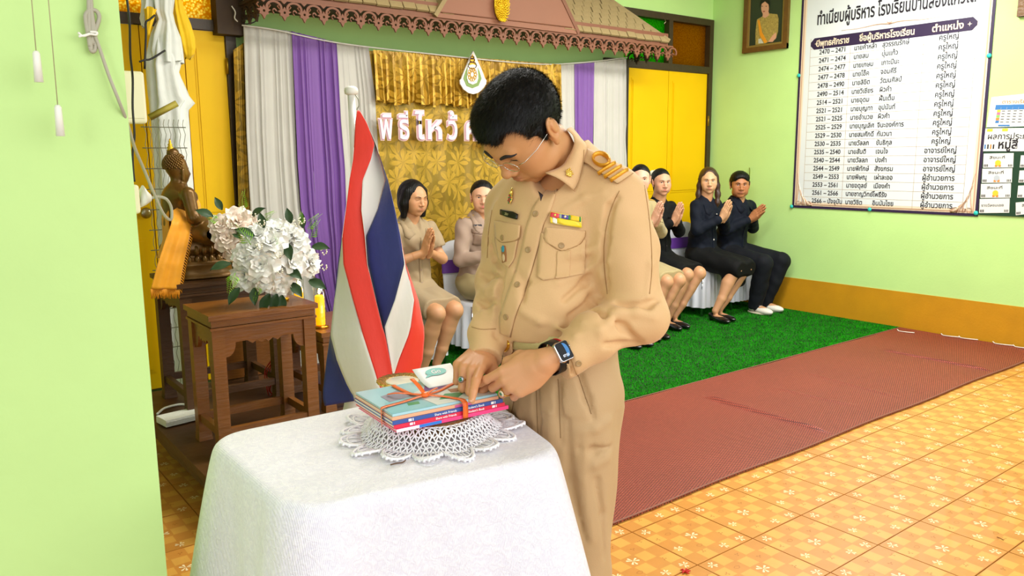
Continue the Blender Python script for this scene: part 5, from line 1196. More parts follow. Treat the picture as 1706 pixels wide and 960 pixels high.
band_([KN, RP(.135, .05), RP(.155, .012), RP(.157, .001, .001), RS(.158, -.005, TOPZ-.006), RS(.158, -.005, SZ+.0015)], U_)
band_([KN, RP(.15, .09), RP(.20, .12), RP(.240, .130)], V_*.9-U_*.4, .005)
band_([KN, RP(.09, .10), RP(.085, .16), RP(.086, .186)], U_, .005)
band_([KN, RP(.06, .10, .010), RP(.045, .125, .004)], V_*.6+U_*.6, .005)
band_([KN, RP(.098, .085, .022), RP(.092, .10, .034), RP(.097, .112, .030), RP(.106, .10, .018), KN], U_, .0045)
band_([KN, RP(.13, .085, .008), RP(.15, .10, .006)], V_, .004)
MB().ball(KN, (.010, .008, .006), R=np.stack([U_, V_, [0, 0, 1]], 1)).build('knot', M_rib, rbn)

# gilt pedestal dish
DC = onZ(670, 632, .937); M_gd = mat('gilt_metal', 'E8C068', .22, .85, bump=(120, .3)); dsh = empty('gilt_dish', (DC[0], DC[1], TZ), 'small gilt pedestal dish with scalloped rim behind the books', 'dish')
MB().lathe((DC[0], DC[1], TZ+.0045), [(.028, 0), (.030, .004), (.022, .014), (.024, .022), (.034, .040), (.03, .048)], 28, ruffle=lambda j, a: .05*math.sin(14*a)).build('pedestal', M_gd, dsh)
MB().lathe((DC[0], DC[1], TZ+.050), [(.03, 0), (.052, .008), (.058, .014), (.056, .017), (.04, .013), (.0, .011)], 96, ruffle=lambda j, a: (.06*abs(math.sin(12*a)) if 1 <= j <= 3 else 0)).build('scalloped_rim', M_gd, dsh)
MB().lathe((DC[0], DC[1], TZ+.0605), [(.038, 0), (.039, .003), (.036, .0045), (.0, .004)], 32).build('cream_well', mat('cream_wax', 'F0EAD8', .3, coat=.5), dsh)

# ================================================================== FLAG
fl = empty('national_flag', D(590, 995, 2.62)*[1, 1, 0], 'tall red, white and blue flag hanging from a white pole behind the table', 'flag')
pt, pb = D(585, 148, 2.62), D(585, 148, 2.62)*[1, 1, 0]
MB().tube([pb, pt-[0, 0, .02]], .0125, 14).lathe(pb, [(.13, 0), (.13, .02), (.03, .035), (.02, .12)], 24).build('pole', mat('white_painted_pole', 'ECEAE4', .4), fl)
MB().lathe(pt-[0, 0, .02], [(.014, 0), (.022, .004), (.023, .014), (.021, .022), (.016, .026), (.008, .029)], 18).build('pole_cap', MATS['white_painted_pole'], fl)
hk = D(598, 172, 2.6); MB().tube(smooth_path([D(592, 158, 2.6), D(597, 166, 2.59), D(598, 176, 2.59), D(595, 182, 2.59), D(597, 186, 2.59)]), .0018, 6).build('hook', MATS['galvanised_wire'], fl)
rows = [  # y, x of the stripe borders: edge, blue/white, white/red, red/white, white/blue, blue/white, white/red, edge
    (184, 595, 595, 595, 599, 599, 599, 599, 599), (205, 592, 592, 592, 611, 611, 611, 611, 611), (240, 590, 590, 590, 624, 626, 626, 626, 626), (265, 588, 588, 588, 618, 634, 634, 634, 634), (300, 582, 582, 582, 604, 643, 646, 646, 646),
    (350, 576, 576, 576, 602, 629, 658, 658, 658), (394, 570, 570, 570, 608, 609, 667, 667, 667), (440, 563, 563, 572, 612, 612, 674, 676, 676), (500, 557, 557, 588, 626, 626, 658, 690, 697), (545, 552, 552, 601, 637, 637, 641, 684, 706),
    (560, 550, 551, 605, 642, 642, 643, 680, 707), (600, 544, 561, 618, 650, 650, 650, 664, 704), (625, 541, 571, 626, 655, 655, 655, 656, 697), (650, 538, 582, 633, 657, 657, 657, 657, 672), (664, 538, 588, 636, 655, 655, 655, 655, 656), (676, 541, 590, 630, 640, 640, 640, 640, 640)]
rr = np.array(rows, float); ys = np.linspace(184, 676, 110); dep0 = np.array([.05, .0, -.03, -.02, .05, -.01, .02, .07])
bd_ = np.array([[np.interp(y, rr[:, 0], rr[:, c]) for c in range(1, 9)] for y in ys])
M_fr_ = mat('flag_red', 'E8301C', .55, sheen=.2, bump=(26, .25, (1, 1, .4)), var=.03); M_fw = mat('flag_white', 'EDEBE6', .55, sheen=.2, bump=(26, .25, (1, 1, .4))); M_fb = mat('flag_blue', '28307C', .5, sheen=.2, bump=(26, .25, (1, 1, .4)), var=.05)
def flag_d(y, c, u):
    t = (y-184)/490; base = 2.58-.02*t; d0 = np.interp(c+u, range(8), dep0)*min(1, .3+t*1.2)
    return base+d0-.012*t*math.sin((c+u)*2.9+y*.004)-.006*math.sin(y*.02+c*2)
for c, (m_, nm) in enumerate(((M_fb, 'blue_stripe'), (M_fw, 'white_stripe'), (M_fr_, 'red_stripe'), (M_fw, 'white_stripe'), (M_fb, 'blue_stripe'), (M_fw, 'white_stripe'), (M_fr_, 'red_stripe'))):
    G_ = []; 
    for i, y in enumerate(ys):
        x0, x1 = bd_[i, c], bd_[i, c+1]
        G_.append([D(x0+(x1-x0)*u, y+ (0 if y < 640 else (y-640)/36*(-10*((x0+(x1-x0)*u-545)/60))), flag_d(y, c, u)) for u in np.linspace(0, 1, 12)])
    solid(MB().grid(np.array(G_)).build(nm, m_, fl), .0012)
G_ = [[D(x, y, 2.66+.01*math.sin(x*.2)) for x in np.linspace(580+(y-640)*-.2, 640, 8)] for y in np.linspace(640, 690, 8)]
solid(MB().grid(np.array(G_)).build('white_stripe', M_fw, fl), .0012)

# ================================================================== PEOPLE: shared builders
def skin_mat(name): return mat(name, (1, 1, 1), .46, attr='Col', bump=(260, .05), sub=.06, spec=.4)
M_skin = skin_mat('skin'); M_hair = mat('black_hair', '070605', .5, bump=(70, .5, (1, 1, .12)), spec=.3); M_hairb = mat('brown_hair', '3A2010', .42, bump=(70, .5, (1, 1, .12)), spec=.6)
M_eye = mat('eye_surface', (1, 1, 1), .12, attr='Col', coat=.5); M_brow = mat('eyebrow_hair', '1E1410', .7)
M_shoe = mat('black_patent_shoe', '0A0A0C', .25, coat=.4)
def xf(P, C, R): return np.asarray(P) @ np.asarray(R).T+np.asarray(C)

def head_field(h, wide=1.0, jaw=1.0, eyes='open', nose=1.0, neck=None):
    """x = his left, y = forward, z = up, metres"""
    F = Field((-.105, -.135, -.20), (.105, .145, .15), h); W = wide
    F.ell((0, -.014, .035), (.075*W, .092, .085), k=.0).ell((0, .020, .015), (.071*W, .078, .075), k=.02)
    F.ell((0, .030, -.035), (.060*W, .058, .070), k=.02).ell((0, .056, -.092), (.022*W*jaw, .021, .018), k=.026)
    for s in (-1, 1):
        F.ell((s*.044*W, .045, -.018), (.026, .036, .028), k=.02)          # cheek
        F.ell((s*.038*W*jaw, .018, -.066), (.020*jaw, .042, .026), k=.025)      # jaw
        F.ell((s*.038*W, .050, -.045), (.022, .030, .030), k=.02)
    F.cap((-.034, .079, .024), (.034, .079, .024), .011, k=.014).ell((0, .088, .022), (.018, .009, .010), k=.01)
    for s in (-1, 1): F.ell((s*.031, .104, .007), (.017, .020, .011), k=.010, op='s')
    # eyelids over the eyeball
    for s in (-1, 1):
        c = np.array([s*.031, .0745, .008]); F.ell(c, (.0158, .0133, .0130), k=.004)
        if eyes == 'open': F.ell(c+[0, .0145, -.0004], (.0135, .0105, .0052), k=.001, op='s')
        elif eyes == 'down': F.ell(c+[0, .0125, -.0035], (.0118, .0065, .0016), k=.0015, op='s')
    # nose
    F.chain([(0, .084, .016), (0, .094*1.0, -.004), (0, .1035, -.024)], [.0065, .0075, .0095], k=.012)
    F.ell((0, .1055, -.029), (.0115*nose, .0105, .0095), k=.008)
    for s in (-1, 1):
        F.ell((s*.0135*nose, .094, -.032), (.0085, .0105, .0078), k=.006); F.ell((s*.0065, .1015, -.0395), (.0036, .005, .0035), k=.003, op='s')
    # mouth
    F.ell((0, .080, -.058), (.026, .013, .016), k=.014)
    F.cap((0, .0905, -.0455), (0, .090, -.040), .004, k=.008)
    for s in (-1, 1):
        F.chain([(0, .0922, -.0558), (s*.010, .0915, -.0545), (s*.0230, .0845, -.0588)], [.0036, .0036, .0018], k=.004)
        F.chain([(0, .0912, -.0642), (s*.010, .0900, -.0638), (s*.0215, .0845, -.0600)], [.0044, .0042, .0018], k=.005)
        F.chain([(0, .0968, -.0600), (s*.012, .0950, -.0594), (s*.0245, .0868, -.0596)], [.0014, .0013, .001], k=.002, op='s')
    F.ell((0, .090, -.0755), (.012, .004, .004), k=.008, op='s')
    # ears
    for s in (-1, 1):
        Re = rotz(-s*.35) @ roty(s*.12) @ rotx(-.18)
        F.ell((s*.079*W, -.013, .000), (.0080, .021, .035), Re, k=.006); F.ell((s*.0775*W, -.004, -.028), (.006, .010, .013), Re, k=.006)
        F.ell((s*.088*W, -.009, .004), (.0062, .0135, .0225), Re, k=.004, op='s'); F.ell((s*.0835*W, -.014, .004), (.0035, .009, .017), Re, k=.004)
        F.cap((s*.077*W, .004, -.008), (s*.078*W, .003, -.016), .0045, k=.004)
    if neck is not None: F.chain(neck[0], neck[1], k=.022)
    else: F.cap((0, -.020, -.07), (0, -.030, -.185), .054*W, .056, k=.02)
    return F
def head_cols(V, skin, lips, eyes='open', blush=.06):
    s = np.array(lin(skin)); C = np.tile(s, (len(V), 1)); x, y, z = V.T
    up = np.exp(-((x/.019)**2+((z+.0545)/.0052)**2)**2)*(y > .084); lo = np.exp(-((x/.017)**2+((z+.0652)/.0062)**2)**2)*(y > .084)
    m = np.clip(up+lo, 0, 1)[:, None]*.75; C = C*(1-m)+np.array(lin(lips))*m
    b = (np.exp(-(((np.abs(x)-.042)/.02)**2+((z+.025)/.02)**2))*(y > .03)+.6*np.exp(-((x/.014)**2+((z+.03)/.012)**2))*(y > .09)+.9*np.exp(-(((np.abs(x)-.08)/.012)**2+((z)/.03)**2)))[:, None]*blush*2
    C = C*(1-b*np.array([0, .6, .6]))
    if eyes != 'open':
        l = np.exp(-(((np.abs(x)-.031)/.0125)**4+((z-.004+4*(np.abs(x)-.031)**2*8)/.0014)**2))*(y > .07); C = C*(1-.85*l[:, None])
    e = np.exp(-(((np.abs(x)-.031)/.016)**2+((z-.012)/.009)**2))*(y > .06); C = C*(1-.12*e[:, None]); return C
def eyeballs(gaze, C, R, scale, parent):
    g = unit(gaze)
    for s in (-1, 1):
        c = np.array([s*.031, .0745, .008]); n, m_ = 20, 14; V = []; Fq = []
        # sphere with its pole along the gaze
        u = unit(np.cross(g, [0, 0, 1])); v = np.cross(u, g)
        for j in range(m_+1):
            a = PI*j/m_*(.2 if False else 1)
            for k in range(n): b = 2*PI*k/n; V.append(c+.0118*(g*math.cos(a)+(u*math.cos(b)+v*math.sin(b))*math.sin(a)))
        for j in range(m_):
            for k in range(n): Fq.append((j*n+k, j*n+(k+1) % n, (j+1)*n+(k+1) % n, (j+1)*n+k))
        V = np.array(V); col = np.tile(np.array([.80, .78, .76]), (len(V), 1))
        for j in range(m_+1):
            a = PI*j/m_; 
            if a < .22*1.02: col[j*n:(j+1)*n] = .004
            elif a < .58: col[j*n:(j+1)*n] = np.array([.03, .014, .007])
        me = mesh_np('eye', xf(V*scale, C, R), np.array(Fq), M_eye, col); link('eye', me, parent)
def brows(C, R, scale, parent, W=1.0, lift=0, th=.0024, Vh=None, Qh=None):
    bv = BVHTree.FromPolygons([tuple(v) for v in Vh], [tuple(int(i) for i in f) for f in Qh]) if Vh is not None else None
    def front(p):
        h_ = bv.ray_cast(Vector((p[0], .2, p[2])), Vector((0, -1, 0))) if bv else (None,)
        return np.array(p) if h_[0] is None else np.array(h_[0])+np.array([0, .0006, 0])
    for s in (-1, 1):
        mb = MB(); pts = [(s*.013, .0955, .0225+lift), (s*.024, .0940, .0265+lift), (s*.036, .0880, .0285+lift), (s*.050*W, .0745, .0235+lift)]
        mb.tube([xf(np.array(p)*scale, C, R) for p in [front(q_) for q_ in smooth_path(pts, 4)]], [th*scale*f for f in (.8, 1, 1.1, 1.15, 1.2, 1.2, 1.15, 1.1, 1, .9, .8, .6, .3)], 5, flat=.9); mb.build('eyebrow', M_brow, parent)

def hand(F, wrist, y, z, xt, curls, sc=1.0, thumb=None, splay=(.06, .02, -.02, -.07), fat=1.0):
    """y: towards the fingers, z: back of the hand, xt: thumb side. curls: per finger three joint bends"""
    y = unit(y); z = unit(np.array(z)-y*(np.array(z) @ y)); x = np.cross(y, z); x = x*(1 if x @ np.array(xt) > 0 else -1); w = np.array(wrist, float)
    P = lambda a, b, c: w+(x*a+y*b+z*c)*sc
    base = [(.027, .086), (.009, .091), (-.010, .087), (-.027, .077)]; L = [(.041, .025, .019), (.045, .029, .020), (.042, .027, .020), (.033, .020, .018)]
    F.ell(P(0, .045, -.004), np.array([.040, .052, .0155])*sc*np.array([fat, 1, fat]), np.stack([x, y, z], 1), k=.008*sc)
    F.cap(P(0, -.03, -.002), P(0, .020, -.003), .0225*sc*fat, .0205*sc*fat, k=.014*sc); F.ell(P(.0, .012, -.003), np.array([.028, .04, .019])*sc, np.stack([x, y, z], 1), k=.012*sc)
    tips = []; joints = []
    for i, ((bx_, by_), ls, cu) in enumerate(zip(base, L, curls)):
        F.cap(P(bx_*.55, .02, -.002), P(bx_, by_-.004, -.001), .013*sc, .0112*sc*fat, k=.008*sc)
        p = P(bx_, by_, -.001); th = 0; pts = [p]
        for l, c in zip(ls, cu):
            th += math.radians(c); dv = y*math.cos(th)-z*math.sin(th)+x*splay[i]*math.cos(th); p = p+unit(dv)*l*sc; pts.append(p)
        r = [.0100, .0090, .0082, .0070] if i < 3 else [.0088, .0078, .0070, .0060]
        F.chain(pts, [q*sc*fat for q in r], k=.0035*sc); tips.append(pts[-1]); joints.append(pts)
    tp = thumb or [(.014, .018, -.008), (.036, .048, -.020), (.044, .078, -.028), (.040, .100, -.032)]
    pts = [P(*q) for q in tp]; F.chain(pts, [.0165*sc, .0125*sc*fat, .0105*sc*fat, .0082*sc], k=.007*sc); F.ell(P(.022, .038, -.013), np.array([.018, .028, .013])*sc, np.stack([x, y, z], 1), k=.01*sc); tips.append(pts[-1])
    return tips, joints, (x, y, z)

def skin_part(F, skin, C=None, R=None, flip=False):
    V, Q = F.mesh(); col = np.tile(np.array(lin(skin)), (len(V), 1))
    if C is not None: V = xf(V, C, R)
    if flip: Q = Q[:, ::-1]
    return V, Q, col

def chair(O, R, label):
    e = empty('covered_chair', O, label, 'chair', 'white covered chairs along the stage')
    P = lambda f, l, z: O+R @ np.array([f, l, z]); M_c = mat('white_satin_cover', 'E4E6EE', .45, sheen=.3, bump=(20, .3, (1, 1, .3)))
    # seat cover: draped to just above the floor
    n = 120; G = []
    for j, (dz, fl_) in enumerate([(0, .0), (.006, .008), (.03, .012)]+[(z_, .010+.05*z_) for z_ in np.linspace(.08, .335, 12)]):
        L = []
        for k in range(n):
            a = 2*PI*k/n; c, s_ = math.cos(a), math.sin(a); q = (abs(c)**5+abs(s_)**5)**(-1/5); fo = .012*min(1, dz/.15)*math.sin(a*22+2*math.sin(a*3))
            L.append(P((.195+fl_+fo)*q*c-.02, (.178+fl_+fo)*q*s_, .425-dz))
        G.append(L)
    mb = MB().grid(np.array(G)[:, ::-1], close=True); mb.add(np.array(G[0]), [tuple(range(n))], 0, True); mb.build('seat_cover', M_c, e)
    G = []
    for t in np.linspace(0, 1, 12):
        L = []; wdt = .178*(1-.35*max(0, t-.75)**2*4); z_ = .41+.43*t
        for k in range(28):
            a = 2*PI*k/28; L.append(P(-.20-.05*t+.022*math.sin(a), wdt*math.cos(a), z_-(.04*abs(math.cos(a))**3 if t > .9 else 0)))
        G.append(L)
    mb = MB().grid(np.array(G), close=True); mb.add(np.array(G[-1]), [tuple(range(28))], 0, True); mb.build('back_cover', M_c, e)
    G = np.array([[P(-.215+.03*math.sin(a),     .188*math.cos(a), z_) for a in np.linspace(0, 2*PI, 29)[:-1]] for z_ in (.60, .62, .65, .68, .70)]); MB().grid(G, close=True).build('purple_sash', mat('purple_satin', '6A3A9A', .4), e)
    for f in (-.2, .17):
        for l in (-.165, .165): MB().tube([P(f, l, .011), P(f*.97, l*.97, .40)], .011, 10).build('leg', mat('chrome_tube', 'C8CCD0', .12, 1), e)
    return e

def pump(F_, ank, toe, top=.0):
    pass
def shoe(parent, C0, R, ankle, tdir, kind):
    """ankle (f,l,z) local; shoe pointing along tdir"""
    t = unit(np.array([tdir[0], tdir[1], 0])); s = np.array([-t[1], t[0], 0]); a = np.array([ankle[0], ankle[1], 0]); zf = .012
    heel = .028 if kind == 'pump' else .012
    lo, hi = a-[.15, .15, 0], a+[.24, .24, .16]; F = Field(np.minimum(a-.12, a+t*.2-.07)*[1, 1, 0], np.maximum(a+.12, a+t*.25+.07)*[1, 1, 0]+[0, 0, .17], .004)
    if kind == 'pump':
        F.ell(a+t*.125+[0, 0, .038], (.088, .039, .026), np.stack([t, s, [0, 0, 1]], 1), k=.01).ell(a-t*.012+[0, 0, .060], (.042, .031, .034), np.stack([t, s, [0, 0, 1]], 1), k=.02).ell(a+t*.06+[0, 0, .046], (.07, .030, .022), np.stack([t, s, [0, 0, 1]], 1), k=.02)
        F.ell(a+t*.035+[0, 0, .090], (.085, .024, .042), np.stack([t, s, [0, 0, 1]], 1), k=.006, op='s')
        F.cap(a-t*.025+[0, 0, .045], a-t*.025+[0, 0, .018], .020, .015, k=.01)
    else:
        F.ell(a+t*.11+[0, 0, .042], (.10, .046, .034), np.stack([t, s, [0, 0, 1]], 1), k=.01).ell(a+[0, 0, .065], (.058, .042, .050), np.stack([t, s, [0, 0, 1]], 1), k=.03).cap(a+[0, 0, .07], a+[0, 0, .105], .040, .042, k=.02)
        F.cap(a+[0, 0, .105], a+[0, 0, .16], .022, .030, k=.004, op='s')
    F.plane((0, 0, zf), (0, 0, -1), .003)
    V, Q = F.mesh(); o = link('shoe', mesh_np('shoe', xf(V, C0, R), Q, M_shoe if kind == 'pump' else mat('white_trainer', 'E4E0D4', .5, bump=(40, .15))), parent)
    if kind != 'pump':
        mb = MB(); pts = [xf(a+t*(.045+.105*math.cos(b))+s*.045*math.sin(b)+[0, 0, .020], C0, R) for b in np.linspace(0, 2*PI, 26)]; mb.tube(pts, .009, 6); mb.build('sole', mat('cream_sole', 'D8CEB4', .6), o)
        mb = MB()
        for k in range(4): q = a+t*(.055+.02*k)+[0, 0, .092-.009*k]; mb.tube([xf(q-s*.018, C0, R), xf(q+[0, 0, .006], C0, R), xf(q+s*.018, C0, R)], .003, 5)
        tag(mb.build('laces', M_l2, o), kind='stuff')
        mb = MB(); 
        for sg in (-1, 1): q = a+t*.045+s*sg*.046+[0, 0, .055]; mb.tube([xf(q+t*.03+[0, 0, .012], C0, R), xf(q-[0, 0, .012], C0, R), xf(q-t*.035+[0, 0, .02], C0, R)], [.002, .006, .002], 5)
        tag(mb.build('side_mark', mat('dark_mark', '202020', .5), o), kind='stuff')
    return o

def button(mb, p, n, r=.006, mi=0):
    n = unit(n); u = unit(np.cross(n, [0.1, .2, 1])); v = np.cross(n, u); mb.lathe(p, [(r, 0), (r*1.02, .0012), (r*.86, .0022), (r*.7, .0016), (r*.3, .0014), (0.0001, .0014)], 14, mi, R=np.stack([u, v, n], 1))

def hair_field(style, h, W=1.0):
    F = Field((-.14, -.20, -.30 if style in ('bob', 'long') else -.16), (.14, .13, .17), h)
    q_ = .004 if style not in ('bob', 'long') else 0; F.ell((0, -.022, .038), (.085*W-q_, .106-q_, .096-q_), k=0).ell((0, -.045, .03), (.083*W-q_, .086-q_, .090-q_), k=.02)
    if style == 'bob':
        F.ell((0, -.03, .0), (.090*W, .10, .10), k=.02)
        for s in (-1, 1): F.chain([(s*.066*W, .01, .05), (s*.084*W, -.0, -.03), (s*.080*W, -.002, -.115)], [.030, .028, .022], k=.03)
        F.chain([(0, -.075, .02), (0, -.075, -.05), (0, -.068, -.115)], [.06, .06, .045], k=.03)
        F.ell((0, .122, .0), (.062*W, .092, .145), k=.006, op='s'); F.ell((0, .09, -.08), (.052, .10, .08), k=.01, op='s')
        F.ell((0, .01, -.14), (.050, .07, .11), k=.01, op='s'); F.plane((0, 0, -.135), (0, .2, -1), .01)
    elif style == 'long':
        for s in (-1, 1): F.chain([(s*.062*W, .0, .04), (s*.080*W, -.01, -.04), (s*.088*W, .0, -.12), (s*.085*W, .02, -.20), (s*.078, .03, -.25)], [.026, .024, .024, .02, .008], k=.025)
        F.chain([(0, -.08, .0), (0, -.09, -.10), (0, -.08, -.22)], [.055, .055, .035], k=.03)
        F.ell((0, .124, .0), (.066*W, .092, .145), k=.006, op='s'); F.ell((0, .01, -.13), (.055, .08, .10), k=.01, op='s')
    elif style == 'man':
        F.ell((0, .028, .070), (.074*W, .066, .050), k=.03); F.ell((0, .124, -.024), (.084, .090, .106), k=.008, op='s').ell((0, .06, -.09), (.12, .10, .085), k=.01, op='s')
        for s in (-1, 1): F.ell((s*.088*W, -.012, -.026), (.032, .034, .040), k=.006, op='s'); F.cap((s*.077*W, .018, .03), (s*.0765*W, .012, -.004), .007, .004, k=.006)
        F.plane((0, -.06, -.060), (0, .35, -1), .01)
    else:   # tied back
        F.ell((0, .128, -.004), (.074*W, .084, .132), k=.006, op='s'); F.ell((0, .03, -.10), (.10, .08, .075), k=.01, op='s')
        for s in (-1, 1): F.ell((s*.088*W, -.008, -.02), (.030, .030, .032), k=.008, op='s')
        F.plane((0, -.06, -.075), (0, .35, -1), .01)
        if style == 'bun': F.ell((0, -.125, -.02), (.042, .036, .042), k=.012)
        if style == 'pony': F.chain([(0, -.115, .03), (0, -.150, -.01), (0, -.148, -.09)], [.026, .028, .012], k=.012)
    F.warp(lambda X, Y, Z: .0006*np.sin(np.arctan2(X, Y+.03)*46+Z*25)+.0005*np.sin(np.arctan2(X, Y+.03)*83+1+Z*40)); return F
def strands(V, Q, n, length, flow, seed, r=.0007, keep=None, lift=.35):
    """fine hairs rooted on a hair surface (local coordinates), each a thin tapered blade"""
    rs = np.random.default_rng(seed); q = V[Q]; nr = np.cross(q[:, 2]-q[:, 0], q[:, 3]-q[:, 1]); ar = np.linalg.norm(nr, axis=1); nr = nr/(ar[:, None]+1e-12)
    ok = np.ones(len(Q), bool) if keep is None else keep(q.mean(1)); pr = ar*ok; i = rs.choice(len(Q), n, p=pr/pr.sum()); a, b = rs.random((2, n))
    P = (q[i, 0]*(1-a)[:, None]+q[i, 1]*a[:, None])*(1-b)[:, None]+(q[i, 3]*(1-a)[:, None]+q[i, 2]*a[:, None])*b[:, None]; N = nr[i]
    f = flow(P); f = f-N*(f*N).sum(1)[:, None]; f /= np.linalg.norm(f, axis=1)[:, None]+1e-9; f = f+rs.normal(0, .22, f.shape); le = length*(.6+.8*rs.random(n))[:, None]
    d1 = f+N*lift; d2 = f+N*lift*.2; s_ = np.cross(f, N); s_ /= np.linalg.norm(s_, axis=1)[:, None]+1e-9; w = r
    p0 = P-N*.001; p1 = p0+d1*le*.5; p2 = p1+d2*le*.5
    Vv = np.stack([p0-s_*w, p0+s_*w, p1+s_*w*.8, p1-s_*w*.8, p2], 1).reshape(-1, 3); o = np.arange(n)[:, None]*5
    return Vv, np.concatenate([o+[[0, 1, 2, 3]], o+[[3, 2, 4, 4]]])

def seated(O, yaw, label, cfg):
    """a person sitting on a chair; local axes f forward, l to the left, z up"""
    O = np.array([O[0], O[1], 0.]); fw = np.array([math.sin(yaw), -math.cos(yaw), 0]); lf = np.array([-fw[1], fw[0], 0]); R = np.stack([fw, lf, [0, 0, 1]], 1); g = cfg.get
    e = empty('person', O, label, 'person', None); s = g('s', 1.0); man = g('man', False); W = g('wide', 1.0)
    hip = .56; lean = g('lean', .03); sw = (.178 if man else .150)*W
    sh = [np.array([lean, -sw, 1.0]), np.array([lean, sw, 1.0])]; nk = np.array([lean-.005, 0, 1.055]); hz = g('head', (lean+.035, 0, 1.195))
    kn = [np.array(k, float) for k in g('knees', ((.44, -.07, .475), (.44, .07, .475)))]; an = [np.array(k, float) for k in g('ankles', ((.40, -.055, .095), (.40, .055, .095)))]
    skin, lips = g('skin', 'DDAA88'), g('lips', 'C4706A'); dU = np.array([0, 0, g('up', 0.)]); sh = [q+dU for q in sh]; nk = nk+dU
    # arms
    el = [np.array(k, float) for k in g('elbows', ((.09, -.20*W, .765), (.09, .20*W, .765)))]; wr = [np.array(k, float) for k in g('wrists', ((.225, -.024, .87), (.225, .024, .87)))]; el = [q+dU for q in el]; wr = [q+dU for q in wr]
    parts = []
    H = .006
    F = Field((-.2, -.33, .0), (.62, .33, 1.15), H)
    F.cap(nk+[-.01, 0, -.05], nk+[.02, 0, .06], .060, .054, k=.02).ell(dU+(lean, 0, .95), (.06, .10, .06), k=.03)
    for i in (0, 1):
        F.limb([sh[i]*[1, .82, 1]-[0, 0, .045], el[i], wr[i]], [.028, .036 if g('short') else .030, .024], k=.02)
        th = np.array([.06, (i*2-1)*.085, .52]); F.limb([th, kn[i]-[.012, 0, 0]], [.078, .054], k=.02); F.ell(kn[i]+[.012, 0, -.012], (.038, .040, .044), k=.025)
        m1 = kn[i]*.66+an[i]*.34+[-.016, 0, 0]; F.limb([kn[i]-[.004, 0, .01], m1, kn[i]*.3+an[i]*.7, an[i]+[0, 0, .01]], [.050, .054, .039, .030], k=.02)
        tdir = unit(np.array([1, (an[i][1]-.0)*.8+g('toe', 0), 0])); F.ell(an[i]+tdir*.045+[0, 0, -.045], (.085, .028, .022), np.stack([tdir, np.cross([0, 0, 1], tdir), [0, 0, 1]], 1), k=.03)
    parts.append(skin_part(F, g('limb', 'C8946C'), O, R))
    wy = g('wai', True); 
    for i in (0, 1):
        sg = i*2-1; F = Field(wr[i]+[-.13, -.11, -.09], wr[i]+[.17, .11, .22], .003)
        if wy: hand(F, wr[i]+[0, 0, 0], (g('wf', .42), -sg*.06, g('wz', .90)), (0, sg, 0), (-.9, 0, .4), [(2, 5, 4)]*4, .96 if not man else 1.02, thumb=[(.014, .018, -.006), (.030, .045, -.010), (.036, .072, -.010), (.034, .092, -.008)], splay=(.03, .01, -.01, -.04))
        else: hand(F, wr[i], (.7, -sg*.6, -.25), (.1, sg*.2, .97), (.3, -sg, 0), [(25, 30, 15)]*4, .96)
        F.cap(el[i]*.3+wr[i]*.7, wr[i], .028, .023, k=.01); parts.append(skin_part(F, g('handskin', skin), O, R))
    # head
    hy, hp, hr = g('look', (0, 0, 0)); f3 = R @ rotz(hy) @ roty(hp) @ np.array([1, 0, 0]); u3 = R @ rotz(hy) @ roty(hp) @ rotx(hr) @ np.array([0, 0, 1]); l3 = np.cross(u3, f3); RH = np.stack([l3, f3, u3], 1); HC = O+R @ np.array(hz)
    hs = g('hs', .97); inv = np.linalg.inv(RH); nb = (inv @ (O+R @ (nk+[-.015, 0, -.03])-HC))/hs
    F = head_field(.0029, g('face', 1.0), g('jaw', 1.0), g('eyes', 'open'), g('nose', 1.0), neck=([(0, -.022, -.05), nb], [.052, .056])); V, Q = F.mesh()
    hV, hQ = V, Q; parts.append((xf(V*hs, HC, RH), Q[:, ::-1], head_cols(V, skin, lips, g('eyes', 'open'))))
    V, Q, C = joinm(parts); link('body', mesh_np('body', V, Q, M_skin, C), e)
    if g('eyes', 'open') == 'open': eyeballs(inv @ (EYE-HC) if g('gaze', True) else (0, 1, -.1), HC, RH, hs, e)
    brows(HC, RH, hs, e, Vh=hV, Qh=hQ, th=.0030 if man else .0022)
    st_ = g('hair', 'bun'); F = hair_field(st_, .0035, g('face', 1.0)); V, Q = F.mesh(); hm = g('hairmat', M_hair)
    parts = [(xf(V*hs, HC, RH), Q[:, ::-1], None)]
    flow = (lambda P: np.stack([P[:, 0]*0, P[:, 1]*0-.3, P[:, 2]*0-1], 1)) if st_ in ('bob', 'long') else (lambda P: np.stack([P[:, 0]*0, P[:, 1]*0-1, -.3+P[:, 2]*0], 1)) if st_ != 'man' else (lambda P: np.stack([P[:, 0]*3, P[:, 1]*6+.3, P[:, 2]*0+.2], 1))
    if st_ == 'man': Vs, Qs = strands(V, Q, 3000, .009, flow, 5, .0006, lift=.3); parts.append((xf(Vs*hs, HC, RH), Qs, None))
    V, Q, _ = joinm(parts); ho = link('hair', mesh_np('hair', V, Q, hm), e)
    if g('bow'):
        mb = MB()
        for sg in (-1, 1):
            G = np.array([[HC+RH @ (np.array([-.040+sg*(.010+.062*t), -.055-.03*t*(sg < 0), .098+.026*u*math.sin(PI*min(1, t+.1))-.035*t*(sg < 0)-.01*t])*hs) for u in (-1, -.5, 0, .5, 1)] for t in np.linspace(0, 1, 8)]); mb.grid(G)
        mb.ball(HC+RH @ (np.array([-.040, -.055, .100])*hs), .013); solid(mb.build('hair_bow', mat('cream_bow', 'E8E4C8', .6), e), .004)
    if g('clips'):
        for sg in (-1, 1): MB().ball(HC+RH @ (np.array([sg*.082, -.03, .02])*hs), (.012, .016, .010)).ball(HC+RH @ (np.array([sg*.084, -.045, .012])*hs), (.010, .010, .010)).build('hair_clip', MATS['black_rubber'], e)
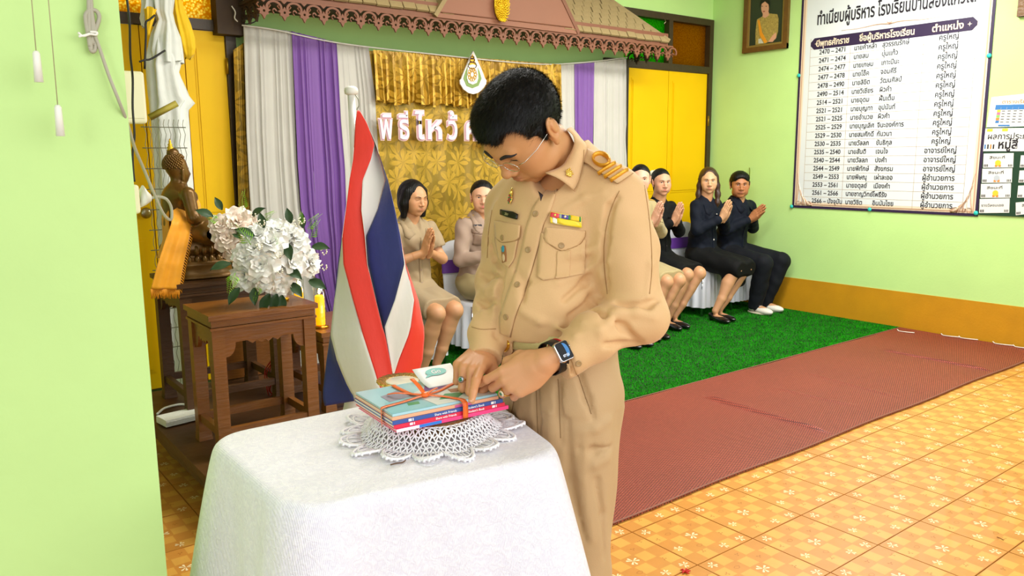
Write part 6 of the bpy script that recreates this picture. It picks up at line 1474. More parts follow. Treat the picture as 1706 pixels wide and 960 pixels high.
    # top garment
    T = Field((-.2, -.34, .42), (.42, .34, 1.13), .0065); q = g('slv', .012); bw = W*(1.08 if man else 1.0)
    T.ell(dU+(lean-.01, 0, .89), (.12, .160*bw, .16), k=.0).ell(dU+(lean-.01, 0, .975), (.080, .165*bw, .06), k=.04).ell((.0, 0, .70), (.125+.01*man, .15*bw, .15), k=.05).ell((.0, 0, .58), (.14, .175*bw, .09), k=.04)
    if not man: T.ell((lean+.075, -.06, .91), (.055, .06, .055), k=.03).ell((lean+.075, .06, .91), (.055, .06, .055), k=.03)
    T.cap(nk+[-.02, 0, -.04], nk+[-.005, 0, -.002], .078, .066, k=.03)
    T2 = g('short', False)
    for i in (0, 1):
        s0 = sh[i]*[1, .93, 1]-[0, 0, .025]
        if T2: e_ = sh[i]*.35+el[i]*.65; T.limb([s0, e_], [.058, .058], k=.03)
        else: T.limb([s0, el[i], wr[i]*.86+el[i]*.14], [.056+q*.3, .050+q*.3, .036+q*.3], k=.025)
    # open neck
    T.chain([nk+[.03, 0, .07], nk+[.085, 0, -.02], nk+[.13, 0, -.11 if g('vneck', True) else -.05]], [.058, .036, .006], k=.006, op='s'); T.cap(nk+[.0, 0, .0], nk+[.01, 0, .09], .056, .062, k=.006, op='s')
    T.warp(lambda X, Y, Z: .0022*np.sin(Z*70+X*50+6*np.sin(Y*9))*np.sin(X*30+Y*22+1)+.0018*np.sin(Z*38-np.abs(Y)*60))
    if T2:
        for i in (0, 1):
            e_ = sh[i]*.35+el[i]*.65; X = T.ax[0][:, None, None]; Yy = T.ax[1][None, :, None]; Z = T.ax[2][None, None, :]; n = unit(el[i]-sh[i]); dd = (X-e_[0])*n[0]+(Yy-e_[1])*n[1]+(Z-e_[2])*n[2]
            near = (Yy*(i*2-1) > .12); T.D = np.where(near & (dd > 0), np.maximum(T.D, dd), T.D).astype(np.float32)
    hem = g('hem', .50); T.plane((0, 0, hem), (0, 0, -1), .006); V, Q = T.mesh(); top = link(g('topname', 'jacket'), mesh_np('jacket', xf(V, O, R), Q, g('topmat')), e)
    bvh = BVHTree.FromPolygons([tuple(v) for v in V], [tuple(f) for f in Q])
    def onb(l, z, off=.002, frm=.6):
        h_ = bvh.ray_cast(Vector((frm, l, z)), Vector((-1, 0, 0))); 
        if h_[0] is None: return None, None
        return np.array(h_[0])+np.array(h_[1])*off, np.array(h_[1])
    def strip(pts, w_, name, m, off=.003):
        G = []
        for l, z in pts:
            a_, _ = onb(l-w_, z, off); b_, _ = onb(l+w_, z, off); 
            if a_ is not None and b_ is not None: G.append([xf(a_, O, R), xf((a_+b_)/2+[.001, 0, 0], O, R), xf(b_, O, R)])
        if len(G) > 1: solid(MB().grid(np.array(G)).build(name, m, top), .002)
    tm = g('topmat'); zc = np.linspace(.93, .53, 16)
    strip([(.004, z) for z in zc], .012, 'placket', tm)
    for sg in (-1, 1):   # collar / lapel flaps
        G = []
        for t in np.linspace(0, 1, 10):
            a = t*PI*.78; r0 = .066; c = np.array([-.012+.0*t, 0, 1.075-.02*t]); p = nk*[1, 0, 0]+np.array([-.072*math.cos(a), sg*.070*math.sin(a), 1.082-.055*t**2-.05*max(0, t-.6)])
            if t > .55: p = p+np.array([.10*(t-.55)/.45*.6, -sg*.01*(t-.55), -.05*(t-.55)/.45])
            o_ = p+np.array([(-.03*math.cos(a))*(1-t)+.004, sg*(.022+.030*t), -.030-.020*t*(1 if t < .9 else .2)])
            h_ = bvh.find_nearest(Vector(o_)); 
            if h_[0] is not None: o_ = np.array(h_[0])+np.array(h_[1])*.006
            G.append([xf(p, O, R), xf((p+o_)/2+[.004, 0, .004], O, R), xf(o_, O, R)])
        solid(MB().grid(np.array(G)).build('collar', tm, top), .003)
    mb = MB()
    for z in g('buttons', (.86, .77, .68, .60)):
        p, n = onb(.004, z, .005)
        if p is not None: mb = MB(); button(mb, xf(p, O, R), R @ n, .0075); mb.build('button', g('btn', M_brow), top)
    if g('pockets'):
        for sg in (-1, 1):
            for (z0, hgt, w_) in ((.955, .028, .042), (.925, .085, .038)):
                G = []
                for z in np.linspace(z0, z0-hgt, 6):
                    row = [onb(sg*.085+x, z-.010*(1-abs(x)/w_)*(z0-z)/hgt, .004 if hgt < .05 else .0015)[0] for x in np.linspace(-w_, w_, 7)]
                    if all(r is not None for r in row): G.append([xf(r, O, R) for r in row])
                if len(G) > 1: solid(MB().grid(np.array(G)).build('pocket', tm, top), .0015)
        for nm, l, z, w_, h2, m_ in (('name_plate', -.085, .975, .030, .006, M_ink), ('ribbon_bar', .085, .975, .022, .006, mat('ribbon_bar_mix', 'C8A8B0', .5))):
            p = [onb(l-w_, z+h2, .006)[0], onb(l+w_, z+h2, .006)[0], onb(l+w_, z-h2, .006)[0], onb(l-w_, z-h2, .006)[0]]
            if all(x is not None for x in p): solid(MB().add([xf(x, O, R) for x in p], [(0, 1, 2, 3)]).build(nm, m_, top), .002)
    if g('shoulder'):
        for sg in (-1, 1):
            G = []
            for t in np.linspace(0, 1, 8):
                row = []
                for w_ in (-.022, 0, .022):
                    h_ = bvh.ray_cast(Vector((lean+w_, sg*(.075+.095*t*W), 1.2)), Vector((0, 0, -1))); row.append(xf(np.array(h_[0])+[0, 0, .004], O, R) if h_[0] else None)
                if all(r is not None for r in row): G.append(row)
            if len(G) > 1: solid(MB().grid(np.array(G)).build('shoulder_board', g('shoulder'), top), .004)
    # lower garment
    B = Field((-.22, -.27, .05), (.62, .27, .70), .007); bm = g('botmat')
    B.ell((-.0, 0, .56), (.145, .175*W, .115), k=0)
    if g('trousers'):
        for i in (0, 1):
            B.limb([(.03, (i*2-1)*.09, .53), kn[i]+[0, 0, .004], kn[i]*.5+an[i]*.5, an[i]+[-.01, 0, -.03]], [.102, .084, .078, .066], k=.03)
        B.warp(lambda X, Y, Z: .003*np.sin(X*30+Z*34+3*np.sin(Y*20))*np.sin(Z*14+X*14)); B.plane((0, 0, .050), (0, 0, -1), .006)
    else:
        ke = g('skirt', .43); 
        for i in (0, 1): k2 = kn[i]*1.0; k2[0] = max(kn[i][0], .3); B.chain([(.03, (i*2-1)*.085, .525), k2], [.097, .084 if g('drop') else .074], k=.06)
        mid = (kn[0]+kn[1])/2; B.chain([(.05, 0, .53), mid-[.02, 0, 0]], [.09, .062], k=.05)
        if g('drop'): 
            for l_ in (-.07, 0, .07): B.cap(mid+[-.06, l_, -.0], mid+[-.08, l_*1.1, -g('drop')], .06, .06, k=.05)
        B.warp(lambda X, Y, Z: .003*np.sin(X*26+Y*40)*np.sin(Z*30+Y*15))
        mk = R*0; B.plane((ke, 0, .5), (1, 0, -.15), .006)
    V, Q = B.mesh(); link(g('botname', 'skirt'), mesh_np('skirt', xf(V, O, R), Q, bm), e)
    for i in (0, 1):
        td = (1, (an[i][1])*.8+g('toe', 0)); shoe(e, O, R, an[i]+[-.02, 0, 0], td, g('shoes', 'pump'))
    return e, R, O

# ================================================================== SEATED GUESTS
M_kh = mat('pale_khaki_uniform', 'A38D6C', .7, bump=(220, .12), var=.03, sheen=.15); M_kh2 = mat('rosy_khaki_uniform', '9E8674', .7, bump=(220, .12), var=.03, sheen=.15); M_kh3 = mat('olive_khaki_uniform', 'AC9A6C', .7, bump=(220, .12), var=.03, sheen=.15)
M_navy = mat('navy_jacket_cloth', '0B1220', .8, bump=(200, .15), var=.12, spec=.25); M_blk = mat('black_cloth', '060708', .8, bump=(200, .15), var=.1, spec=.25); M_blkt = mat('charcoal_trousers', '0E1118', .8, bump=(200, .15), var=.12, spec=.25)
M_pl = mat('pearl_button', 'D8D4CC', .3); M_gb = mat('brass_button', 'B89040', .3, .6); M_bd = mat('gold_shoulder_board', 'C8A040', .45, .3)
def pose(O, yaw, label, chair_label, **c):
    e, R, O3 = seated(O, yaw, label, c); chair(O3+R @ np.array([-.02, 0, 0]), R, chair_label)
pose((2.73, 4.72), .05, 'woman with black bob praying with closed eyes in short-sleeved khaki suit', 'white covered chair under the woman with the black bob', topmat=M_kh, botmat=M_kh, skin='D09A70', jaw=.95, handskin='CC9468', eyes='closed', hair='bob', look=(.05, .12, 0), head=(.07, 0, 1.185), short=True, shoulder=M_bd, buttons=(.80, .71, .62), btn=M_kh2, knees=((.44, -.09, .475), (.43, .06, .475)), wrists=((.20, -.024, .835), (.20, .024, .835)), ankles=((.34, -.14, .095), (.33, -.03, .095)), skirt=.40, wide=1.03, hem=.53, lips='B06050', pockets=False)
pose((3.34, 4.76), -.05, 'woman with tied-back hair in long-sleeved rosy khaki shirt beside the officer', 'white covered chair under the woman in the rosy khaki shirt', topmat=M_kh2, botmat=M_kh3, skin='E0AC8A', hair='bun', look=(-.5, .05, 0), head=(.05, 0, 1.17), wai=False, wrists=((.30, -.05, .78), (.30, .05, .80)), elbows=((.10, -.22, .74), (.10, .22, .74)), vneck=True, pockets=True, shoulder=M_bd, wide=1.08, face=1.06, lips='D06868', hem=.60, skirt=.42)
pose((4.36, 4.62), .0, 'woman almost hidden behind the standing officer, black shoes showing by his elbow', 'white covered chair hidden behind the standing officer', topmat=M_kh, botmat=M_kh, hair='bun', look=(-.3, 0, 0), knees=((.42, -.06, .475), (.42, .06, .475)), pockets=True, head=(.03, 0, 1.14))
pose((4.85, 4.64), -.05, 'woman in olive khaki uniform with medal ribbons, half hidden by the officer', 'white covered chair under the half hidden khaki woman', topmat=M_kh3, botmat=M_kh3, skin='DEAC90', jaw=.92, hair='bun', look=(-.72, .04, 0), up=.06, head=(.05, 0, 1.265), ankles=((.36, -.20, .095), (.34, -.10, .095)), pockets=True, shoulder=M_bd, wai=True, lips='C86464')
pose((5.28, 4.80), -.05, 'young woman in black jacket with cream bow in her hair', 'white covered chair under the young woman with the bow', topmat=M_blk, botmat=M_blk, skin='D8A482', jaw=.95, hair='pony', bow=True, look=(-.40, .04, 0), up=.03, ankles=((.36, -.20, .095), (.34, -.10, .095)), head=(.05, 0, 1.225), s=1, wide=.95, lips='B85A58', knees=((.45, -.075, .475), (.45, .075, .475)))
pose((5.84, 4.74), .0, 'young woman with long brown hair praying in navy jacket and black skirt', 'white covered chair under the woman in the navy jacket', topmat=M_navy, botmat=M_blk, skin='DCAA80', jaw=.85, hair='long', hairmat=M_hairb, clips=True, look=(-.78, .04, 0), up=.03, ankles=((.36, -.24, .095), (.33, -.14, .095)), head=(.05, 0, 1.225), btn=M_pl, buttons=(.93, .70), lips='B86458', wide=.97, hem=.50, drop=.13, skirt=.50)
pose((6.29, 4.76), .0, 'young man in navy jacket and white trainers praying beside the green wall', 'white covered chair under the young man in trainers', topmat=M_navy, botmat=M_blkt, man=True, trousers=True, skin='B87A50', hair='man', look=(-.75, .06, 0), head=(.09, -.02, 1.18), face=1.05, jaw=1.2, nose=1.2, lips='9A5A48', shoes='trainer', wf=.75, wz=.66, knees=((.46, -.13, .48), (.46, .14, .48)), ankles=((.38, -.10, .11), (.36, .07, .11)), lean=.07, wide=1.05, btn=M_blk, hs=1.02, vneck=False)

# ================================================================== THE STANDING OFFICER
off = empty('person', (1.22, 1.36, 0), 'man in khaki uniform and glasses bowing over the books on the table', 'person')
MSK = 'C8905E'
HL = np.array([.1051, -.9849, -.1375]); HF = np.array([-.635, .0399, -.7715]); HU = np.array([-.7653, -.1684, .6212]); RHm = np.stack([HL, HF, HU], 1); HCm = np.array([1.0974, 1.386, 1.5113])
HS = .965; HCm = HCm-UP*.004-FW*.022
cb_ = lambda r, u, b: RT*r+UP*u-FW*b        # right, up, toward the viewer
neckb = D(940, 278, 1.80); invH = np.linalg.inv(RHm)
Fh = head_field(.0019, 1.0, 1.12, 'down', 1.18, neck=([(0, -.014, -.045), (0, -.026, -.085), invH @ (neckb-HCm)/HS], [.050, .047, .050]))
V, Q = Fh.mesh(); hV, hQ = V, Q; parts = [(xf(V*HS, HCm, RHm), Q[:, ::-1], head_cols(V, MSK, 'A86050', 'down', .07))]
# torso skin under the shirt, arms to the wrists
wrL = D(925, 597, 1.625); elL = D(1058, 522, 1.71); shL = D(1022, 335, 1.755)
wrR_ = D(807, 600, 1.74); elR = D(828, 470, 1.88); shR = D(856, 352, 1.92)
F = Field(D(925, 450, 1.82)-.42, D(925, 450, 1.82)+.42, .007)
F.ell(D(925, 400, 1.84), (.09, .15, .17), k=0).cap(D(945, 295, 1.81), neckb, .052, k=.03).chain([shR, elR, wrR_], [.036, .030, .024], k=.02).chain([shL, elL, wrL], [.045, .036, .026], k=.02).cap(shL*.9+shR*.1, shL*.1+shR*.9, .05, k=.04)
parts.append(skin_part(F, MSK))
# right hand: index finger touching the cover
cR = [(12, 18, 12), (62, 75, 45), (70, 82, 45), (74, 80, 45)]
tgt = onZ(786, 667, TOPZ+.008); dR = unit(tgt-D(806, 604, 1.665)); yR, zR, xR = cb_(-.27, -.29, .87), cb_(-.06, .92, .34), cb_(.9, -.1, 0)
class Nul:
    def cap(s, *a, **k): return s
    def ell(s, *a, **k): return s
    def chain(s, *a, **k): return s
thR = [(.014, .016, -.008), (.036, .040, -.022), (.038, .066, -.040), (.026, .084, -.052)]
t0 = hand(Nul(), (0, 0, 0), yR, zR, xR, cR, 1.03, thR)[0][0]; wR = tgt-t0
F = Field(np.minimum(wR, tgt)-.11, np.maximum(wR, tgt)+.10, .0017)
tipsR, jR, frR = hand(F, wR, yR, zR, xR, cR, 1.03, thR); F.cap(wR, D(809, 575, 1.77), .0225, .025, k=.006); print('WR', (wR-EYE) @ FW, 853+CF*((wR-EYE) @ RT)/((wR-EYE) @ FW), 480-CF*((wR-EYE) @ UP)/((wR-EYE) @ FW), (tgt-EYE) @ FW)
Vh, Qh = F.mesh(); parts.append((Vh, Qh, np.tile(np.array(lin('CE9264')), (len(Vh), 1))))
# left hand: resting, fingers loosely bent
yL, zL, xL = cb_(-.82, -.50, -.16), cb_(.02, .18, .97), cb_(-.5, .8, 0); cL = [(18, 22, 12), (40, 48, 25), (50, 55, 30), (55, 55, 30)]; wL = D(908, 603, 1.615)
thL = [(.014, .016, -.010), (.036, .044, -.026), (.040, .074, -.040), (.030, .096, -.052)]
F = Field(wL+yL*.07-.13, wL+yL*.07+.14, .0017); tipsL, jL, frL = hand(F, wL, yL, zL, xL, cL, 1.03, thL); F.cap(wL, D(938, 592, 1.64), .0245, .027, k=.006)
Vh, Qh = F.mesh(); parts.append((Vh, Qh, np.tile(np.array(lin('D49A6C')), (len(Vh), 1))))
V, Q, C = joinm(parts); V_skin, Q_skin = V, Q; body = link('body', mesh_np('body', V, Q, M_skin, C), off)
def nails(js, fr, par, n=4):
    for i, pts in enumerate(js[:n]):
        a, b = pts[-2], pts[-1]; t = unit(b-a); z = fr[2]; z = unit(z-t*(z @ t)); s = np.cross(t, z); r = .0076 if i < 3 else .0065
        MB().ball(b+z*r*.62-t*.001, (.0068, .0052, .0022), R=np.stack([t, s, z], 1), nu=10, nv=6).build('fingernail', mat('nail_pink', 'E6B498', .3), par)
nails(jR, frR, body, 1); nails(jL, frL, body, 2)
brows(HCm, RHm, HS, off, Vh=hV, Qh=hQ, lift=-.002, th=.0042)
# eyelashes
for s in (-1, 1): MB().tube([xf(HS*np.array((s*(.031+dx), .0868-.35*abs(dx)**1.0*.9, .0045-.10*abs(dx))), HCm, RHm) for dx in np.linspace(-.012, .012, 7)], .0011, 5).build('eyelash', M_brow, off)
# hair
Fm = Field((-.13, -.16, -.14), (.13, .14, .17), .0028)
Fm.ell((0, -.017, .038), (.083, .095, .092), k=0).ell((0, .028, .070), (.074, .066, .052), k=.03)
Fm.ell((0, .124, -.024), (.084, .090, .100), k=.008, op='s').ell((0, .06, -.09), (.11, .10, .085), k=.01, op='s')
for s in (-1, 1): Fm.ell((s*.060, .078, .048), (.030, .036, .036), k=.010, op='s')
for s in (-1, 1): Fm.ell((s*.084, -.012, -.022), (.030, .030, .036), k=.006, op='s'); Fm.cap((s*.075, .018, .03), (s*.0745, .012, -.004), .008, .004, k=.006)
Fm.plane((0, -.06, -.070), (0, .35, -1), .01); V, Q = Fm.mesh()
flow = lambda P: np.stack([P[:, 0]*2.0, P[:, 1]*5+.55, -(P[:, 2]-.10)*1.2-.15*(P[:, 1] > .03)], 1)
flow2 = lambda P: np.stack([P[:, 0]*2.0, P[:, 1]*0+.9, -.5+P[:, 2]*0], 1)
parts = [(xf(V*HS, HCm, RHm), Q[:, ::-1], None)]
for n_, L_, fl_, sd, lf, kp in ((22000, .012, flow, 3, .42, None), (6000, .016, flow2, 4, .22, lambda c: (c[:, 1] > .035) & (c[:, 2] > .05)), (4000, .010, flow, 6, .7, lambda c: c[:, 2] > .06)):
    Vs, Qs = strands(V, Q, n_, L_, fl_, sd, .0004, kp, lf); parts.append((xf(Vs*HS, HCm, RHm), Qs, None))
V, Q, _ = joinm(parts); link('hair', mesh_np('hair', V, Q, M_hair), off)
# glasses
gl = empty('eyeglasses', D(840, 272, 1.66), 'thin silver-rimmed eyeglasses worn by the bowing officer', 'glasses'); M_sl = mat('silver_wire', 'D8D4C8', .15, 1)
H_ = lambda x, y, z: xf(HS*np.array((x, y, z)), HCm, RHm)
for s in (-1, 1):
    ringp = [(s*.033+.0225*math.cos(a)*(1 if True else 1), .1035-.10*abs(s*.033+.0225*math.cos(a))**1.3*1.6, .000+.0145*math.sin(a)) for a in np.linspace(0, 2*PI, 29)]
    MB().tube([H_(*p) for p in ringp], .0008, 6).build('rim', M_sl, gl)
    MB().add([H_(*p) for p in ringp[:-1]], [tuple(range(28))]).build('lens', clear_mat('lens_glass'), gl)
    MB().tube([H_(s*.0555, .094, .004), H_(s*.068, .086, .005), H_(s*.079, .05, .006), H_(s*.0815, .0, .008), H_(s*.083, -.016, -.002)], .00095, 6).build('temple_arm', M_sl, gl)
MB().tube(smooth_path([H_(-.0105, .1025, .003), H_(0, .107, .006), H_(.0105, .1025, .003)]), .0009, 6).build('bridge', M_sl, gl)

# ------------------------------------------------------------------ shirt
M_sh_ = mat('khaki_shirt_cloth', 'D6AE7A', .72, bump=(420, .12), var=.02, vscale=8, sheen=.15); M_tr = mat('khaki_trouser_cloth', 'BC9C70', .74, bump=(420, .12), var=.02, vscale=8, sheen=.1); M_seam = mat('khaki_seam', 'A67F4C', .8)
TF = np.array([-.985, -.174, 0]); TLf = np.array([.174, -.985, 0]); 
lean_ = unit(np.array([TF[0]*.22, TF[1]*.22, 1])); tf = unit(TF-lean_*(TF @ lean_)); RTt = np.stack([tf, np.cross(lean_, tf), lean_], 1)
def shirt(ridges=()):
    F = Field(D(925, 430, 1.82)+[-.36, -.36, -.36], D(925, 430, 1.82)+[.36, .36, .38], .0042)
    F.ell(D(922, 410, 1.86), (.135, .165, .20), RTt, k=0).ell(D(928, 335, 1.86), (.105, .185, .085), RTt, k=.05)
    F.ell(D(910, 500, 1.83), (.145, .142, .125), RTt, k=.06).ell(D(925, 560, 1.85), (.135, .150, .08), RTt, k=.05)
    F.ell(D(900, 400, 1.79), (.06, .07, .07), RTt, k=.05)
    F.cap(D(945, 285, 1.83), D(935, 262, 1.82), .078, .064, k=.05)
    F.chain([shL+UP*.005, D(1042, 420, 1.73), elL], [.072, .066, .057], k=.035).chain([elL, D(990, 560, 1.665), D(935, 603, 1.64)], [.056, .050, .040], k=.02)
    F.ell(elL+RT*.012-UP*.01, (.06, .06, .055), k=.03)
    F.chain([shR, elR], [.060, .047], k=.035).chain([elR, D(813, 555, 1.795), D(806, 612, 1.725)], [.048, .041, .037], k=.018)
    F.cap(shL, D(950, 275, 1.83), .055, .06, k=.04).cap(shR, D(930, 285, 1.85), .05, .058, k=.04)
    # armpit hollow between chest and left sleeve
    F.chain([D(1003, 398, 1.58), D(1009, 460, 1.57), D(1012, 490, 1.57)], [.012, .018, .01], k=.02, op='s')
    for op, pts, r, k in ridges:
        F.chain(pts, r, k=k, op=op)
    F.warp(lambda X, Y, Z: .0012*np.sin(Z*55+X*30+4*np.sin(Y*17))+.0008*np.sin(X*90+Z*40))
    # neck opening, cuffs, hem
    F.chain([D(936, 235, 1.82), D(926, 275, 1.76), D(898, 318, 1.69), D(888, 340, 1.67)], [.057, .052, .022, .004], k=.006, op='s')
    pL, nL = D(931, 604, 1.635), unit(D(908, 618, 1.62)-D(960, 584, 1.65)); pR, nR = D(807, 598, 1.74), unit(D(805, 630, 1.70)-D(813, 550, 1.80))
    X, Y, Z = F.ax[0][:, None, None], F.ax[1][None, :, None], F.ax[2][None, None, :]
    for p, n, ax0, ax1, rad in ((pL, nL, D(985, 565, 1.66), D(880, 640, 1.60), .075), (pR, nR, D(810, 572, 1.77), D(802, 660, 1.66), .058)):
        d = (X-p[0])*n[0]+(Y-p[1])*n[1]+(Z-p[2])*n[2]; dv = ax1-ax0; L2 = dv @ dv; t = np.clip(((X-ax0[0])*dv[0]+(Y-ax0[1])*dv[1]+(Z-ax0[2])*dv[2])/L2, 0, 1)
        e = np.sqrt((X-ax0[0]-t*dv[0])**2+(Y-ax0[1]-t*dv[1])**2+(Z-ax0[2]-t*dv[2])**2)
        F.D = np.where(e < rad, np.maximum(F.D, d), F.D).astype(np.float32)
    # hem: cut everything below the belt except the sleeves
    zb = D(900, 572, 1.72)[2]; hemd = (zb+.0-Z)+0*X+0*Y; c = D(928, 560, 1.86); e = ((X-c[0])**2+(Y-c[1])**2)**.5-.178
    belly = np.maximum(e, Z-zb)
    sl = np.minimum.reduce([_seg(X, Y, Z, elL, D(990, 560, 1.665))-.066, _seg(X, Y, Z, D(990, 560, 1.665), D(915, 612, 1.63))-.056, _seg(X, Y, Z, elR, D(806, 615, 1.72))-.058])
    F.D = np.where((Z < zb) & (sl > 0), np.maximum(F.D, hemd), F.D).astype(np.float32)
    return F
def _seg(X, Y, Z, a, b):
    d = b-a; t = np.clip(((X-a[0])*d[0]+(Y-a[1])*d[1]+(Z-a[2])*d[2])/(d @ d), 0, 1); return np.sqrt((X-a[0]-t*d[0])**2+(Y-a[1]-t*d[1])**2+(Z-a[2]-t*d[2])**2)
def bvh_of(V, Q): return BVHTree.FromPolygons([tuple(v) for v in V], [tuple(int(i) for i in f) for f in Q])
def hitter(bv):
    def f(px, py, off=0., far=None):
        d = unit(D(px, py, 1)-EYE); h_ = bv.ray_cast(Vector(EYE), Vector(d))
        if h_[0] is None: return None, None
        n = np.array(h_[1]); n = n if n @ d < 0 else -n; return np.array(h_[0])+n*off, n
    return f
V, Q = shirt().mesh(); hit0 = hitter(bvh_of(V, Q))
def crease(hit, pts, r, op='u', off=-.004, k=.012):
    P_ = [hit(*p, off)[0] for p in pts]; P_ = [p for p in P_ if p is not None]
    if len(P_) < 2: return None
    return (op, P_, [r*math.sin(PI*(i+.6)/(len(P_)+.2))+.001 for i in range(len(P_))], k)
rid = []
for pts, r, op in (([(905, 440), (950, 425), (990, 415), (1010, 400)], .005, 'u'), ([(880, 480), (930, 470), (985, 450), (1012, 436)], .005, 'u'), ([(1010, 470), (985, 500), (950, 528)], .007, 's'), ([(1000, 440), (975, 470), (940, 500)], .005, 's'),
                   ([(1026, 505), (1050, 512), (1080, 508), (1095, 500)], .008, 's'), ([(985, 515), (1010, 525), (1040, 545), (1065, 570)], .007, 's'), ([(995, 500), (1030, 520), (1060, 520), (1088, 530)], .007, 'u'), ([(1000, 560), (1015, 540), (1022, 520)], .006, 'u'), ([(970, 540), (1000, 550), (1035, 578)], .006, 'u'),
                   ([(1018, 350), (1008, 400), (1006, 450), (1010, 480)], .006, 's'), ([(1028, 330), (1016, 345), (1005, 380)], .004, 's'), ([(940, 350), (975, 330), (1005, 322)], .004, 'u'), ([(925, 545), (960, 560), (1000, 548)], .006, 'u'), ([(870, 520), (900, 535), (935, 540)], .005, 'u'),
                   ([(800, 455), (815, 462), (835, 458)], .006, 's'), ([(796, 475), (812, 485), (830, 478)], .006, 'u'), ([(793, 500), (808, 508), (826, 500)], .005, 's'), ([(790, 530), (806, 522), (822, 530)], .005, 'u'), ([(812, 400), (822, 430), (836, 450)], .005, 's'), ([(826, 340), (818, 380), (812, 420)], .004, 'u'),
                   ([(838, 452), (831, 480), (828, 520), (828, 560)], .007, 's'), ([(1070, 300), (1080, 370), (1084, 440), (1080, 490)], .0035, 'u'), ([(1010, 575), (1040, 585), (1065, 575)], .005, 's'), ([(860, 450), (875, 470), (870, 500)], .004, 's'), ([(938, 575), (950, 600), (955, 625)], .003, 's')):
    c = crease(hit0, pts, r, op);
    if c: rid.append(c)
V, Q = shirt(rid).mesh(); shb = bvh_of(V, Q); hit = hitter(shb); shirt_o = link('shirt', mesh_np('shirt', V, Q, M_sh_), off)
def patch(poly, name, m, off_=.0022, nrow=16, ncol=12, th=.0014, hitf=None, par=None):
    """panel whose outline is read from the photo, laid on the cloth surface"""
    hf = hitf or hit; P_ = np.array(poly, float); G = []; ys_ = np.linspace(P_[:, 1].min()+.3, P_[:, 1].max()-.3, nrow)
    for y in ys_:
        xs_ = []
        for a, b in zip(P_, np.roll(P_, -1, 0)):
            if (a[1]-y)*(b[1]-y) < 0: xs_.append(a[0]+(b[0]-a[0])*(y-a[1])/(b[1]-a[1]))
        if len(xs_) < 2: continue
        row = [hf(x, y, off_)[0] for x in np.linspace(min(xs_), max(xs_), ncol)]
        if all(r is not None for r in row): G.append(row)
    if len(G) < 2: return None
    return solid(MB().grid(np.array(G)).build(name, m, par or shirt_o), th)
def seam(pts, par=None, m=None, r=.0008, hitf=None, name='seam', off_=.0006):
    P_ = [(hitf or hit)(*p, off_)[0] for p in smooth_path2(pts)]; P_ = [p for p in P_ if p is not None]
    if len(P_) > 1: return MB().tube(P_, r, 5).build(name, m or M_seam, par or shirt_o)
def smooth_path2(pts): return [tuple(p[:2]) for p in smooth_path([(a, b, 0) for a, b in pts], 8)]
pk = patch([(905, 322), (932, 305), (918, 350), (905, 375), (897, 410), (886, 450), (873, 490), (858, 530), (850, 562), (834, 556), (832, 530), (845, 490), (858, 455), (868, 420), (876, 380), (888, 345)], 'placket', M_sh_, .0020, 40, 6, .0016)
seam([(930, 310), (905, 378), (897, 412), (886, 452), (873, 492), (858, 532), (851, 562)])
for name, poly in (('pocket', [(902, 388), (976, 396), (974, 455), (940, 464), (906, 468), (895, 462), (897, 420)]), ('pocket_flap', [(910, 379), (975, 384), (974, 395), (963, 409), (936, 418), (910, 404), (906, 395)]), ('pocket_pleat', [(928, 418), (950, 418), (948, 463), (926, 466)]),
                   ('pocket', [(828, 372), (867, 378), (864, 400), (858, 432), (848, 447), (832, 430), (826, 400)]), ('pocket_flap', [(826, 368), (869, 376), (867, 396), (860, 401), (839, 404), (828, 396)])):
    patch(poly, name, M_sh_, .0030 if name == 'pocket' else .0046, 14, 12, .0016)
for pts in ([(906, 396), (913, 405), (936, 418), (963, 409), (974, 395), (975, 384)], [(828, 396), (839, 404), (860, 401), (867, 396), (869, 377)]): seam(pts, off_=.0042)
for px, py in ((893, 357), (881, 416), (863, 475), (844, 528), (935, 409), (840, 396), (963, 605), (980, 261)):
    p, n = hit(px, py, .0052 if (px, py) in ((935, 409), (840, 396)) else .0034)
    if p is not None: mb = MB(); button(mb, p, n, .0066); mb.build('button', mat('khaki_button', 'A8895C', .35), shirt_o)
seam([(1032, 318), (1022, 338), (1012, 370), (1006, 410), (1007, 450), (1012, 490)]); seam([(1072, 300), (1082, 370), (1086, 440), (1082, 490)])
seam([(944, 582), (952, 600), (960, 622), (972, 640)]); seam([(786, 545), (803, 549), (826, 548)])
seam([(820, 350), (814, 390), (812, 430)])
# badges
def slab(poly, name, m, o_=.0045, th=.0015): return patch(poly, name, m, o_, 5, 7, th)
np_ = slab([(837, 350), (866, 356), (864, 367), (837, 360)], 'name_plate', mat('black_name_plate', '16100C', .3), .006, .002)
p, n = hit(850, 358, .0085)
mb = MB(); put_text(mb, 'วิชิต', .0075, (hit(845, 359.5, .0085)[0], unit(hit(862, 363, .008)[0]-hit(842, 358, .008)[0]), unit(np.cross(n, unit(hit(862, 363, .008)[0]-hit(842, 358, .008)[0]))), n), 0); mb.build('name_lettering', mat('pale_gold_print', 'D8C890', .4), np_) if mb.n else None
rbn_cols = (('E03848', [(918, 355), (932, 357), (931, 365), (917, 363)]), ('9AA898', [(932, 357), (936, 357.5), (935, 365.5), (931, 365)]), ('4A3A98', [(936, 357.5), (947, 359), (946, 367), (935, 365.5)]), ('308838', [(947, 359), (950.5, 359.4), (949.5, 367.4), (946, 367)]), ('F0C810', [(950.5, 359.4), (965, 361), (964, 369.5), (949.5, 367.4)]), ('308838', [(965, 361), (968, 361.4), (967, 370), (964, 369.5)]),
            ('F4D020', [(917, 363), (921, 363.5), (921, 373), (918, 372)]), ('F0E8D8', [(921, 363.5), (928, 364.5), (928, 374), (921, 373)]), ('F8D820', [(928, 364.5), (967, 370), (968, 379), (928, 374)]))
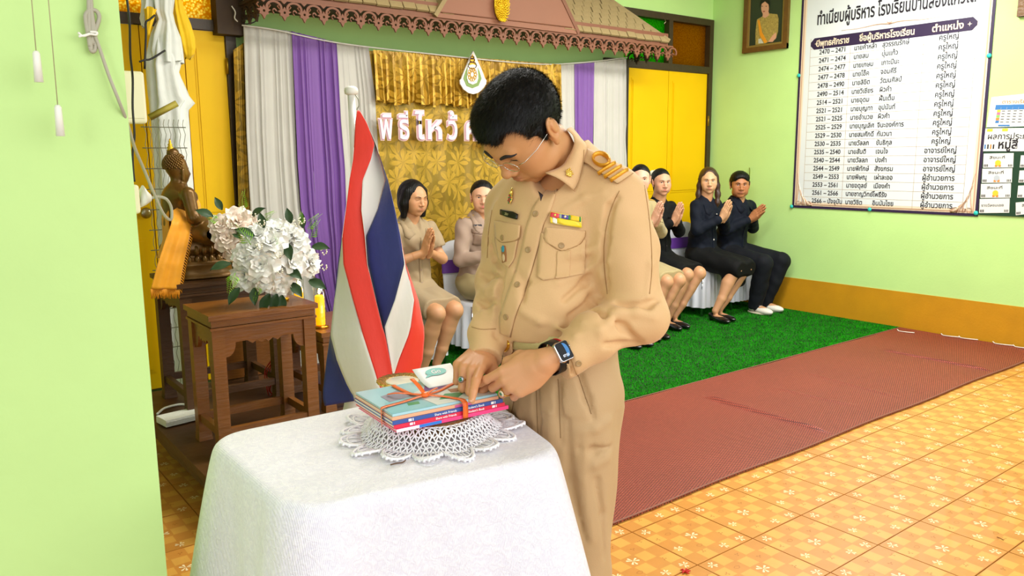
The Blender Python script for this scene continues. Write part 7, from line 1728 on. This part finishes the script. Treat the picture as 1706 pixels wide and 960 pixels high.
rb_ = patch([(917, 354), (969, 361), (969, 380), (917, 373)], 'ribbon_bar', mat('bar_backing', 'E8D060', .4), .0055, 8, 12, .003)
for i, (c_, pl_) in enumerate(rbn_cols): patch(pl_, 'ribbon_stripe', mat('ribbon_%s' % c_, c_, .4), .0088, 5, 5, .0006, par=rb_)
for px, py, c_ in ((925, 360, 'F0D060'), (941, 362, 'F4ECD0')): p, n = hit(px, py, .011); MB().ball(p, .0028).build('ribbon_device', mat('device_%s' % c_, c_, .3, .3), rb_)
def badge(px, py, h, w_, name, cols, n_):
    p, n = hit(px, py, .006); vv = unit(UP-n*(UP @ n)); uu = np.cross(vv, n); R = np.stack([uu, vv, n], 1); mb = MB(); mb.ball(p, (w_, h, .0018), R=R, mi=0)
    for k in range(n_): a = k*2.4; rr = math.sqrt(k/n_); q = p+uu*w_*.8*rr*math.cos(a)+vv*h*.85*rr*math.sin(a)+n*.0018; mb.ball(q, .0019, mi=1+k % (len(cols)-1), nu=6, nv=4)
    return mb, p, uu, vv, n
mb, p, uu, vv, n = badge(853, 333, .012, .0065, 'pin', (0, 1, 2), 16); mb.tube([p+vv*.010, p+vv*.026], [.005, .0008], 8, 0); mb.build('royal_pin', [mat('pin_gold', 'E8C860', .25, .7), mat('pin_red', 'B83028', .3), mat('pin_green', '508048', .3)], shirt_o)
mb, p, uu, vv, n = badge(947, 289, .011, .010, 'collar', (0, 1), 18)
collar_badge = mb
p, n = hit(843, 424, .006); vv = unit(UP*.95-RT*.3-n*((UP*.95-RT*.3) @ n)); uu = np.cross(vv, n); R = np.stack([uu, vv, n], 1)
mb = MB(); mb.box(p, (.014, .036, .003), 0, R=R).ball(p+vv*.012+n*.0015, (.006, .008, .0015), R=R, mi=1).ball(p-vv*.008+n*.0015, (.005, .009, .0015), R=R, mi=2); mb.build('enamel_badge', [mat('enamel_brown', '9A6840', .3), mat('enamel_blue', '3890A8', .3), mat('enamel_cream', 'D8B890', .3)], shirt_o)
# collar leaf and band
inn = [D(948, 222, 1.90), D(956, 236, 1.83), D(948, 252, 1.775), D(932, 272, 1.735), D(912, 296, 1.70), D(901, 322, 1.675)]
outp = [(958, 226, 1.87), (974, 246, 1.84), (972, 282, 1.745), (958, 322, 1.68), (934, 306, 1.68), (912, 300, 1.675)]
out = []
for x, y, d in outp:
    h_, n_ = hit(x, y, .006); out.append(h_ if h_ is not None and abs((h_-EYE) @ FW-d) < .09 else D(x, y, d))
hsk = hitter(bvh_of(V_skin, Q_skin)); inn = []
for x, y, o_, dd in ((938, 219, .010, 1.84), (948, 230, .012, 1.81), (947, 245, .014, 1.78), (938, 259, .014, 1.75), (926, 273, .014, 1.72), (914, 290, .012, 1.69)):
    h_, n_ = hsk(x, y, o_); inn.append(h_ if h_ is not None else D(x, y, dd))
for i in range(1, 6): inn[i] = EYE+(inn[i]-EYE)*min(1, (1.86-.035*i)/((inn[i]-EYE) @ FW))
out = []
for x, y, dd in ((957, 218, 1.86), (968, 232, 1.83), (975, 247, 1.80), (973, 270, 1.74), (967, 296, 1.70), (958, 321, 1.67)):
    h_, n_ = hit(x, y, .007); out.append(h_ if h_ is not None and abs((h_-EYE) @ FW-dd) < .07 else D(x, y, dd))
I_, O2 = smooth_path(inn, 5), smooth_path(out, 5)
G = [[a*(1-t)+b*t+(-FW*.010*math.sin(PI*t)+UP*.004*math.sin(PI*t)) for t in np.linspace(0, 1, 7)] for a, b in zip(I_, O2)]
co = solid(MB().grid(np.array(G)).build('collar', M_sh_, shirt_o), .0022)
cb = bvh_of(np.array(G).reshape(-1, 3), [(i*7+j, i*7+j+1, (i+1)*7+j+1, (i+1)*7+j) for i in range(len(G)-1) for j in range(6)]); hitc = hitter(cb)
p, n = hitc(947, 289, .003)
if p is not None:
    vv = unit(UP-n*(UP @ n)); uu = np.cross(vv, n); R = np.stack([uu, vv, n], 1); mb = MB(); mb.ball(p, (.0075, .009, .002), R=R)
    for k in range(14): a = k*2.4; rr = math.sqrt(k/14); mb.ball(p+uu*.0085*rr*math.cos(a)+vv*.011*rr*math.sin(a)+n*.0016, .0021, nu=6, nv=4)
    mb.build('collar_badge', MATS['pin_gold'], co)
seam([(972, 250), (969, 282), (956, 316), (936, 303), (916, 294)], co, hitf=hitc, off_=.0016)
I2 = [D(905, 318, 1.675), D(893, 335, 1.665), D(886, 350, 1.66), D(872, 335, 1.69), D(866, 322, 1.72)]; O3_ = [D(905, 322, 1.67)-UP*.0, D(892, 345, 1.66), D(884, 362, 1.655), D(862, 352, 1.68), D(850, 332, 1.71)]
# second collar leaf on the far side
inn2 = [D(888, 342, 1.665), D(878, 334, 1.70), D(868, 322, 1.74), D(868, 300, 1.80)]; out2 = [hit(884, 350, .005)[0], hit(862, 348, .005)[0], hit(848, 330, .005)[0], D(846, 312, 1.80)]
if False:
    G = [[a*(1-t)+b*t-FW*.006*math.sin(PI*t) for t in np.linspace(0, 1, 5)] for a, b in zip(smooth_path(inn2, 5), smooth_path(out2, 5))]; solid(MB().grid(np.array(G)).build('collar', M_sh_, shirt_o), .0022)
ud = solid(MB().grid(np.array([[D(896+4*t, 318+10*t, 1.705-.02*t), D(905-4*t, 325+10*t, 1.69)] for t in np.linspace(0, 1, 5)])).build('neck_strip', mat('dark_neck_strip', '2A1C1C', .8), off), .001)  # dark strip set in the neck opening
# epaulette
def hitin(x, y, o_):          # walk inwards until the cloth is met
    for k in range(12):
        h_ = hit(x-.6*k, y+1.2*k, o_)
        if h_[0] is not None: return h_
    return None, None
up_e = [(973, 249), (990, 257), (1005, 265), (1019, 273), (1036, 282), (1052, 292)]; lo_e = [(968, 268), (981, 277), (993, 286), (1005, 293), (1016, 300), (1028, 308)]
G = []
for (a, b), (c, d_) in zip(up_e, lo_e):
    G.append([hitin(a+(c-a)*t, b+(d_-b)*t, .006)[0] for t in np.linspace(0, 1, 8)])
ep = solid(MB().grid(np.array(G)).build('epaulette', M_sh_, shirt_o), .003); M_gb2 = mat('gold_bullion', 'D89820', .4, .45, bump=(300, .15))
MB().tube([g_[-1] for g_ in G], .0009, 5).build('seam', M_seam, ep); MB().tube(G[-1], .0012, 5).build('seam', M_seam, ep)
cR_ = hitin(1002, 273, .010); pts = [hitin(1002+13*math.cos(a), 273+8.5*math.sin(a)+.30*13*math.cos(a), .0105)[0] for a in np.linspace(0, 2*PI, 25)]
MB().tube(pts, .0072, 8, flat=.4).build('gold_ring', M_gb2, ep)
for k in range(3):
    P_ = [hitin(1023+9.5*k+(-23)*t, 278+5.2*k+15*t, .0095)[0] for t in np.linspace(-.05, 1.08, 8)]
    MB().tube(P_, .0050, 8, flat=.35).build('gold_stripe', M_gb2, ep)

# ------------------------------------------------------------------ trousers, belt
def trousers(rd=()):
    c = D(930, 640, 1.86); F = Field(np.array([c[0]-.24, c[1]-.27, .03]), np.array([c[0]+.25, c[1]+.27, D(900, 560, 1.72)[2]+.03]), .006)
    zt2 = D(905, 560, 1.72)[2]
    F.ell(np.array([c[0], c[1], zt2-.03]), (.128, .136, .12), rotz(.17), k=0).ell(np.array([c[0]+.01, c[1], zt2-.14]), (.130, .138, .14), rotz(.17), k=.04)
    lg = TLf
    for s, cx_, cd in ((1, 964, 1.80), (-1, 906, 1.93)):
        hp_ = D(cx_, 660, cd); kn_ = D(cx_+14, 810, cd)+[0, 0, 0]; kn_ = np.array([hp_[0]-.0, hp_[1], .50]); ak = np.array([hp_[0]+.02, hp_[1], .07])
        F.limb([hp_, kn_+[-.01, 0, .0], ak], [.098, .082, .074], k=.04)
    for op, pts, r, k in rd: F.chain(pts, r, k=k, op=op)
    F.warp(lambda X, Y, Z: .0018*np.sin(Z*28+X*40+3*np.sin(Y*15))+.002*np.sin(X*60+Y*40)*(Z < .9)); F.plane((0, 0, zt2), (0, 0, 1), .004); F.plane((0, 0, .055), (0, 0, -1), .004); return F
V, Q = trousers().mesh(); ht = hitter(bvh_of(V, Q)); rd = []
for pts, r, op in (([(893, 640), (895, 700), (897, 760), (905, 820)], .006, 's'), ([(930, 640), (932, 690), (935, 740)], .005, 's'), ([(965, 625), (978, 665), (990, 700)], .005, 's'), ([(1016, 700), (990, 715), (965, 720)], .006, 'u'), ([(1018, 745), (992, 752), (970, 748)], .009, 's'), ([(1012, 765), (990, 775), (968, 785)], .007, 'u'), ([(975, 720), (972, 800), (985, 900)], .007, 'u'), ([(945, 700), (950, 800), (975, 900)], .005, 's'), ([(915, 690), (918, 760), (930, 830)], .006, 'u'), ([(995, 800), (1005, 860), (1008, 930)], .006, 's'), ([(870, 640), (866, 690), (868, 740)], .007, 'u')):
    c = crease(ht, pts, r, op)
    if c: rd.append(c)
V, Q = trousers(rd).mesh(); ht = hitter(bvh_of(V, Q)); tr_o = link('trousers', mesh_np('trousers', V, Q, M_tr), off)
for pts in ([(893, 632), (894, 680), (897, 740)], [(930, 632), (932, 680), (934, 730)], [(962, 622), (975, 660), (985, 690)]): seam(pts, tr_o, mat('trouser_seam', '94764C', .8), hitf=ht, name='pleat')
seam([(862, 640), (856, 670), (850, 700)], tr_o, mat('trouser_seam', '94764C', .8), hitf=ht, name='fly_edge')
zt2 = D(905, 560, 1.72)[2]; c = D(930, 640, 1.86)
bp_ = [np.array([c[0], c[1], 0])+rotz(.17) @ np.array([.135*math.cos(a), .143*math.sin(a), 0]) for a in np.linspace(0, 2*PI, 61)]
bm_ = MB(); bm_.grid(np.array([[p+[0, 0, z_] for p in bp_] for z_ in (zt2-.036, zt2-.018, zt2+.002)])); blt = solid(bm_.build('belt', mat('pale_web_belt', 'C8BC7C', .6, bump=(300, .2)), off), .003)
bk_ = min(bp_, key=lambda p: abs(((p-EYE) @ RT)/((p-EYE) @ FW)-(851-853)/CF)+(0 if (p-EYE) @ FW < 1.8 else 1)); nb_ = unit(bk_-np.array([c[0], c[1], 0])); bc = np.array([bk_[0], bk_[1], zt2-.020])+nb_*.007; ub = np.cross([0, 0, 1], nb_)
mb = MB(); mb.ball(bc, (.024, .022, .004), R=np.stack([ub, [0, 0, 1], nb_], 1)); mb.tube([bc+ub*.026*math.cos(a)+np.array([0, 0, .024*math.sin(a)])+nb_*.001 for a in np.linspace(0, 2*PI, 30)], .0035, 8)
for k in range(24): a = k*2.4; rr = math.sqrt(k/24); mb.ball(bc+ub*.02*rr*math.cos(a)+np.array([0, 0, .019*rr*math.sin(a)])+nb_*.004, .0032, nu=6, nv=4)
mb.build('gold_buckle', mat('buckle_gold', 'E0B040', .2, .9), blt)
for s, cx_, cd in ((1, 968, 1.80), (-1, 908, 1.93)):
    hp_ = D(cx_, 660, cd); Rm = np.stack([TF, TLf, [0, 0, 1]], 1); shoe(off, np.array([hp_[0]+.02, hp_[1], -.011]), Rm, (0, 0, .1), (1, .1*s), 'pump2' if False else 'trainer')
for o in list(off.children):
    if o.name.startswith('shoe'): o.data.materials.clear(); o.data.materials.append(M_shoe)

# ------------------------------------------------------------------ watch and rings
wt_ = empty('wrist_watch', D(920, 592, 1.60), 'square silver smartwatch with black strap on the officer’s left wrist', 'watch')
wc = D(931, 597, 1.632); ax = unit(wL-wc); ax = unit(D(905, 606, 1.61)-D(940, 590, 1.645)); nz_ = unit(cb_(.10, .22, .97)-ax*(cb_(.10, .22, .97) @ ax)); sd_ = np.cross(nz_, ax); wc = D(921, 596, 1.628); Rw = np.stack([ax, sd_, nz_], 1)
pts = [wc+sd_*.0345*math.cos(a)+nz_*.0335*math.sin(a)+nz_*.001 for a in np.linspace(0, 2*PI, 41)]
solid(MB().grid(np.array([[p+ax*t for p in pts] for t in (-.0115, 0, .0115)])).build('strap', mat('black_silicone', '0C0C0E', .5), wt_), .0022)
fc = wc+nz_*.0395
def rrect(a, b, r, n=6): return [((a-r)*sx+r*math.cos(t), (b-r)*sy+r*math.sin(t)) for sx, sy, t0_ in ((1, 1, 0), (-1, 1, PI/2), (-1, -1, PI), (1, -1, 3*PI/2)) for t in np.linspace(t0_, t0_+PI/2, n)]
o_ = MB().prism(rrect(.0175, .0205, .006), (fc-nz_*.005, ax, sd_, nz_), .0095).build('case', mat('polished_steel', 'C8C8CC', .15, 1), wt_); bv = o_.modifiers.new('soft', 'BEVEL'); bv.width = .002; bv.segments = 3
mb = MB().prism(rrect(.0160, .0190, .005), (fc+nz_*.0042, ax, sd_, nz_), .0012); scn = mb.build('screen', mat('black_glass', '020305', .25, spec=.3), wt_)
mb = MB(); up_ = sd_ if sd_ @ UP > 0 else -sd_; rt_ = np.cross(up_, nz_); fo = fc+nz_*.0057
mb.add([fo+rt_*(.002+.010*math.cos(a))+up_*(.001+.015*math.sin(a)) for a in np.linspace(-1.6, 1.6, 16)]+[fo+rt_*(.000+.003*math.cos(a))+up_*(.001+.015*math.sin(a)) for a in np.linspace(1.6, -1.6, 10)], [tuple(range(26))], 1)
put_text(mb, '07:53', .0072, (fo-rt_*.009-up_*.012+nz_*.0003, rt_, up_, nz_), 0); mb.build('screen_picture', [mat('screen_white', 'E8F0FF', .4, emit=('E8F0FF', .6)), mat('screen_blue', '2868A0', .3, emit=('2868A0', .3))], scn)
MB().tube([fc-ax*.018-sd_*.006, fc-ax*.0205-sd_*.006], .0035, 10).build('crown', MATS['polished_steel'], wt_)
def ring(js, fr, label, idx, stone):
    a, b = js[idx][0], js[idx][1]; t = unit(b-a); p = a*.45+b*.55; z = unit(fr[2]-t*(fr[2] @ t)); s = np.cross(t, z); e = empty('finger_ring', p, label, 'ring')
    MB().tube([p+(z*math.cos(k)+s*math.sin(k))*.0108 for k in np.linspace(0, 2*PI, 25)], .0014, 6).build('band', mat('ring_gold', 'D8B050', .2, .9), e)
    q = p+z*.0125; R = np.stack([t, s, z], 1); MB().ball(q, (.0072, .0072, .0022), R=R).build('setting', mat('ring_cream', 'F0E8C8', .3, .3) if stone == '207850' else mat('ring_silver', 'A0A0A0', .2, .9), e); MB().ball(q+z*.0018, (.0038, .0038, .0022), R=R).build('stone', mat('stone_green', stone, .1), e)
ring(jL, frL, 'gold ring with a round green stone on the officer’s left hand', 2, '207850'); ring(jR, frR, 'dark-stoned ring on the curled finger of the pointing hand', 2, '103828')
rs_ = np.stack([ax, sd_, nz_], 1)
tag(MB().tube([wc+ax*-.019+sd_*.0335*math.cos(a)+nz_*.0325*math.sin(a) for a in np.linspace(0, 2*PI, 33)], .0018, 6).build('red_wrist_thread', mat('red_thread', 'C01820', .7)), 'thin red thread bracelet beside the watch under the cuff', 'bracelet')
# small scraps on the floor
q = onZ(1142, 953, .004); mb = MB()
for k in range(5): a = k*1.3+.4; mb.tube([q, q+[.012*math.cos(a), .012*math.sin(a), .004], q+[.02*math.cos(a+.3), .02*math.sin(a+.3), .001]], [.003, .004, .001], 6)
tag(mb.build('red_scrap', mat('red_paper', 'C01010', .6)), 'small red star-shaped scrap lying on the amber floor tiles', 'scrap')
q, r = onZ(1661, 895, .003), onZ(1672, 900, .003); tag(MB().tube([q, (q+r)/2+[0, 0, .001], r], .0016, 5).build('dry_twig', mat('dry_twig_brown', '7A3A10', .8)), 'thin brown twig lying on the floor tiles at the right', 'twig')
